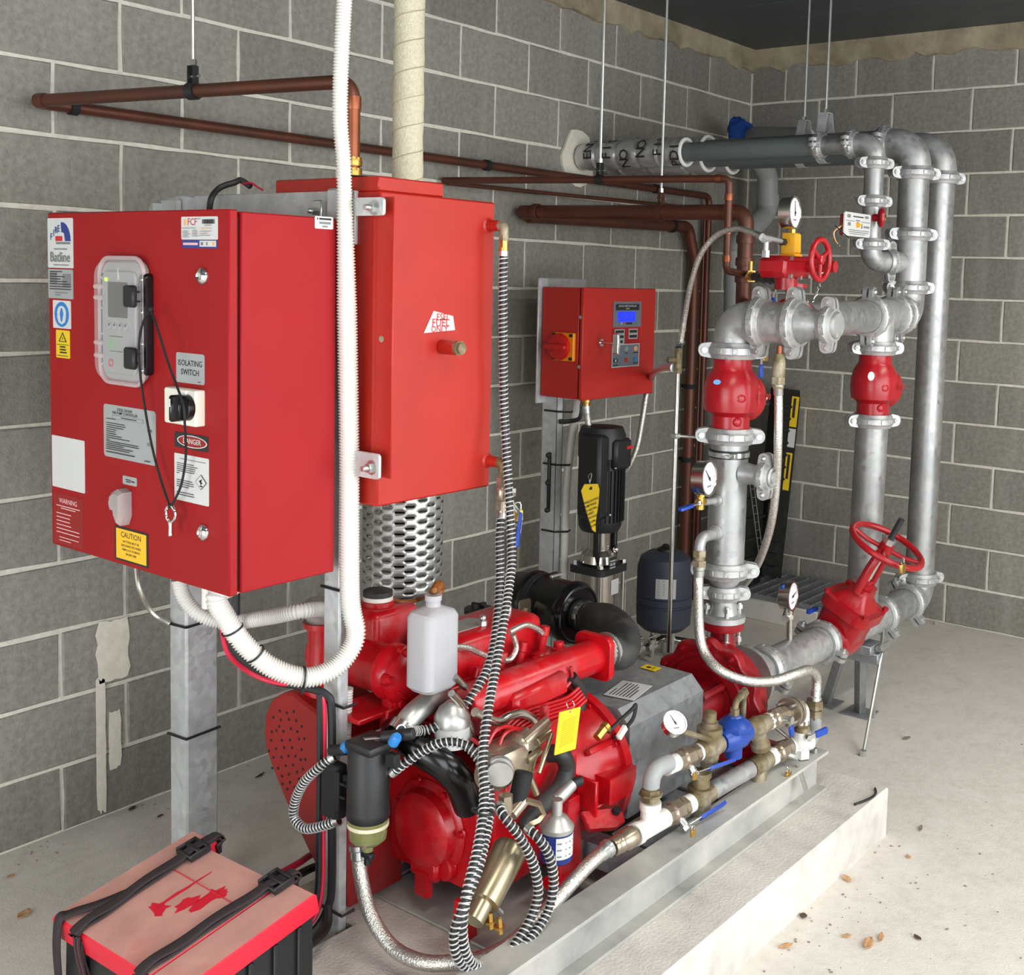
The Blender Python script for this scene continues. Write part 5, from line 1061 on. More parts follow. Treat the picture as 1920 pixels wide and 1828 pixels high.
# air filter and its rubber elbow
AF = V((-2.855,-1.12,0.655)); AE = V((-2.838,-0.86,0.679)); AE.z = AF.z+.006; ad = (AE-AF).normalized(); AL = (AE-AF).length
b = MB(); b.lathe(AF, ad, [(0, .05), (.0, .086), (.012, .094), (.03, .094), (.034, .088), (.10, .088), (AL*.62, .088), (AL*.66, .094), (AL*.72, .094), (AL*.76, .08), (AL, .074), (AL+.01, .06)], 40); af = b.obj('air_filter', 'black_gloss', en)
b = MB(); b.torus(AF+ad*.004, ad, .082, .007, 36, 8); b.obj('end_rim', 'black_gloss', af)
b = MB(); b.lathe(AF+ad*(AL*.55), ad, [(0, .0885), (0, .092), (.022, .092), (.022, .0885)], 34, False); q = AF+ad*(AL*.58)+V((.02, -.03, .086)); b.box(q, (.035, .02, .02), .004); b.obj('strap_band', 'black', af)
b = MB(); b.rod(q+V((-.03, -.012, .004)), q+V((.02, -.012, .004)), .006); b.obj('band_bolt', 'zinc', af)
b = MB(); b.lathe(AF-ad*.012, -ad, [(0, .044), (0, .047), (.018, .047), (.018, .044)], 28, False); b.box(AF-ad*.02+V((-.045, 0, .01)), (.012, .016, .014)); part(b, 'hose_clamp', 'steel')
b = MB(); pts = smooth([AF+ad*.02, AF-ad*.05]+[V((-2.927,-1.28,0.686)), V((-2.979,-1.37,0.675)), V((-3.041,-1.41,0.651)), MBp+md*.035, MBp+md*.015], 8); b.tube(pts, .046, 22); part(b, 'rubber_elbow', 'rubber')
b = MB(); p = V((-2.732,-1.12,0.445)); b.box(p, (.07, .16, .11), .008); b.box(p+V((.07, -.03, -.0)), (.05, .05, .14), .01); b.obj('filter_stand', 'black', en)
b = MB(); p = V((-2.794,-1.25,0.507)); b.lathe(p, V((.2, -1, 0)), [(0, .03), (.02, .03), (.03, .02)], 18); part(b, 'rubber_mount', 'black_matt')
b = MB(); b.cyl(p+V((.004, -.031, 0)), p+V((.005, -.034, 0)), .009); part(b, 'blue_dot', 'sign_blue')
b = MB(); p = V((-2.965,-1,0.671)); b.prism(rrect(.05, .06, .008), p, X_, Z_, .006); b.cyl(p+V((.008, -.006, -.005)), p+V((.008, -.014, -.005)), .010, None, 6); part(b, 'filter_bracket', 'gold_zinc')
b = MB(); p = V((-3.158,-1,0.701)); b.lathe(p+V((0, 0, -.06)), Z_, [(0, .034), (.06, .034), (.062, .042), (.075, .042), (.078, .02)], 24); b.box(p+V((0, 0, .022)), (.05, .01, .012)); b.box(p+V((0, 0, .022)), (.01, .05, .012)); part(b, 'oil_filler_cap', 'black')
# header tank and heat exchanger
b = MB(); b.box2((-3.665, -1.135, .645), (-3.515, -1.00, .835), .022, 3); part(b, 'header_tank')
b = MB(); p = V((-3.60, -1.07, .835)); b.lathe(p, Z_, [(0, .04), (.010, .04), (.012, .034), (.02, .034)], 26); part(b, 'filler_neck')
b = MB(); b.lathe(p+Z_*.012, Z_, [(0, .037), (.01, .037)], 26); part(b, 'neck_gasket', 'white')
b = MB(); b.lathe(p+Z_*.0222, Z_, [(0, .036), (.012, .036), (.016, .026), (.02, .01)], 26); part(b, 'pressure_cap', 'rubber')
HC = V((-3.663,-1.235,0.71)); HCb = HC+V((0, .30, 0))
b = MB(); b.lathe(HC, Y_, [(0, .05), (.02, .066), (.045, .068), (.05, .058), (.29, .058)], 36); part(b, 'heat_exchanger')
b = MB(); b.lathe(HC, -Y_, [(0, .069), (.014, .067), (.02, .055), (.024, .03), (.02, .02)], 36); b.prism([(-.05, -.02), (.05, .0), (.03, -.03), (-.02, -.05)], HC+V((0, -.012, 0)), X_, Z_, .012, .004); part(b, 'end_cover')
for k in range(5):
    a = 2*PI*k/5+.5; q = HC+V((math.cos(a)*.063, -.008, math.sin(a)*.063)); b = MB(); b.lathe(q+V((0, .01, 0)), -Y_, [(0, .015), (.016, .015), (.017, .010), (.026, .010)], 12); part(b, 'cover_bolt')
b = MB(); b.tube(bend([HC+V((-.01, .02, -.04)), HC+V((-.01, .03, -.16)), HC+V((-.06, .06, -.24))], .05), .032, 18); part(b, 'water_outlet')
b = MB(); b.box(HC+V((-.06, .06, -.075)), (.16, .12, .012), .003); b.box(HC+V((-.03, -.005, -.09)), (.07, .012, .05), .003); part(b, 'exchanger_bracket')
p = V((-3.699,-0.98,0.796)); p2 = V((-3.702,-0.98,0.616))
b = MB(); b.lathe(p, p2-p, [(0, .045), (.012, .045), (.014, .034), (.05, .032), ((p2-p).length*.7, .036), ((p2-p).length*.72, .048), ((p2-p).length, .05)], 26); part(b, 'exhaust_elbow')
b = MB(); b.lathe(p+V((-.0, .0, .004)), V((-.1, 0, 1)), [(0, .036), (.02, .04), (.03, .034), (.05, .034)], 22); part(b, 'exhaust_bellows', 'alu')
b = MB(); b.tube([p+V((.02, 0, -.02)), p+V((.10, .0, -.05)), p+V((.2, .05, -.06))], .032, 14); part(b, 'manifold_pipe')
# coolant bottle
BT = V((-3.701,-1.36,0.72)); bh = (-3.705,-1.36,0.916)[2]-BT.z
bt = thing('coolant_bottle', 'translucent white coolant bottle with tan overflow hose, wedged beside the red header tank', 'bottle', BT)
def lring(z, w_, d_, r): return [BT+V((x, y, z)) for x, y in rrect(w_, d_, r, 4)]
b = MB(); loft(b, [lring(0, .085, .065, .02), lring(.01, .102, .08, .02), lring(bh*.85, .102, .08, .02), lring(bh*.91, .09, .07, .02), lring(bh*.95, .05, .045, .02), lring(bh*.965, .034, .034, .0165), lring(bh*1.03, .032, .032, .0155)]); b.obj('body', 'bottle', bt)
b = MB(); q = BT+V((0, 0, bh*1.03)); b.cyl(q, q+Z_*.012, .019, None, 18); b.obj('cap', 'bottle', bt)
b = MB(); b.tube(smooth([q+V((.03, .02, .014)), q+V((.0, .0, .02)), V((-3.501,-1.12,0.838)), V((-3.546,-1.1,0.835)), V((-3.566,-1.07,0.845))], 6), .006, 8); b.tube(smooth([q+V((.01, .01, .01)), q+V((.035, .02, .022)), q+V((.05, .03, .012)), q+V((.04, .03, -.006))], 6), .012, 8); b.obj('overflow_hose', 'tan_hose', bt)
# timing cover and front face
TC = V((-3.63,-1.3,0.356))
b = MB(); b.prism([(-.16, -.14), (.12, -.14), (.16, -.05), (.13, .14), (.02, .20), (-.12, .16)], TC+V((.012, 0, .02)), -Y_, Z_, .02, .005); b.lathe(TC+X_*.01, -X_, [(0, .112), (.022, .112), (.028, .104), (.03, .094), (.052, .088), (.062, .07), (.064, .01)], 40); part(b, 'timing_cover')
for k in range(7):
    a = 2*PI*k/7+.3; q = TC+V((-.012, math.cos(a)*.106, math.sin(a)*.106)); b = MB(); b.lathe(q+X_*.02, -X_, [(0, .013), (.022, .013), (.024, .009), (.032, .008)], 10); part(b, 'cover_bolt')
b = MB(); q = V((-3.66,-1.311,0.268)); b.box(q, (.03, .09, .05), .008); b.prism([(-.02, -.03), (.02, -.03), (.02, .03), (-.02, .03)], q+V((0, -.0, -.035)), -Y_, Z_, .02, .003); part(b, 'front_mount')
b = MB(); b.rod(q+V((-.0, -.05, .01)), q+V((.12, -.06, .0)), .028); part(b, 'drain_elbow')
# belt guard
GX = -3.775; gpts = [(-3.775,-0.857,0.515),(-3.775,-0.863,0.561),(-3.775,-0.889,0.601),(-3.775,-0.93,0.626),(-3.775,-0.966,0.633),(-3.775,-1.029,0.616),(-3.775,-1.106,0.594),(-3.775,-1.158,0.572),(-3.775,-1.167,0.428),(-3.775,-1.171,0.167),(-3.775,-1.137,0.158),(-3.775,-1.095,0.196),(-3.775,-1.032,0.257),(-3.775,-0.952,0.343),(-3.775,-0.886,0.432),(-3.775,-0.863,0.473)]
b = MB(); gp2 = [(-y, z) for x, y, z in gpts]; b.prism(gp2, (GX+.17, 0, 0), -Y_, Z_, .17, .006)
bg_ = thing('belt_guard', 'red teardrop sheet guard with vent holes covering the engine belts', 'guard', (-3.7, -1.05, .16)); b.obj('guard_shell', 'red_guard', bg_)
rnd = random.Random(11); holes = []
for u, v in ((512,1345), (524,1333), (537,1337), (526,1350), (541,1349), (555,1351), (518,1370), (531,1371), (545,1366), (509,1372), (508,1388), (528,1388), (543,1387), (557,1372), (504,1408), (517,1404), (532,1402), (547,1402), (560,1386), (512,1420), (527,1420), (540,1418), (553,1418), (565,1405), (521,1440), (535,1436), (549,1434), (563,1424), (510,1440), (528,1455), (541,1452), (556,1448), (567,1442), (529,1470), (543,1467), (560,1461), (538,1480), (552,1476), (519,1428), (536,1412), (523,1362), (550,1380)):
    p_ = back_ = None
    holes.append((u, v))
hb = [(-3.776,-0.895,0.556),(-3.776,-0.92,0.578),(-3.776,-0.946,0.58),(-3.776,-0.924,0.557),(-3.776,-0.954,0.566),(-3.776,-0.982,0.57),(-3.776,-0.908,0.526),(-3.776,-0.934,0.531),(-3.776,-0.962,0.545),(-3.776,-0.889,0.518),(-3.776,-0.887,0.496),(-3.776,-0.928,0.507),(-3.776,-0.959,0.516),(-3.776,-0.986,0.544),(-3.776,-0.879,0.467),(-3.776,-0.906,0.48),(-3.776,-0.937,0.491),(-3.776,-0.967,0.499),(-3.776,-0.992,0.527),(-3.776,-0.896,0.455),(-3.776,-0.927,0.464),(-3.776,-0.953,0.474),(-3.776,-0.979,0.481),(-3.776,-1.002,0.504),(-3.776,-0.914,0.433),(-3.776,-0.943,0.447),(-3.776,-0.971,0.457),(-3.776,-0.999,0.478),(-3.776,-0.892,0.427),(-3.776,-0.929,0.417),(-3.776,-0.955,0.429),(-3.776,-0.985,0.443),(-3.776,-1.007,0.457),(-3.776,-0.931,0.398),(-3.776,-0.959,0.41),(-3.776,-0.993,0.428),(-3.776,-0.949,0.39),(-3.776,-0.977,0.403),(-3.776,-1.016,0.483),(-3.776,-1.021,0.448),(-3.776,-0.918,0.539),(-3.776,-0.972,0.59),(-3.776,-1.002,0.561),(-3.776,-1.012,0.533)]
b = MB()
for q in hb: b.cyl(q, V(q)+X_*.0008, .0038, None, 8)
o = b.obj('vent_holes', 'black_matt', bg_, smooth=False); o['kind'] = 'stuff'
# black rubber bypass hose, cast elbow, small filter
b = MB(); b.tube(smooth([(-3.753,-1.3,0.646),(-3.746,-1.31,0.619),(-3.74,-1.36,0.593),(-3.714,-1.41,0.562),(-3.68,-1.43,0.515),(-3.647,-1.43,0.448)], 8), .036, 20); part(b, 'rubber_hose', 'black_gloss')
b = MB(); b.tube(smooth([(-3.562,-1.28,0.626),(-3.629,-1.31,0.665),(-3.694,-1.33,0.671),(-3.741,-1.335,0.657),(-3.765,-1.33,0.63)], 8), .0265, 18); q = V((-3.605,-1.3,0.652)); b.lathe(q, V((.6, .4, .1)), [(0, .03), (.02, .036), (.045, .034), (.05, .028)], 22); part(b, 'cast_elbow', 'alu')
b = MB(); q = V((-3.757,-1.335,0.644)); b.lathe(q, V((-.7, 0, -.6)), [(0, .030), (0, .033), (.022, .033), (.022, .03)], 20, False); part(b, 'hose_clamp', 'steel')
b = MB(); q = V((-3.676,-1.4,0.593)); b.lathe(q, Z_, [(0, .04), (.045, .04)], 26); part(b, 'label_sleeve', 'label_white')
b = MB(); b.lathe(q+Z_*.0452, Z_, [(0, .041), (.02, .041), (.04, .03), (.055, .012)], 26); part(b, 'water_pump_dome', 'alu')
b = MB(); b.tube(smooth([(-3.701,-1.42,0.722),(-3.668,-1.42,0.686),(-3.645,-1.42,0.644),(-3.629,-1.42,0.596),(-3.617,-1.42,0.548)], 6), .009, 10); b.tube(smooth([(-3.671,-1.4,0.748),(-3.63,-1.4,0.71),(-3.576,-1.4,0.676),(-3.533,-1.4,0.638),(-3.509,-1.4,0.599),(-3.512,-1.4,0.561),(-3.536,-1.4,0.542)], 6), .0085, 10); part(b, 'steel_pipe', 'steel')
b = MB(); b.tube(smooth([(-3.689,-1.48,0.691),(-3.618,-1.48,0.649),(-3.573,-1.48,0.648),(-3.53,-1.48,0.641),(-3.487,-1.48,0.613),(-3.47,-1.48,0.569),(-3.48,-1.48,0.52)], 6), .0105, 12); part(b, 'fuel_return_pipe', 'steel')
b = MB(); b.tube(smooth([(-3.634,-1.36,0.799),(-3.59,-1.36,0.786),(-3.544,-1.36,0.761),(-3.51,-1.36,0.743)], 6), .007, 8); b.tube(smooth([(-3.441,-1.36,0.788),(-3.382,-1.36,0.792),(-3.334,-1.36,0.77),(-3.317,-1.36,0.755)], 6), .007, 8); b.tube(smooth([(-3.427,-1.36,0.778),(-3.414,-1.36,0.742),(-3.433,-1.36,0.72),(-3.458,-1.36,0.722)], 6), .007, 8); part(b, 'leak_off_hose', 'braid')
# red injection pipes and their clamp
for i in range(5):
    b = MB(); b.tube(smooth([V(x)+V((.004*i, -.003*i, -.008*i)) for x in [(-3.579,-1.47,0.619),(-3.524,-1.47,0.636),(-3.437,-1.47,0.632),(-3.351,-1.47,0.626),(-3.303,-1.47,0.637)]], 6), .0042, 6); part(b, 'injection_pipe')
for pts in ([(-3.666,-1.5,0.616),(-3.644,-1.5,0.637),(-3.604,-1.5,0.638),(-3.558,-1.5,0.614)], [(-3.63,-1.5,0.596),(-3.613,-1.5,0.621),(-3.571,-1.5,0.623),(-3.52,-1.5,0.6)], [(-3.331,-1.45,0.64),(-3.306,-1.45,0.657),(-3.312,-1.45,0.689)], [(-3.664,-1.45,0.614),(-3.628,-1.45,0.587),(-3.583,-1.45,0.577),(-3.565,-1.45,0.603)]):
    b = MB(); b.tube(smooth(pts, 6), .0045, 6); part(b, 'injection_pipe')
b = MB(); b.box((-3.471,-1.5,0.632), (.018, .02, .035), .004); part(b, 'pipe_clamp')
b = MB(); b.box((-3.431,-1.44,0.652), (.20, .05, .06), .012, Matrix.Rotation(-.05, 3, 'Y')); part(b, 'inlet_casting')
# injection pump
IP = V((-3.609,-1.53,0.561))
b = MB(); b.box(IP+V((0, .03, .0)), (.12, .09, .085), .02, None, 2); b.lathe(IP+V((-.05, .0, .0)), -X_, [(0, .038), (.02, .038), (.022, .030), (.05, .030)], 22); b.box(IP+V((.05, .02, .025)), (.07, .07, .06), .014); b.cyl(IP+V((.03, .0, .04)), IP+V((.10, -.01, .07)), .014); part(b, 'injection_pump', 'valve_nickel')
b = MB(); q = V((-3.714,-1.58,0.602)); b.lathe(q, V((-.6, -.5, -.1)), [(0, .028), (.012, .028), (.013, .024), (.022, .024), (.023, .028), (.03, .028)], 22); part(b, 'pump_cover_ring', 'alu')
b = MB(); q = V((-3.646,-1.58,0.531)); b.rod(q+V((.012, 0, .035)), q+V((-.014, 0, -.04)), .021); part(b, 'solenoid', 'black_matt')
b = MB(); q = V((-3.706,-1.59,0.529)); b.hexa(q+V((0, 0, .012)), q+V((0, 0, -.03)), .016); b.cyl(q+V((.02, 0, -.04)), q+V((.06, .0, -.02)), .014); part(b, 'pump_nut', 'valve_nickel')
for a, c_, r_ in (((-3.544,-1.53,0.555), (-3.582,-1.55,0.529), .009), ((-3.582,-1.55,0.529), (-3.566,-1.56,0.483), .008), ((-3.516,-1.56,0.61), (-3.573,-1.57,0.538), .0055), ((-3.513,-1.55,0.611), (-3.56,-1.55,0.6), .011), ((-3.584,-1.54,0.564), (-3.538,-1.54,0.574), .013)):
    b = MB(); b.rod(a, c_, r_); part(b, 'governor_link', 'gold_zinc')
b = MB(); b.tube([(-3.653,-1.6,0.513),(-3.603,-1.6,0.486),(-3.587,-1.6,0.459),(-3.609,-1.6,0.449),(-3.642,-1.6,0.451)], .007, 4); part(b, 'stop_lever', 'gold_zinc')
b = MB(); b.tube(smooth([(-3.453,-1.5,0.527),(-3.442,-1.53,0.528),(-3.419,-1.53,0.488),(-3.443,-1.53,0.45),(-3.498,-1.53,0.431),(-3.549,-1.53,0.411),(-3.572,-1.53,0.395)], 7), .021, 16); part(b, 'coolant_hose', 'rubber')
b = MB(); q = V((-3.424,-1.55,0.456)); b.rod(q+V((-.06, .0, -.02)), q, .016); part(b, 'sensor_body', 'alu')
b = MB(); b.rod(q, q+V((.03, -.004, .0)), .012); part(b, 'sensor_plug', 'black')
# starter-like brass cylinder
a0 = V((-3.69,-1.6,0.429)); a1 = V((-3.806,-1.62,0.356)); a2 = V((-3.832,-1.62,0.316)); ad_ = (a1-a0).normalized()
st_ = MB(); st_.lathe(a0, ad_, [(0, .02), (.008, .034), (.02, .038), ((a1-a0).length, .036), ((a1-a0).length+.002, .024), ((a2-a0).length, .024)], 28); part(st_, 'starter_motor', 'gold_zinc')
for u, v in ((918,1720), (938,1726), (928,1702)):
    pass
for q in [(-3.806,-1.64,0.327),(-3.776,-1.64,0.302)]: 
    b = MB(); q = V(q); b.cyl(q+V((0, 0, .012)), q+V((0, -.004, -.02)), .007, None, 6); b.cyl(q+V((0, 0, -.004)), q+V((0, 0, -.009)), .012); part(b, 'terminal', 'brass')
b = MB(); b.tube([(-3.805,-1.63,0.339),(-3.782,-1.63,0.34),(-3.758,-1.63,0.313)], .006, 6); part(b, 'terminal_link', 'zinc')
# spin-on oil filter
OF = V((-3.541,-1.6,0.333)); oz = lambda v: (-3.546,-1.6,0.475)[2] if v else 0
zt = (-3.544,-1.6,0.405)[2]; ztop = (-3.546,-1.6,0.475)[2]
of = MB(); of.lathe(OF, Z_, [(0, .03), (.006, .0375), (zt-OF.z, .0375)], 30); of = of.obj('oil_filter', 'blue_dark', en)
b = MB(); b.lathe((OF.x, OF.y, zt+.0005), Z_, [(0, .039), (.010, .040), (.014, .036), (.03, .024), (.036, .0125), (ztop-zt, .0125)], 30); b.obj('filter_head', 'alu', of)
b = MB(); vs = []; fs = []; n = 10; zl, zh = OF.z+.018, zt-.004
for k in range(n+1):
    a = math.radians(-142+112*k/n); 
    for z in (zl, zh): vs.append((OF.x+.0381*math.cos(a), OF.y+.0381*math.sin(a), z))
for k in range(n): fs.append((2*k, 2*k+2, 2*k+3, 2*k+1))
b.use('label_white').add(vs, fs); b.use('ink_grey')
for j in range(3):
    z = zh-.014-.015*j
    for a0_, a1_ in ((-138, -122), (-108, -66)):
        v2 = [(OF.x+.0384*math.cos(math.radians(a)), OF.y+.0384*math.sin(math.radians(a)), zz) for a in (a0_, (a0_+a1_)/2, a1_) for zz in (z, z+.0035)]; b.add(v2, [(0, 2, 3, 1), (2, 4, 5, 3)])
b.obj('filter_label', None, of)
# engine legs
b = MB(); b.prism([(-.03, -.06), (.03, -.06), (.02, .12), (-.02, .12)], (-3.681,-1.44,0.131), X_, Z_, .03, .003); part(b, 'engine_leg')
b = MB(); b.prism([(-.05, -.05), (.04, -.05), (.02, .16), (-.02, .16)], (-3.373,-1.5,0.235), X_, Z_, .02, .003); b.box((-3.411,-1.52,0.206), (.11, .07, .01), .002); part(b, 'engine_leg')
# harness, tag, wires
yt = thing('hang_tag', 'rectangular yellow engraved tag wired to the engine near the bell housing', 'tag', (-3.513,-1.6,0.589))
R = (-3.5115,-1.6,0.626,0.077,0.102)
b = MB().use('yellow'); u_ = V((1, 0, -.12)).normalized(); v_ = V((.16, 0, 1)).normalized(); b.prism(rrect(R[3], R[4]*.94, .002), R[:3], u_, v_, .002); b.use('yellow_box')
for j in range(12): b.box(V(R[:3])+V((0, -.0026, 0))+v_*(R[4]*(.26-.05*j)), (R[3]*.66, .0006, .0012))
b.use('ink_grey'); b.cyl(V(R[:3])+v_*(R[4]*.42)+V((0, -.0019, 0)), V(R[:3])+v_*(R[4]*.42)+V((0, -.0024, 0)), .003, None, 10); b.obj('tag_plate', None, yt, smooth=False)
b = MB(); b.torus(V(R[:3])+v_*(R[4]*.5+.008)+V((0, .0, 0)), X_, .011, .0012, 18, 6); b.obj('wire_ring', 'steel', yt)
b = MB(); b.tube(smooth([(-3.29,-1.42,0.66),(-3.238,-1.42,0.607),(-3.22,-1.42,0.553),(-3.2,-1.42,0.512),(-3.157,-1.42,0.468),(-3.104,-1.42,0.434),(-3.253,-1.56,0.523)], 7), .0085, 10); b.tube(smooth([(-3.306,-1.45,0.663),(-3.265,-1.45,0.608),(-3.268,-1.45,0.567)], 5), .014, 10); part(b, 'wiring_loom', 'rubber')
b = MB(); b.tube(smooth([(-3.312,-1.57,0.554),(-3.258,-1.57,0.57),(-3.213,-1.57,0.582),(-3.197,-1.57,0.588),(-3.205,-1.57,0.559),(-3.232,-1.57,0.543)], 7), .0048, 8); part(b, 'sensor_lead', 'black')
b = MB(); q = V((-3.345,-1.57,0.559)); b.hexa(q+V((-.012, 0, -.006)), q+V((.016, 0, .008)), .011); b.cyl(q+V((.016, 0, .008)), q+V((.026, 0, .012)), .013); part(b, 'brass_sensor', 'brass')
b = MB(); q = V((-3.268,-1.58,0.542)); b.box(q, (.036, .012, .016), .002, Matrix.Rotation(-.6, 3, 'Y')); part(b, 'lead_connector', 'cream_wall_plastic')
# fuel filter / water separator on the narrow post
fl = thing('fuel_filter', 'black fuel filter with clear sediment bowl and blue caps strapped to the narrow post', 'filter', (-3.86,-1.328,0.41))
fz = lambda v: 0
Ft = (-3.86,-1.34,0.629); Fb = (-3.86,-1.331,0.468); Fg = (-3.86,-1.331,0.413)
fc = V((-3.86, Ft[1]+.0, 0))
b = MB(); b.lathe((-3.86, Fb[1], Fb[2]), Z_, [(0, .044), (.006, .047), (.02, .047), (.03, .045), (Ft[2]-Fb[2]-.008, .045), (Ft[2]-Fb[2], .04)], 34); b.box(((-3.86), Ft[1], Ft[2]+.006), (.085, .085, .022), .008, None, 2); b.obj('filter_head', 'black', fl)
sign(fl, 'printed_mark', (-3.86, Ft[1]-.003, Ft[2]+.0172, .05, .035), (V((.8, -.6, 0)), V((.6, .8, 0))), 'black', [('b', 'ink_grey', -.1, .25, .6, .1), ('b', 'label_white', 0, .02, .7, .16), ('b', 'ink_grey', .2, -.25, .3, .1)], t=.0004)
b = MB(); b.lathe((-3.86, Fg[1], Fg[2]), Z_, [(0, .016), (.0, .03), (.010, .040), (Fb[2]-Fg[2]-.0005, .044)], 30); b.obj('sediment_bowl', 'amber_glass', fl)
b = MB(); b.lathe((-3.86, Fb[1], Fb[2]-.016), Z_, [(0, .0435), (0, .0448), (.008, .0448), (.008, .0435)], 30, False); b.obj('bowl_ring', 'lagging', fl)
b = MB(); b.cyl((-3.86, Fg[1], Fg[2]), (-3.86, Fg[1], Fg[2]-.02), .012, None, 14); b.obj('drain_spout', 'amber_glass', fl)
b = MB(); q = V((-3.86, Fg[1], Fg[2]-.03)); b.box(q, (.016, .034, .016), .004); b.rod(q, q+V((0, 0, -.022)), .008); b.obj('drain_tap', 'black', fl)
q = V((-3.87,-1.241,0.505))
b = MB(); b.box(q+V((.0, .01, .0)), (.035, .055, .125), .006); b.box(q+V((.005, -.03, .03)), (.02, .03, .03), .004); b.box(q+V((-.016, -.02, .01)), (.006, .012, .09), .002); b.box(q+V((-.016, -.034, .03)), (.006, .02, .006), .002); b.box(q+V((-.016, -.034, -.0)), (.006, .022, .006), .002); b.obj('side_housing', 'black_matt', fl)
b = MB(); a = V((-3.845,-1.153,0.558)); c_ = V((-3.845,-1.298,0.639)); b.add([a, c_, c_+V((.05, 0, 0)), a+V((.05, 0, 0)), a+V((0, 0, -.005)), c_+V((0, 0, -.005)), c_+V((.05, 0, -.005)), a+V((.05, 0, -.005))], [(0, 1, 2, 3), (4, 5, 6, 7), (0, 1, 5, 4), (1, 2, 6, 5), (2, 3, 7, 6), (3, 0, 4, 7)]); d_ = V((0, 0, -.03)); b.add([a, a+V((.05, 0, 0)), a+V((.05, 0, 0))+d_, a+d_], [(0, 1, 2, 3)]); b.obj('mounting_bracket', 'zinc', fl)
for u in ((-3.875,-1.274,0.615), (-3.855,-1.407,0.661)):
    q = V(u); b = MB(); b.lathe(q, V((0, -.5, .7)), [(-.012, .012), (.006, .012), (.012, .009)], 14); b.obj('blue_cap', 'sign_blue', fl)
q = V((-3.85,-1.392,0.663)); b = MB(); b.rod(q+V((0, .03, -.01)), q+V((.03, -.035, .006)), .0125); b.obj('outlet_stub', 'black', fl)
q = V((-3.875,-1.246,0.606)); b = MB(); b.rod(q+V((0, -.03, .004)), q+V((0, .02, -.012)), .0125); b.obj('inlet_stub', 'black', fl)
b = MB(); q = V((-3.855,-1.401,0.614)); b.box(q, (.02, .03, .03), .003); b.obj('port_plug', 'black_matt', fl)
# spring-guarded fuel hoses
def spring(label, pts, r=.0085, R=.0102, pitch=.0108, clamps=()):
    t = thing('fuel_hose', label, 'hose', pts[0]); P = smooth(pts, 10)
    b = MB(); b.tube(P, r, 10); b.obj('rubber_hose', 'black', t)
    b = MB(); b.coil(P, R, .0018, pitch); b.obj('spring_guard', 'spring_wire', t)
    for a, c_ in ((P[0], P[2]), (P[-1], P[-3])):
        d = (V(c_)-V(a)).normalized(); b = MB(); b.lathe(a, d, [(0, .0095), (0, .0118), (.012, .0118), (.012, .0095)], 14, False); b.obj('hose_clip', 'zinc', t)
    return t
spring('spring-wrapped black fuel hose from the upper tank port down to the engine', [P1]+[(-3.448,-1.322,1.642),(-3.443,-1.322,1.49),(-3.435,-1.322,1.336),(-3.441,-1.34,1.209),(-3.46,-1.37,1.087),(-3.485,-1.4,0.98),(-3.545,-1.44,0.898),(-3.598,-1.47,0.829),(-3.651,-1.5,0.763),(-3.703,-1.53,0.701),(-3.748,-1.56,0.629),(-3.785,-1.6,0.56),(-3.846,-1.64,0.493),(-3.896,-1.66,0.432),(-3.92,-1.67,0.369),(-3.903,-1.67,0.3),(-3.857,-1.67,0.256),(-3.807,-1.675,0.251),(-3.738,-1.68,0.29),(-3.7,-1.68,0.344),(-3.705,-1.67,0.413),(-3.727,-1.65,0.473),(-3.745,-1.62,0.517),(-3.728,-1.59,0.525)])
lv = P2+V((0, 0, -.05))
fv_ = thing('ball_valve', 'nickel ball valve with long blue lever and padlock under the lower tank outlet', 'valve', lv)
b = MB(); b.hexa(P2+V((0, 0, .002)), P2+V((0, 0, -.02)), .0155); b.lathe(P2+V((0, 0, -.02)), -Z_, [(0, .013), (.006, .017), (.03, .017), (.036, .013)], 18); b.hexa(P2+V((0, 0, -.056)), P2+V((0, 0, -.078)), .0155); b.cyl(P2+V((0, 0, -.078)), P2+V((0, 0, -.09)), .0105); b.obj('valve_body', 'valve_nickel', fv_)
b = MB(); q = P2+V((.014, -.018, -.034)); b.cyl(P2+V((0, 0, -.036)), q, .009); b.hexa(q, q+V((.006, -.008, 0)), .011); b.obj('stem_nut', 'zinc', fv_)
la = V((-3.44,-1.345,1.119)); lb = V((-3.406,-1.35,1.076)); lc = V((-3.43,-1.36,0.995))
b = MB()
for o_ in (-.006, .004): b.tube([la+V((o_, 0, 0)), lb+V((o_, 0, 0))], .0028, 6)
b.obj('lever_arm', 'zinc', fv_)
b = MB().use('blue_handle'); d = (lc-lb).normalized(); s_ = d.cross(V((.5, -.86, 0))).normalized(); b.prism(rrect((lc-lb).length*1.0, .0165, .006), (lb+lc)/2+V((0, -.004, 0)), d, -s_, .007, .002); b.use('label_white'); b.text('MAX (', (lb+lc)/2+V((.0, -.0125, 0))-d*.012, -d, s_, .010, .002); b.obj('lever_grip', None, fv_)
padlock('brass padlock hanging behind the blue lever under the fuel tank', (-3.392,-1.335,1.064), .027, V((.8, -.6, 0)))
spring('spring-wrapped black fuel hose from the lever valve to the black fuel filter outlet', [P2+V((0, 0, -.088))]+[(-3.45,-1.33,1.027),(-3.469,-1.35,0.93),(-3.509,-1.38,0.84),(-3.562,-1.41,0.763),(-3.617,-1.42,0.711),(-3.666,-1.41,0.666),(-3.712,-1.39,0.642),(-3.75,-1.37,0.638)]+[V((-3.83,-1.398,0.672))])
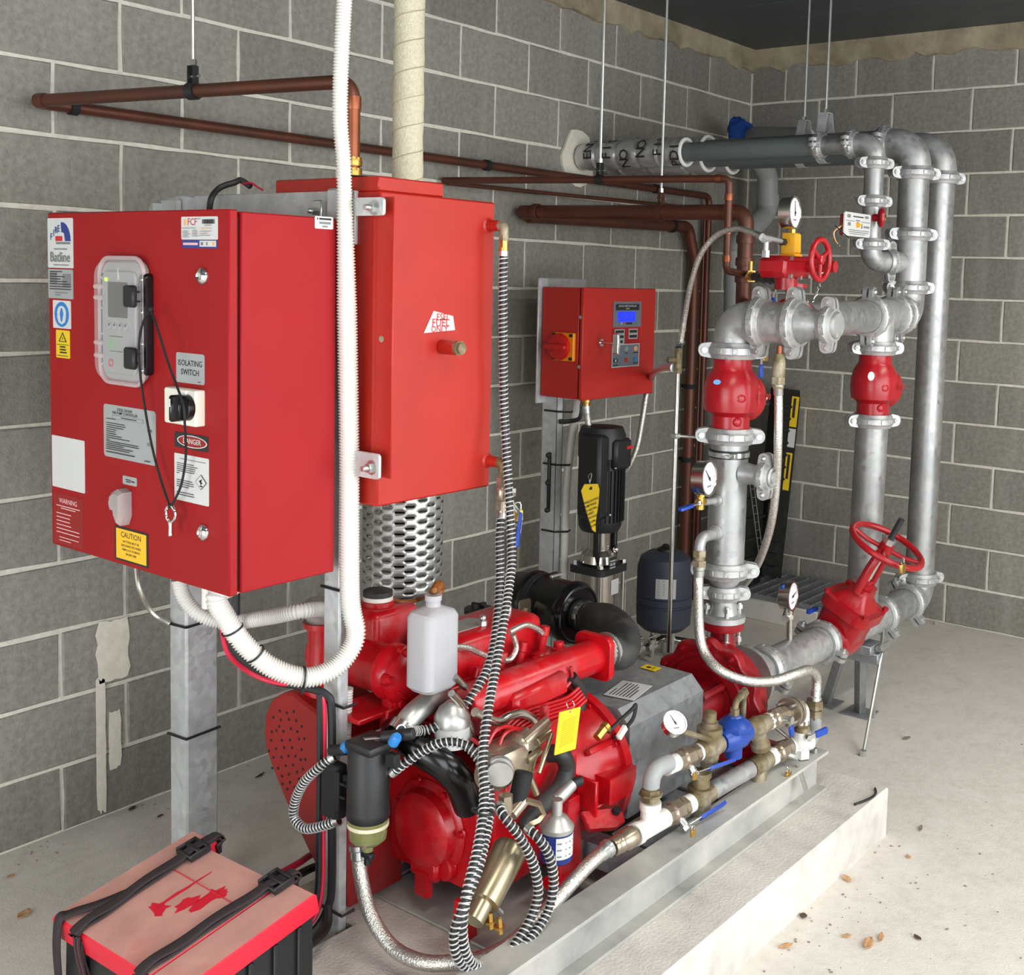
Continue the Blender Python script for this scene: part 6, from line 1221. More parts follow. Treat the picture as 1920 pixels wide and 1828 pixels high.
spring('spring-wrapped fuel hose looping from the fuel filter side low around the brass starter', [V((-3.83,-1.37,0.568))]+[(-3.815,-1.4,0.597),(-3.785,-1.43,0.624),(-3.761,-1.47,0.644),(-3.736,-1.51,0.633),(-3.731,-1.55,0.591),(-3.746,-1.58,0.541),(-3.799,-1.62,0.503),(-3.862,-1.655,0.46),(-3.913,-1.665,0.408),(-3.931,-1.66,0.359),(-3.92,-1.66,0.305),(-3.883,-1.665,0.263),(-3.831,-1.675,0.248),(-3.758,-1.69,0.262),(-3.683,-1.69,0.298),(-3.66,-1.69,0.354),(-3.664,-1.68,0.417),(-3.681,-1.66,0.459),(-3.681,-1.63,0.471)])
spring('spring-wrapped fuel hose making a small loop left of the fuel filter', [V((-3.87,-1.23,0.58))]+[(-3.89,-1.207,0.556),(-3.9,-1.169,0.516),(-3.9,-1.137,0.463),(-3.9,-1.133,0.422),(-3.9,-1.167,0.407),(-3.89,-1.209,0.42),(-3.875,-1.255,0.443)], .0085, .0102, .0085)
b = MB(); q = V((-3.811,-1.62,0.551)); b.torus(q, V((.3, 0, 1)), .024, .0025, 20, 6); tag(b.obj('cable_tie', 'black'), 'black cable tie bundling the spring hoses in front of the injection pump', 'cable tie')
# big braided raw water hose
braid('thick braided stainless hose swinging low from the belt guard to the white pipe tee', [(-3.846,-1.285,0.384),(-3.852,-1.3,0.324),(-3.867,-1.35,0.257),(-3.869,-1.42,0.211),(-3.861,-1.5,0.205),(-3.827,-1.56,0.21),(-3.772,-1.6,0.211),(-3.704,-1.63,0.232),(-3.598,-1.645,0.275),(-3.49,-1.65,0.313),(-3.409,-1.65,0.325)], .0165)

# ---------------------------------------------------------------- cooling water valve train along the front of the skid
def ballvalve(label, p, d, r=.022, m='valve_nickel', lev=None, L_=.11, words=None, hm='blue_handle'):
    p = V(p); d = V(d).normalized(); t = thing('ball_valve', label, 'valve', p)
    b = MB(); b.lathe(p-d*.042, d, [(0, r*1.05), (.018, r*1.05), (.019, r*.9), (.026, r*1.18), (.058, r*1.18), (.065, r*.9), (.066, r*1.05), (.084, r*1.05)], 8); b.obj('valve_body', m, t)
    if lev:
        n = V(lev[0]).normalized(); b = MB(); b.cyl(p, p+n*(r*1.9), r*.42, None, 12); b.hexa(p+n*(r*1.7), p+n*(r*2.1), r*.5); b.obj('stem', 'zinc', t)
        lever(t, p+n*(r*1.75), lev[1], L_, .020, hm, n_=n, words=words)
    return t
UA = V((-3.247,-1.645,0.447)); UB = V((-2.542,-1.7,0.426)); ud = (UB-UA).normalized()
def UP(u): 
    """point of the upper row at picture-free parameter 0..1"""
    return UA+(UB-UA)*u
LA_ = V((-3.349,-1.65,0.318)); LB_ = V((-2.498,-1.68,0.308)); ld = (LB_-LA_).normalized()
def LP(u): return LA_+(LB_-LA_)*u
t = thing('hose_coupling', 'bronze hose coupling where the thick braided hose meets the white taped tee', 'coupling', LP(0))
b = MB(); b.lathe(LP(-.05), ld, [(0, .019), (.004, .022), (.012, .022), (.014, .019), (.02, .023), (.03, .023), (.032, .020), (.05, .026), (.075, .026), (.078, .021), (.09, .021)], 18); b.obj('ferrule', 'valve_nickel', t)
tp = LP(.125)
t = thing('pipe_tee', 'white-taped pipe tee at the start of the valve train', 'tee', tp)
b = MB(); b.cyl(LP(.05), LP(.20), .024, None, 20); b.lathe(LP(.05), ld, [(0, .027), (.02, .027)], 18); b.cyl(tp, tp+Z_*.06, .024, None, 20); b.cyl(tp+Z_*.045, tp+Z_*.062, .027, None, 18); b.obj('tee_body', 'ptfe', t)
up0 = V((tp.x, tp.y, UA.z)); 
t = thing('pipe_union', 'bronze union between the white tee and the pale elbow above it', 'union', tp+Z_*.062)
b = MB(); z0 = tp+Z_*.062; hh = UA.z-.03-z0.z
b.cyl(z0, z0+Z_*hh*.2, .019, None, 16); b.hexa(z0+Z_*hh*.2, z0+Z_*hh*.5, .026); b.cyl(z0+Z_*hh*.5, z0+Z_*hh*.62, .03, None, 8); b.hexa(z0+Z_*hh*.62, z0+Z_*hh*.9, .025); b.cyl(z0+Z_*hh*.9, z0+Z_*hh, .02); b.obj('union_body', 'bronze', t)
elbow('pale galvanised elbow over the bronze union, left end of the upper valve row', [z0+Z_*hh, up0+V((0, 0, .012)), up0+V((0, 0, .012))+ud*.07], .0215, .042, 'pvc_grey')
b = MB(); b.cyl(UP(.10), UP(.17), .023, None, 18); tag(b.obj('pipe_nipple', 'ptfe'), 'white-taped nipple right of the pale elbow', 'fitting')
ballvalve('nickel ball valve left of the bronze pressure regulator, upper row', UP(.22), ud, .024, lev=((0, -.6, -.8), (1, -.15, -.06)), L_=.16, words='15 WOG')
b = MB(); b.cyl(UP(.275), UP(.32), .0225, None, 18); tag(b.obj('pipe_nipple', 'ptfe'), 'white-taped nipple left of the bronze pressure regulator', 'fitting')
pv_ = thing('pressure_regulator', 'dull bronze pressure regulator with a tilted gauge beside the blue valve', 'regulator', UP(.36))
q = UP(.36)
b = MB(); b.lathe(q-ud*.045, ud, [(0, .025), (.02, .028), (.045, .031), (.07, .028), (.09, .025)], 16); b.lathe(q, Z_, [(-.055, .018), (-.03, .026), (.0, .03), (.03, .030), (.04, .034), (.055, .034), (.056, .022), (.07, .022), (.071, .017), (.095, .017), (.098, .012)], 16); b.obj('body', 'bronze', pv_)
gq = V((-3.184,-1.68,0.568)); b = MB(); b.tube([q+Z_*.02, q+Z_*.035+V((-.03, -.02, .0)), gq+V((.012, .004, -.022))], .007, 8); b.obj('gauge_arm', 'bronze', pv_)
gauge(pv_, gq, (-.35, -.62, .70), .030, Z_, 1.9, .026)
bl = thing('diaphragm_valve', 'bright blue cast control valve with a curved pipe over its top', 'valve', UP(.52)); q = UP(.52)
b = MB(); b.lathe(q-ud*.06, ud, [(0, .026), (.018, .03), (.03, .036), (.085, .036), (.10, .03), (.12, .027)], 20); b.lathe(q+Z_*.015, Z_, [(0, .034), (.006, .046), (.010, .048), (.02, .048), (.025, .043), (.036, .03), (.04, .02), (.045, .018)], 8); b.cyl(q-Z_*.02, q-Z_*.055, .024, None, 14); b.obj('valve_body', 'blue_paint', bl)
b = MB(); b.tube(bend([q+Z_*.06, q+Z_*.095, q+ud*.07+V((.01, .02, .10)), q+ud*.10+V((.02, .05, .09)), q+ud*.10+V((.02, .05, .01))], .025, 5), .009, 10); b.hexa(q+Z_*.06, q+Z_*.078, .014); b.hexa(q+ud*.045+V((.005, .012, .10)), q+ud*.065+V((.008, .018, .10)), .013); b.obj('pilot_pipe', 'bronze', bl)
b = MB(); b.cyl(UP(.575), UP(.61), .024, None, 18); tag(b.obj('pipe_nipple', 'ptfe'), 'white-taped nipple right of the blue valve', 'fitting')
def strainer(label, p, d, drop):
    p = V(p); t = thing('strainer', label, 'strainer', p); b = MB(); b.lathe(p-d*.05, d, [(0, .024), (.02, .026), (.05, .029), (.08, .026), (.10, .024)], 14)
    e = V(drop).normalized(); b.lathe(p, e, [(0, .022), (.05, .023), (.056, .028), (.07, .028), (.074, .018)], 14); b.obj('strainer_body', 'bronze', t); return t
strainer('bronze Y strainer right of the blue valve, upper row', UP(.68), ud, ud*.3-Z_*.9)
b = MB(); b.cyl(UP(.735), UP(.765), .024, None, 18); tag(b.obj('pipe_nipple', 'ptfe'), 'white-taped nipple before the upper right ball valve', 'fitting')
ballvalve('nickel ball valve near the right end of the upper row', UP(.815), ud, .024, lev=((0, -1, .1), (.3, 0, -1)), L_=.05)
t = thing('orifice_flange', 'round nickel orifice flange at the right end of the upper row', 'flange', UP(.92))
b = MB(); b.lathe(UP(.86), ud, [(0, .02), (.03, .02), (.031, .042), (.044, .042), (.045, .036), (.049, .036), (.05, .042), (.062, .042), (.063, .02), (.1, .02)], 28); b.obj('flange_pair', 'valve_nickel', t)
for k in range(4):
    a = PI*k/2+.6; u_, w_, d_ = frame(ud); q = UP(.92)+(u_*math.cos(a)+w_*math.sin(a))*.033; b = MB(); b.cyl(q-ud*.03, q+ud*.03, .005, None, 6); b.obj('flange_bolt', 'zinc', t)
RE = UP(1.0)
elbow('white-taped elbow turning down at the right end of the upper row', [UP(.965), RE+ud*.01, RE+ud*.01-Z_*.05], .021, .03, 'ptfe')
rd = RE+ud*.01
lowx = V((rd.x, rd.y, LB_.z))
ballvalve('upright ball valve with blue lever between the two rows at the right end', rd-Z_*.08, -Z_, .021, 'bronze', ((-.5, -.85, 0), (.95, -.3, .12)), .075, '')
t = thing('pipe_union', 'bronze union standing on the lower white tee at the right end', 'union', lowx)
b = MB(); b.hexa(rd-Z_*.125, rd-Z_*.15, .027); b.cyl(rd-Z_*.15, V((rd.x, rd.y, lowx.z+.03)), .022, None, 14); b.obj('union_body', 'ptfe', t)
t = thing('pipe_tee', 'white-taped tee at the right end of the lower row', 'tee', lowx)
b = MB(); b.cyl(LP(.93), lowx+ld*.05, .025, None, 18); b.cyl(lowx, lowx+Z_*.045, .025, None, 18); b.obj('tee_body', 'ptfe', t)
hb_ = V((-2.452,-1.7,0.423))
t = thing('hose_elbow', 'grey elbow and brass unions rising to the braided hose at the far right end', 'elbow', lowx)
e_ = V((hb_.x, hb_.y, lowx.z+.005))
b = MB(); b.tube(bend([lowx+ld*.04, e_, e_+Z_*.06], .035, 8), .022, 16); b.obj('elbow_body', 'pvc_grey', t)
b = MB(); b.hexa(e_+Z_*.055, e_+Z_*.08, .024); b.hexa(e_+Z_*.085, e_+Z_*.11, .026); b.cyl(e_+Z_*.08, V((hb_.x, hb_.y, hb_.z)), .017, None, 14); b.obj('brass_union', 'bronze', t)
# lower row
ballvalve('nickel ball valve right of the white tee, lower row', LP(.25), ld, .025, lev=((0, -.75, -.6), (1, -.1, .06)), L_=.16)
b = MB(); b.cyl(LP(.30), LP(.335), .024, None, 18); tag(b.obj('pipe_nipple', 'ptfe'), 'white-taped nipple left of the brass relief valve, lower row', 'fitting')
rv = thing('relief_valve', 'upright bronze relief valve in the lower row under the ball valve handle', 'valve', LP(.385)); q = LP(.385)
b = MB(); b.lathe(q-Z_*.06, Z_, [(0, .02), (.02, .026), (.05, .029), (.075, .029), (.076, .035), (.09, .035), (.091, .024), (.115, .022), (.116, .027), (.13, .027), (.133, .012)], 14); b.lathe(q-ld*.045, ld, [(0, .025), (.09, .025)], 14); b.obj('body', 'bronze', rv)
padlock('long-shackle brass padlock hanging on the upper ball valve', V((-3.132,-1.71,0.422)), .016)
padlock('long-shackle brass padlock hanging on the lower ball valve', V((-3.198,-1.75,0.313)), .016)
spool('galvanised pipe in the middle of the lower row', LP(.43), LP(.67), .0235, 'galv_cast')
strainer('bronze Y strainer hanging in the lower row', LP(.735), ld, -ld*.35-Z_*.9+V((0, -.1, 0)))
b = MB(); b.cyl(LP(.785), LP(.82), .025, None, 18); tag(b.obj('pipe_nipple', 'ptfe'), 'white-taped nipple right of the lower strainer', 'fitting')
lvv = ballvalve('nickel ball valve with drooping handles near the right end of the lower row', LP(.865), ld, .025, lev=((.3, -.9, -.2), (.25, -.25, -1)), L_=.11, hm='zinc')
padlock('brass padlock at the drooping handle on the lower right valve', (-2.664,-1.73,0.269), .024)
spool('galvanised pipe piece at the right end of the lower row', LP(.90), LP(.975), .022, 'galv_pipe')
# red foot bracket and struts behind the valve train
t = thing('pump_bracket', 'red painted channel bracket on the skid behind the valve train', 'bracket', (-2.62, -1.57, .271))
b = MB(); b.box((-2.62, -1.565, .298), (.17, .12, .010), .003); b.box((-2.62, -1.62, .285), (.17, .010, .026), .002); b.box((-2.70, -1.565, .285), (.01, .12, .026), .002); b.obj('channel', 'red_valve', t)
for a, c_ in (((-2.648,-1.66,0.393), (-2.568,-1.66,0.321)), ((-2.777,-1.66,0.364), (-2.731,-1.66,0.314))):
    pass
t = thing('support_strut', 'thin steel struts bracing the two valve rows', 'strut', LP(.8))
for a, c_ in ((UP(.80)-Z_*.02, LP(.93)+Z_*.02), (UP(.62)-Z_*.02, LP(.80)+Z_*.02)):
    b = MB(); b.tube([a, c_], .005, 6); b.obj('rod', 'steel', t)

# ---------------------------------------------------------------- jacking pump, its controller, pressure tank, corner items
JX0, JX1, JY, JZ0, JZ1 = -2.003, -1.517, -.45, 1.178, 1.607
jc = thing('jacking_controller', 'small red jacking pump controller box with blue screen near the left wall', 'cabinet', (-1.76, -.35, JZ0))
b = MB(); b.box2((JX0, JY+.022, JZ0), (JX1, -.245, JZ1), .003); b.obj('body', 'red_jockey', jc)
b = MB(); b.box2((JX0-.002, JY, JZ0-.003), (JX1+.002, JY+.015, JZ1+.003), .003); b.obj('door', 'red_jockey', jc)
b = MB(); b.box2((JX0+.006, JY+.0151, JZ0+.006), (JX1-.006, JY+.0219, JZ1-.006)); b.obj('door_seal', 'black_matt', jc)
for u in ((-1.99,-0.445,1.496), (-1.992,-0.445,1.305)):
    b = MB(); b.cyl((JX0-.004, -.437, u[2]), (JX0+.003, -.437, u[2]), .007); b.obj('hinge_screw', 'alu', jc)
kn = V((-2.004,-0.363,1.379))
b = MB(); b.prism(rrect(.105, .11, .006), kn+V((0, .0, 0)), -Y_, Z_, .014, .003); b.obj('isolator_plate', 'orange', jc)
b = MB(); q = kn+V((-.014, .012, 0)); b.lathe(q, -X_, [(0, .05), (.004, .052), (.018, .049), (.02, .043)], 30); b.box(q+V((-.03, 0, 0)), (.024, .105, .022), .005); b.obj('isolator_knob', 'red_knob', jc)
for y_, z_ in ((-.04, .045), (-.04, -.045), (.042, .046), (.042, -.046)):
    b = MB(); b.box(kn+V((-.0145, y_, z_)), (.002, .016, .012)); b.obj('plate_slot', 'ink', jc)
sign(jc, 'display_panel', (-1.7165,-0.45,1.506,0.193,0.102), 'y', 'panel_grey', [('b', 'ink', 0, .28, .84, .24), ('t', 'label_white', 'JACKING PUMP CONTROLLER', 0, .32, .065), ('t', 'label_white', 'SUPPLY', 0, .22, .06), ('b', 'label_white', -.2, -.36, .03, .08), ('b', 'ink_red', -.12, -.36, .06, .05), ('b', 'ink', .06, -.36, .22, .07)], r=.001, t=.002)
b = MB(); R = (-1.722,-0.452,1.4965,0.12,0.041); b.prism(rrect(R[3], R[4], .002), R[:3], X_, Z_, .001); b.obj('blue_screen', 'lcd_blue', jc, smooth=False)
sign(jc, 'indicator_panel', (-1.7215,-0.45,1.4165,0.187,0.067), 'y', 'red_valve', [('b', 'label_grey', -.24, .0, .36, .9), ('b', 'label_grey', .26, .15, .34, .62), ('b', 'ink', -.24, .3, .3, .16), ('b', 'ink', -.24, .0, .3, .16), ('b', 'ink', -.26, -.3, .28, .16), ('b', 'ink', .26, .3, .28, .16), ('b', 'ink', .26, .0, .28, .16)], r=.001, t=.0015)
sign(jc, 'button_panel', (-1.7215,-0.45,1.3405,0.189,0.093), 'y', 'panel_grey', [('b', 'label_white', 0, .48, 1, .03), ('b', 'label_white', 0, -.48, 1, .03), ('b', 'label_white', .49, 0, .02, 1), ('b', 'label_white', -.49, 0, .02, 1), ('e', 'ink', -.36, .28, .16, .2), ('e', 'label_white', -.36, .28, .05, .14), ('e', 'pvc_grey', .02, .28, .14, .22), ('e', 'ink_orange', .36, .28, .14, .22), ('e', 'ink', -.36, -.2, .16, .2), ('e', 'label_white', -.36, -.2, .05, .14), ('e', 'ink_red', .02, -.2, .12, .2), ('e', 'sign_blue', .36, -.2, .14, .22), ('b', 'ink', -.36, .1, .16, .04), ('b', 'ink', .02, .1, .08, .04), ('b', 'ink', .36, .1, .2, .04), ('b', 'ink', -.36, -.4, .18, .04), ('b', 'ink', .36, -.36, .2, .04)], r=.001, t=.002)
q = V((-1.897,-0.45,1.397))
b = MB(); b.hexa(q, q+V((0, -.012, 0)), .016); b.cyl(q+V((0, -.01, 0)), q+V((.004, -.075, 0)), .007); e = q+V((.004, -.085, 0)); b.prism([(-.012, -.04), (.012, -.04), (.016, 0), (.012, .04), (-.012, .04), (-.016, 0)], e+V((-.004, 0, 0)), V((.0, -1, 0)), Z_, .012, .004); b.obj('door_key', 'chrome', jc)
b = MB(); q = V((-1.905, -.40, JZ0)); b.lathe(q, -Z_, [(0, .018), (.02, .018), (.022, .014), (.04, .014)], 14); b.obj('hose_gland', 'brass', jc)
b = MB(); b.rod((-1.86, -.33, JZ0), (-1.86, -.33, JZ0-.05), .018); b.tube(smooth([(-1.86, -.33, JZ0-.03), (-1.87, -.34, JZ0-.09), (-1.93, -.33, JZ0-.10), (-1.96, -.31, JZ0-.10)], 5), .009, 8); b.obj('cable_gland', 'black', jc)
js = thing('controller_stand', 'galvanised channel post holding the small red controller box, white conduit strapped to it', 'post', (-1.9, -.28, 0))
b = MB(); x0, x1 = -1.965, -1.925
b.box2((x0, -.30, .006), (x0+.003, -.225, JZ1+.03)); b.box2((x0, -.30, .006), (x1, -.297, JZ0)); b.box2((x1-.003, -.30, .006), (x1, -.28, JZ0)); b.box2((x0, -.228, .006), (x1, -.225, JZ1)); b.obj('channel_post', 'galv', js)
b = MB(); b.box2((-2.02, -.24, JZ0-.03), (-1.72, -.232, JZ1+.035), .002); b.obj('back_plate', 'galv', js)
b = MB(); b.box2((-2.02, -.36, 0), (-1.88, -.18, .006)); b.obj('foot_plate', 'galv', js)
b = MB(); q = V((-1.988,-0.3,0.835)); b.box((x0-.02, -.285, q.z), (.016, .012, .24), .003); b.obj('black_strip', 'black', js)
for z in (q.z+.11, q.z, q.z-.11):
    b = MB(); b.sphere((x0-.034, -.29, z), .011, 8, 6); b.obj('strip_clip', 'black', js)
cx = -1.905
b = MB(); b.tube(smooth([(cx+.03, -.33, JZ0), (cx+.028, -.325, JZ0-.06), (cx+.015, -.315, JZ0-.2), (cx, -.31, JZ0-.4), (cx-.002, -.31, .4), (cx-.002, -.31, .01)], 8), .0165, 14); b.obj('white_conduit', 'white_conduit', js)
for v in (770, 869, 993):
    z = (-1.924,-0.31,1.118)[2] if v == 770 else ((-1.915,-0.31,0.905)[2] if v == 869 else (-1.904,-0.31,0.635)[2])
    b = MB(); b.tube([(x0-.004, -.24, z), (x0-.004, -.305, z), (cx-.01, -.33, z-.004), (cx+.02, -.318, z-.004)], .004, 6); b.obj('cable_tie', 'black', js)
braid('braided hose drooping in a U below the small red controller box', [(-1.905, -.40, JZ0-.038)]+[(-1.911,-0.42,1.064),(-1.88,-0.42,0.976),(-1.819,-0.42,0.894),(-1.73,-0.42,0.849),(-1.645,-0.42,0.863),(-1.577,-0.42,0.945),(-1.544,-0.42,1.055),(-1.518,-0.42,1.166),(-1.498,-0.42,1.221),(-1.659,-0.55,1.272),(-2.038,-0.85,1.331)]+[V((-2.455,-1.17,1.372))], .0125, True)
# multistage jacking pump
jp = thing('jacking_pump', 'upright black and stainless jacking pump with a yellow warning tag', 'pump', (-1.88, -.47, 0))
mp = V((-1.888,-0.47,0.855)); px, py = mp.x, mp.y
zt, zc, zb, zf = (-1.898,-0.47,1.068)[2], (-1.879,-0.47,0.657)[2], (-1.897,-0.47,0.531)[2], (-1.896,-0.47,0.505)[2]
b = MB(); b.lathe((px, py, zc), Z_, [(0, .075), (.02, .085), (.05, .088), (zt-zc-.12, .088), (zt-zc-.118, .094), (zt-zc-.03, .094), (zt-zc, .082), (zt-zc+.004, .04)], 32); b.box((px-.075, py-.02, (zt+zc)/2+.02), (.08, .11, (zt-zc)*.8), .012); b.obj('motor', 'black', jp)
for k in range(12):
    a = math.radians(-150+k*11); b = MB(); b.box((px+.09*math.cos(a), py+.09*math.sin(a), (zt+zc)/2-.06), (.012, .003, (zt-zc)*.5), 0, Matrix.Rotation(a, 3, 'Z')); b.obj('cooling_fin', 'black', jp)
b = MB(); b.box((px+.01, py-.088, zt-.10), (.11, .03, .12), .012); b.obj('terminal_box', 'black', jp)
b = MB(); b.box((px+.04, py-.105, zt-.075), (.04, .002, .012)); b.obj('red_badge', 'red_knob', jp)
for dx, dz in ((-.035, -.15), (.045, -.15), (-.06, -.33), (-.07, -.45)):
    b = MB(); b.sphere((px+dx, py-.094, zt+dz), .006, 8, 6); b.obj('case_screw', 'chrome', jp)
for x in (-.055, .055):
    b = MB(); b.box((px+x, py-.03, (zc+zb)/2), (.018, .03, zc-zb+.03), .004); b.obj('motor_stool', 'black', jp)
b = MB(); b.cyl((px, py, zb), (px, py, zc+.01), .045, None, 24); b.lathe((px, py, zb), Z_, [(0, .075), (.03, .07), (.05, .048)], 24); b.obj('coupling_cover', 'stainless', jp)
b = MB(); b.sphere((px+.03, py-.06, zb+.05), .014, 10, 8); b.obj('vent_plug', 'chrome', jp)
b = MB(); b.prism(rrect(.19, .17, .03), (px, py, zf-.012), X_, Y_, .03, .004); b.obj('top_flange', 'black', jp)
for x in (-.075, .075):
    for y in (-.065, .065):
        b = MB(); b.cyl((px+x, py+y, .14), (px+x, py+y, zf+.03), .0075, None, 10); b.hexa((px+x, py+y, zf+.018), (px+x, py+y, zf+.032), .013); b.obj('stay_bolt', 'chrome', jp)
b = MB(); b.cyl((px, py, .13), (px, py, zf-.012), .066, None, 30); b.obj('stage_casing', 'stainless', jp)
b = MB(); b.prism(rrect(.22, .2, .03), (px, py, 0), X_, Y_, .13, .01); b.cyl((px-.16, py, .07), (px+.16, py, .07), .035, None, 18); b.obj('base_casting', 'black', jp)
sign(jp, 'rating_label', (px-.062, py-.112, zb+.02, .045, .05), 'y', 'ink', [('b', 'label_grey', 0, .2, .8, .12), ('b', 'label_grey', -.2, -.06, .3, .2), ('b', 'label_grey', .2, -.06, .3, .2), ('b', 'label_grey', 0, -.32, .8, .1)])
b = MB(); b.prism(rrect(.05, .06, .004), (px+.02, py-.0665, zf-.07), X_, Z_, .0015); b.obj('casing_label', 'label_white', jp)
wt = thing('warning_tag', 'curling yellow warning tag hanging by a wire in front of the black motor', 'tag', (-2.122,-0.6,0.74))
tl = [(-2.164,-0.6,0.89),(-2.082,-0.6,0.881),(-2.071,-0.6,0.858),(-2.075,-0.6,0.804),(-2.089,-0.6,0.735),(-2.087,-0.6,0.698),(-2.107,-0.6,0.709),(-2.136,-0.6,0.762),(-2.161,-0.6,0.816),(-2.182,-0.6,0.868)]
n = len(tl); b = MB().use('yellow'); vs = [V(q) for q in tl]+[V(q)+V((0, .002, 0)) for q in tl]; b.add(vs, [tuple(range(n)), tuple(range(2*n-1, n-1, -1))]+[(k, (k+1) % n, n+(k+1) % n, n+k) for k in range(n)])
b.use('ink'); 
for s_, c_, sz in (('SPARE JACKING', (-2.124,-0.602,0.823), .0095), ('PUMP PHASE', (-2.127,-0.602,0.807), .0095), ('NO NEUTRAL', (-2.123,-0.602,0.79), .0095), ('WIRED', (-2.125,-0.602,0.775), .0095), ('OPEN PHASE', (-2.118,-0.602,0.76), .0085), ('ALARM', (-2.114,-0.602,0.743), .009), ('ALARM', (-2.104,-0.602,0.727), .0085)):
    b.text(s_, c_, V((1, 0, .12)).normalized(), Z_, sz, .001)
b.cyl(V((-2.129,-0.601,0.871)), V((-2.13,-0.602,0.872)), .007); b.obj('tag_card', None, wt, smooth=False)
b = MB(); b.tube(smooth([(-2.115,-0.59,0.874),(-2.122,-0.59,0.899),(-2.103,-0.57,0.911),(-2.077,-0.565,0.915),(-2.083,-0.565,0.887)], 4), .0018, 5); b.obj('tag_wire', 'alu', wt)
# pressure tank
tp_ = V((-1.346,-0.43,0.31)); tz0, tz1 = (-1.334,-0.43,0.116)[2], (-1.355,-0.43,0.474)[2]
pt = thing('pressure_tank', 'dark grey rounded pressure vessel on short legs beside the jacking pump', 'tank', (tp_.x, tp_.y, 0))
h = tz1-tz0
b = MB(); b.lathe((tp_.x, tp_.y, tz0), Z_, [(0, .045), (h*.03, .09), (h*.10, .118), (h*.33, .122), (h*.34, .117), (h*.36, .117), (h*.37, .122), (h*.44, .122), (h*.45, .118), (h*.46, .122), (h*.80, .121), (h*.92, .108), (h*.98, .075), (h, .03)], 40); b.obj('vessel', 'tank_grey', pt)
b = MB(); b.lathe((tp_.x, tp_.y, tz1-.004), Z_, [(0, .038), (.012, .036), (.022, .018), (.03, .012)], 18); b.obj('air_cap', 'black', pt)
for a in (.5, 2.6, 4.7):
    b = MB(); b.cyl((tp_.x+.05*math.cos(a), tp_.y+.05*math.sin(a), 0), (tp_.x+.05*math.cos(a), tp_.y+.05*math.sin(a), tz0+.02), .012, None, 10); b.obj('leg', 'zinc', pt)
b = MB(); b.cyl((tp_.x, tp_.y, .10), (tp_.x, tp_.y, tz0+.01), .016, None, 12); b.obj('bottom_port', 'steel', pt)
b = MB().use('label_white'); vs = []; fs = []; n = 8
for k in range(n+1):
    a = math.radians(-165+42*k/n)
    for z in (tz0+h*.48, tz0+h*.72): vs.append((tp_.x+.1225*math.cos(a), tp_.y+.1225*math.sin(a), z))
b.add(vs, [(2*k, 2*k+2, 2*k+3, 2*k+1) for k in range(n)]); b.use('ink_grey')
for j in range(6):
    z = tz0+h*(.69-.032*j); v2 = [(tp_.x+.1228*math.cos(math.radians(a)), tp_.y+.1228*math.sin(math.radians(a)), zz) for a in (-160, -148, -134) for zz in (z, z+.003)]; b.add(v2, [(0, 2, 3, 1), (2, 4, 5, 3)])
b.obj('vessel_label', None, pt)
for lab, u in (('small chrome stop valve on the floor left of the sensing tube', (-1.805,-0.62,0.173)), ('small chrome stop valve on the floor nearer the sensing tube', (-1.714,-0.62,0.159))):
    q = V(u); t = thing('stop_valve', lab, 'valve', q); q.z = max(q.z, .03)
    b = MB(); b.lathe(q, Z_, [(0, .012), (.03, .012), (.032, .018), (.045, .018), (.05, .008)], 12); b.cyl(q+V((-.03, 0, .01)), q+V((.03, 0, .01)), .011, None, 10); b.obj('valve_body', 'chrome', t)
    b = MB(); b.box(q+V((0, 0, .055)), (.04, .01, .006)); b.obj('tee_handle', 'chrome', t)
braid('braided hose on the floor between the jacking pump and the pressure tank', [(-1.576,-0.373,0.03),(-1.515,-0.4,0.03),(-1.552,-0.495,0.03),(-1.609,-0.601,0.03)], .0125)
b = MB(); b.tube([(px+.16, py, .07), (tp_.x, tp_.y, .08), (tp_.x+.1, tp_.y-.3, .07)], .017, 12); tag(b.obj('steel_pipe', 'steel'), 'low steel pipe on the floor from the jacking pump past the pressure tank', 'pipe')
# pit grate on its kerb in the far corner
K0, K1 = V((-.585, -.86, 0)), V((-.10, -.29, .10))
gk = thing('floor_grate', 'galvanised bar grate on a low concrete kerb in the far corner', 'grate', (-.34, -.57, 0))
b = MB(); b.box2(K0, (K1.x, K0.y+.06, .10), .004); b.box2((K0.x, K0.y+.06, 0), (K0.x+.06, K1.y, .10), .004); b.box2((K0.x+.06, K1.y-.05, 0), (K1.x, K1.y, .10), .004); b.box2((K1.x-.05, K0.y+.06, 0), (K1.x, K1.y-.05, .10), .004); b.obj('kerb', 'floor_conc', gk)
b = MB(); b.box2((K0.x+.06, K0.y+.06, .002), (K1.x-.05, K1.y-.05, .004)); b.obj('pit_bottom', 'black_matt', gk)
for k in range(15):
    b = MB(); x = K0.x+.02+(K1.x-K0.x-.04)*k/14; b.box2((x-.0025, K0.y+.02, .1005), (x+.0025, K1.y-.02, .125)); b.obj('grate_bar', 'galv_guard', gk)
for k in range(9):
    b = MB(); y = K0.y+.04+(K1.y-K0.y-.08)*k/8; b.box2((K0.x+.01, y-.002, .115), (K1.x-.01, y+.002, .1265)); b.obj('cross_bar', 'galv_guard', gk)
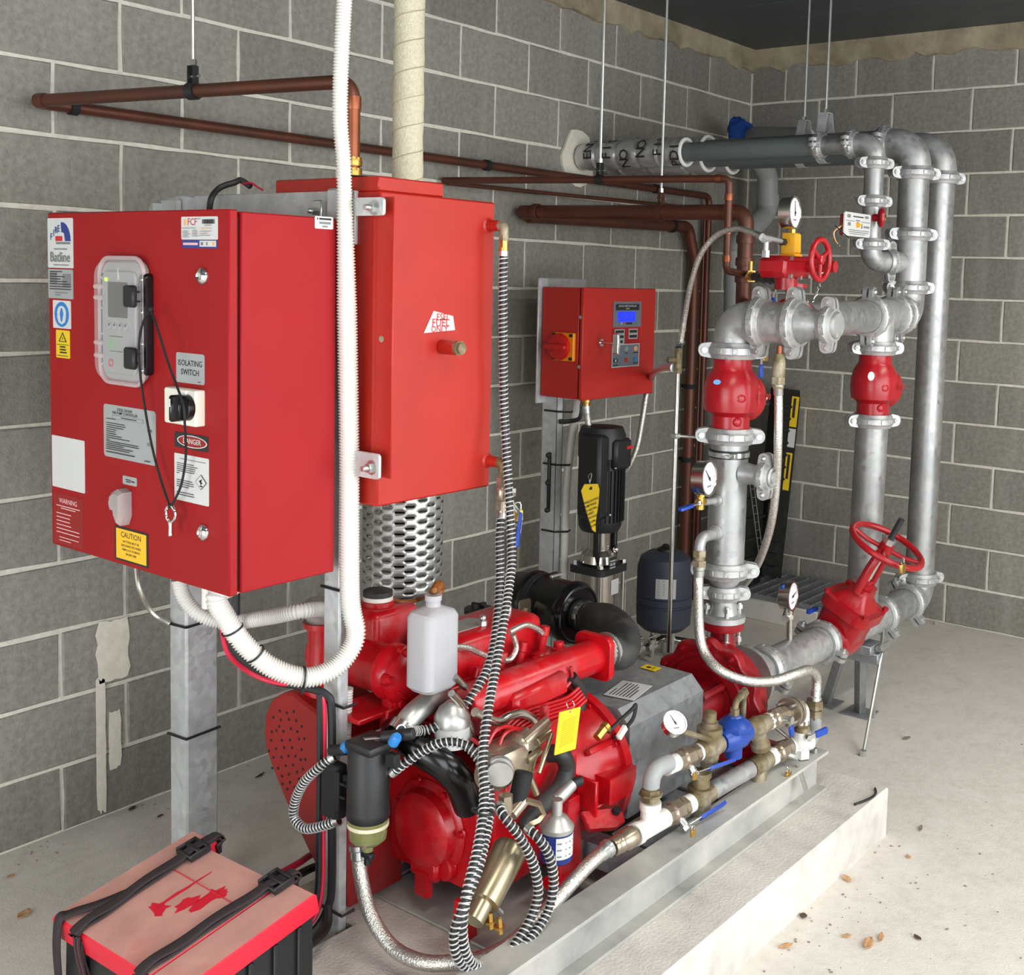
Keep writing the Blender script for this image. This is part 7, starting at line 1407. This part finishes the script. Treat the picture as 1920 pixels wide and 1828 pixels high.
# long black packaged channel leaning in the corner
lc_ = thing('channel_pack', 'long black plastic drain channel with yellow stickers leaning in the far corner', 'channel', (-.2, -.32, .126))
a0, a1, c0_, c1_ = [V(q) for q in ((-0.449,-0.42,0.194), (-0.241,-0.42,0.13), (0.02,-0.36,1.083), (-0.226,-0.36,1.114))]
dz = .128-min(a0.z, a1.z)
a0.z += max(0, dz); a1.z += max(0, dz)
b = MB(); th = V((.02, .06, 0)); b.add([a0, a1, c0_, c1_, a0+th, a1+th, c0_+th, c1_+th], [(0, 1, 2, 3), (4, 5, 6, 7), (0, 1, 5, 4), (1, 2, 6, 5), (2, 3, 7, 6), (3, 0, 4, 7)]); b.obj('channel_body', 'black_long', lc_)
for k in range(14):
    f = .06+.065*k; q = a0*(1-f)+c1_*f; e = a1*(1-f)+c0_*f; b = MB(); b.tube([q+V((0, -.006, 0)), q*.45+e*.55+V((0, -.006, 0))], .008, 6); b.obj('rib', 'black', lc_)
def onpack(s_, f): return (a0*(1-f)+c1_*f)*(1-s_)+(a1*(1-f)+c0_*f)*s_
for nm, m_, s0, s1, f0, f1 in (('yellow_sticker', 'yellow', .58, .92, .80, .965), ('white_sticker', 'label_white', .58, .92, .69, .79), ('yellow_sticker', 'yellow', .58, .88, .46, .66)):
    b = MB().use(m_); o_ = V((-.001, -.0025, 0)); b.add([onpack(s0, f0)+o_, onpack(s1, f0)+o_, onpack(s1, f1)+o_, onpack(s0, f1)+o_], [(0, 1, 2, 3)]); b.use('ink'); o_ = V((-.0014, -.0035, 0)); m0 = f0+(f1-f0)*.3
    if 'yellow' in nm: b.add([onpack(s0+.08, m0)+o_, onpack(s0+.2, m0)+o_, onpack(s0+.2, f1-.01)+o_, onpack(s0+.08, f1-.01)+o_], [(0, 1, 2, 3)])
    b.obj(nm, None, lc_, smooth=False)
# black crates and a wire ladder stacked beside it
cr = thing('plastic_crate', 'black ribbed plastic crate stack behind the discharge riser in the corner', 'crate', (-.36, -.36, .126))
ca = V((-0.575,-0.38,0.241)); cb_ = V((-0.353,-0.38,0.708))
b = MB(); b.box2((ca.x, -.38, .127), (cb_.x-.02, -.30, cb_.z), .01); b.obj('crate_body', 'black_long', cr)
for k in range(6):
    z = .16+(cb_.z-.2)*k/5; b = MB(); b.box2((ca.x-.006, -.39, z), (cb_.x-.014, -.38, z+.02), .004); b.obj('crate_rib', 'black', cr)
wl_ = thing('wire_ladder', 'light wire mesh ladder strip standing in front of the black crates', 'ladder', (-0.482,-0.41,0.283))
w0, w1, w2, w3 = [V(q) for q in ((-0.621,-0.41,0.769), (-0.579,-0.41,0.765), (-0.466,-0.41,0.294), (-0.428,-0.41,0.293))]
for a, c_ in ((w0, w2), (w1, w3)):
    b = MB(); b.tube([a, c_], .0022, 5); b.obj('ladder_wire', 'zinc', wl_)
for k in range(12):
    f = k/11; b = MB(); b.tube([w0*(1-f)+w2*f, w1*(1-f)+w3*f], .0018, 5); b.obj('ladder_rung', 'zinc', wl_)

# ---------------------------------------------------------------- battery box in the foreground, leaves on the floor
bbx = thing('battery_box', 'black battery box with a dusty red two-part lid in the left foreground', 'box', (-4.2, -1.18, 0))
p0 = V((-4.048, -.976, .40)); p1 = V((-4.039, -1.389, .40)); p2_ = V((-4.369,-0.967,0.337)); p3 = V((p2_.x+.008, p2_.y-.415, .337))
def lid(s_, t_): return (p0*(1-s_)+p2_*s_)*(1-t_)+(p1*(1-s_)+p3*s_)*t_
nz_ = (lid(0, 1)-lid(0, 0)).cross(lid(1, 0)-lid(0, 0)).normalized()
if nz_.z < 0: nz_ = -nz_
def slab(s0, s1, t0, t1, th, drop=0, inset=.006):
    b = MB(); q = [lid(s0, t0), lid(s0, t1), lid(s1, t1), lid(s1, t0)]; c = sum(q, V())/4
    tp = [v+(c-v).normalized()*inset-nz_*drop for v in q]; md = [v-nz_*(inset+drop) for v in q]; bt = [v-nz_*th for v in q]
    b.use('red_dusty').add(tp, [(0, 1, 2, 3)]); b.use('red_plastic').add(tp+md+bt, [(k, (k+1) % 4, 4+(k+1) % 4, 4+k) for k in range(4)]+[(4+k, 4+(k+1) % 4, 8+(k+1) % 4, 8+k) for k in range(4)]+[(11, 10, 9, 8)]); return b
b = slab(0, 1, 0, .185, .045); b.obj('lid_panel', None, bbx)
b = slab(.075, 1, .187, .80, .045); b.obj('lid_panel', None, bbx)
b = slab(0.03, 1, .802, 1, .045); b.obj('lid_panel', None, bbx)
b = MB(); b.tube([lid(.34, .2)+nz_*.0006, lid(.36, .79)+nz_*.0006], .0012, 4); b.obj('lid_seam', 'red_plastic', bbx)
rnd = random.Random(5)
for s0, t0, ls, lt in ((.40, .56, .16, .05), (.50, .50, .10, .04), (.33, .60, .05, .03), (.62, .42, .07, .07), (.44, .40, .2, .012)):
    c = lid(s0, t0); u_ = (lid(1, t0)-lid(0, t0)); v_ = (lid(s0, 1)-lid(s0, 0)); n = 14; poly = [(ls*math.cos(2*PI*k/n)*rnd.uniform(.45, 1.1), lt*math.sin(2*PI*k/n)*rnd.uniform(.4, 1.2)) for k in range(n)]
    b = MB(); b.add([c+u_*x+v_*y+nz_*.0007 for x, y in poly], [tuple(range(n))]); b.obj('bare_patch', 'red_plastic', bbx, smooth=False)
q = [lid(.03, .05), lid(.03, .95), lid(.97, .95), lid(.97, .05)]
b = MB(); tpv = [v-nz_*.046 for v in q]; btv = [V((v.x+(.01 if i < 2 else -.0), v.y, 0)) for i, v in enumerate(q)]
b.add(tpv+btv, [(0, 1, 2, 3), (7, 6, 5, 4)]+[(k, (k+1) % 4, 4+(k+1) % 4, 4+k) for k in range(4)]); b.obj('box_body', 'black', bbx)
for k in range(5):
    f = .12+.19*k; v = lid(.03+.94*f, .95)-nz_*.05; b = MB(); b.box((v.x, v.y-.003, v.z/2), (.012, .012, v.z-.02), .002); b.obj('box_rib', 'black', bbx)
def strap(label, path, w_, buckle, stack=1):
    """webbing across the lid: path of (s,t,height)"""
    t = thing('ratchet_strap', label, 'strap', path[len(path)//2])
    P = smooth(path, 6)
    for k in range(stack):
        vs = []; fs = []; b = MB(); off = .0022+.0045*k
        for i, p in enumerate(P):
            d = (P[min(i+1, len(P)-1)]-P[max(i-1, 0)]).normalized(); sd_ = nz_.cross(d).normalized() if abs(d.dot(nz_)) < .8 else Y_; n_ = d.cross(sd_); n_ = n_ if n_.z > -.2 else -n_
            wv = w_*(.5+.04*math.sin(i*.7+k)); o_ = n_*(off+(.004*k*math.sin(i*.35)**2 if k else 0))
            for e, h_ in ((-1, 0), (-.45, .0012), (.45, .0012), (1, 0)): vs.append(p+sd_*(e*wv)+o_+n_*h_)
        n = len(P); m0 = len(vs)
        for i in range(n-1):
            for j in range(3): fs.append((4*i+j, 4*i+j+1, 4*i+5+j, 4*i+4+j))
        b.add(vs, fs); o = b.obj('webbing', 'strap' if k == 0 else 'strap', t); so = o.modifiers.new('t', 'SOLIDIFY'); so.thickness = .0018
        b = MB()
        for e in (-.3, .3):
            b.tube([v+nz_*.0012 for v in [ (V(vs[4*i])*(.5-e)+V(vs[4*i+3])*(.5+e)) for i in range(n)]], .0016, 4)
        b.obj('red_stripe', 'strap_red', t)
    s_, t2_ = buckle; c = lid(s_, t2_)+nz_*.012; u_ = (lid(1, t2_)-lid(0, t2_)).normalized(); v_ = nz_.cross(u_)
    b = MB(); R_ = Matrix((u_, v_, nz_)).transposed(); b.box(c+v_*.026, (.05, .006, .016), .002, R_); b.box(c-v_*.026, (.05, .006, .016), .002, R_); b.box(c+u_*.022, (.008, .052, .012), .002, R_); b.box(c-u_*.022, (.008, .052, .012), .002, R_); b.box(c+nz_*.004, (.010, .05, .008), .002, R_); b.obj('buckle', 'black', t)
    return t
def lp(s_, t_, h=0): return lid(s_, t_)+nz_*h
strap('black webbing strap with buckle across the left half of the red lid', [lp(-.015, .175, -.03), lp(-.01, .18, .0), lp(.12, .185, .004), lp(.3, .20, .006), lp(.6, .21, .004), lp(.85, .225, .003), lp(.985, .23, .003), lp(1.03, .23, -.02), lp(1.035, .23, -.09), lp(1.03, .24, -.2)], .026, (.17, .19), 2)
strap('black webbing strap with buckle across the right half of the red lid', [lp(-.01, .795, -.03), lp(-.005, .795, .0), lp(.12, .79, .004), lp(.3, .78, .006), lp(.6, .765, .004), lp(.85, .76, .003), lp(.985, .755, .003), lp(1.03, .755, -.02), lp(1.035, .755, -.09)], .026, (.11, .79), 2)
t = thing('strap_tail', 'loose black strap end hanging over the front left corner of the red lid', 'strap', lp(1.0, .1, -.05))
P = smooth([lp(.62, .21, .012), lp(.8, .16, .012), lp(.93, .10, .011), lp(1.0, .075, .008), lp(1.04, .06, -.04), lp(1.06, .045, -.10), lp(1.07, .03, -.16)], 6); b = MB(); vs = []
for i, p in enumerate(P):
    d = (P[min(i+1, len(P)-1)]-P[max(i-1, 0)]).normalized(); sd_ = V((.1, -1, 0)); sd_ = (sd_-d*sd_.dot(d)).normalized()
    for e in (-1, 1): vs.append(p+sd_*(e*.012))
b.add(vs, [(2*i, 2*i+1, 2*i+3, 2*i+2) for i in range(len(P)-1)]); o = b.obj('webbing', 'strap', t); so = o.modifiers.new('t', 'SOLIDIFY'); so.thickness = .002
# battery leads behind and under the lid
cable('black battery lead curving under the right end of the red lid', [(-3.875,-1.22,0.232),(-3.905,-1.25,0.206),(-3.984,-1.29,0.219),(-4.084,-1.33,0.261),(-4.171,-1.36,0.319)], .0095, 'black')
cable('red and black lead behind the battery box heading to the engine', [(-3.858,-1.02,0.231),(-3.78,-1,0.222),(-3.716,-0.98,0.214),(-3.648,-1,0.208)], .008, 'cable_red')
cable('black lead behind the battery box beside the red one', [(-3.854,-1.03,0.207),(-3.773,-1.02,0.207),(-3.707,-1,0.187),(-3.631,-1,0.159)], .010, 'black')
# dry leaves and grit on the floor
def leaf(label, p, L_, W_, ang, m='leaf', curl=.25, group=None):
    rnd = random.Random(int(p[0]*1000+p[1]*77)); b = MB(); vs = []; fs = []; n = 7; c, s_ = math.cos(ang), math.sin(ang)
    for i in range(n+1):
        f = i/n; wv = W_*math.sin(PI*min(1, f*.94+.03))**.8*rnd.uniform(.85, 1.1)
        for e in (-1, -.4, 0, .4, 1):
            x, y = (f-.5)*L_, e*wv/2; z = .002+curl*W_*.5*abs(e)**1.6+curl*L_*.2*(f-.5)**2*4+rnd.uniform(0, .001)
            vs.append((p[0]+x*c-y*s_, p[1]+x*s_+y*c, p[2]+z))
    for i in range(n):
        for j in range(4): fs.append((5*i+j, 5*i+j+1, 5*i+6+j, 5*i+5+j))
    b.add(vs, fs); o = b.obj('dry_leaf', m); so = o.modifiers.new('t', 'SOLIDIFY'); so.thickness = .0008; return tag(o, label, 'leaf', group)
for lab, u, L_, W_, a, m_ in (
    ('largest pair-like tan leaf on the floor right of the plinth', (-2.872,-2.077,0), .055, .028, .2, 'leaf'),
    ('narrow tan leaf tip touching the largest leaf on the floor', (-2.825,-2.09,0), .045, .014, .3, 'leaf'),
    ('tan leaf on the floor nearest the plinth foot, left of the largest leaf', (-3.013,-1.919,0), .042, .018, -.5, 'leaf'),
    ('small brown curled leaf on the floor between the two big tan leaves', (-2.874,-2.019,0), .026, .016, -.6, 'leaf'),
    ('tan leaf resting at the plinth foot below its right corner', (-2.611,-1.897,0), .036, .022, 1.0, 'leaf'),
    ('dark curled leaf at the plinth foot', (-2.861,-1.89,0), .026, .02, .3, 'leaf_dark'),
    ('small brown leaf on the open floor right of the largest leaf', (-2.766,-2.163,0), .026, .014, 1.1, 'leaf_dark'),
    ('small tan leaf on the open floor level with the plinth corner', (-2.379,-1.982,0), .022, .013, .9, 'leaf'),
    ('flat grey flake on the open floor right of the plinth corner', (-2.186,-1.943,0), .04, .012, .25, 'debris'),
    ('grey stone chip on the floor beyond the threaded stand legs', (-1.537,-1.634,0), .04, .02, -.3, 'debris'),
    ('thin curved flake on the floor at the foot of the right wall', (-0.046,-1.179,0), .06, .018, .2, 'plaster'),
    ('brown leaf on the floor at the far left edge of the picture', (-4.116,-0.346,0), .045, .028, .5, 'leaf'),
    ('small brown leaf on the floor left of the red battery lid', (-4.045,-0.136,0), .024, .014, .2, 'leaf'),
    ('dark leaf by the foot of the left wall near the wide post', (-3.622,-0.021,0), .03, .018, .5, 'leaf_dark'),
    ('dark sliver of leaf on the floor right of the wide post', (-3.232,-0.119,0), .05, .012, .3, 'leaf_dark'),
    ('small dark leaf on the floor just left of the wide post', (-3.596,-0.127,0), .022, .012, .3, 'leaf_dark')):
    leaf(lab, u, L_, W_, a, m_)
b = MB(); P = smooth([(-2.472,-1.849,0.154),(-2.435,-1.861,0.154),(-2.392,-1.869,0.154),(-2.359,-1.865,0.154),(-2.332,-1.851,0.154)], 6); b.tube(P, .0035, 6); tag(b.obj('cable_tie', 'black'), 'cut black cable tie lying on the plinth corner', 'cable tie')
rnd = random.Random(21); b = MB()
for k in range(300):
    u = rnd.random(); 
    if k % 3 == 0: x, y, z = rnd.uniform(-3.9, -2.3), -1.88-abs(rnd.gauss(0, .12)), 0
    elif k % 3 == 1: x, y, z = rnd.uniform(-4.2, -.5), -.01-abs(rnd.gauss(0, .05)), 0
    else: x, y, z = rnd.uniform(-3.2, -.4), rnd.uniform(-2.7, -1.9), 0
    s_ = rnd.uniform(.001, .0034); b.box((x, y, z+s_*.5), (s_*rnd.uniform(1, 2.4), s_*1.2, s_), 0, Matrix.Rotation(rnd.uniform(0, 3), 3, 'Z'))
o = b.obj('floor_grit', 'debris', smooth=False); tag(o, 'scattered grit and crumbs along the wall and plinth foot', 'grit'); o['kind'] = 'stuff'
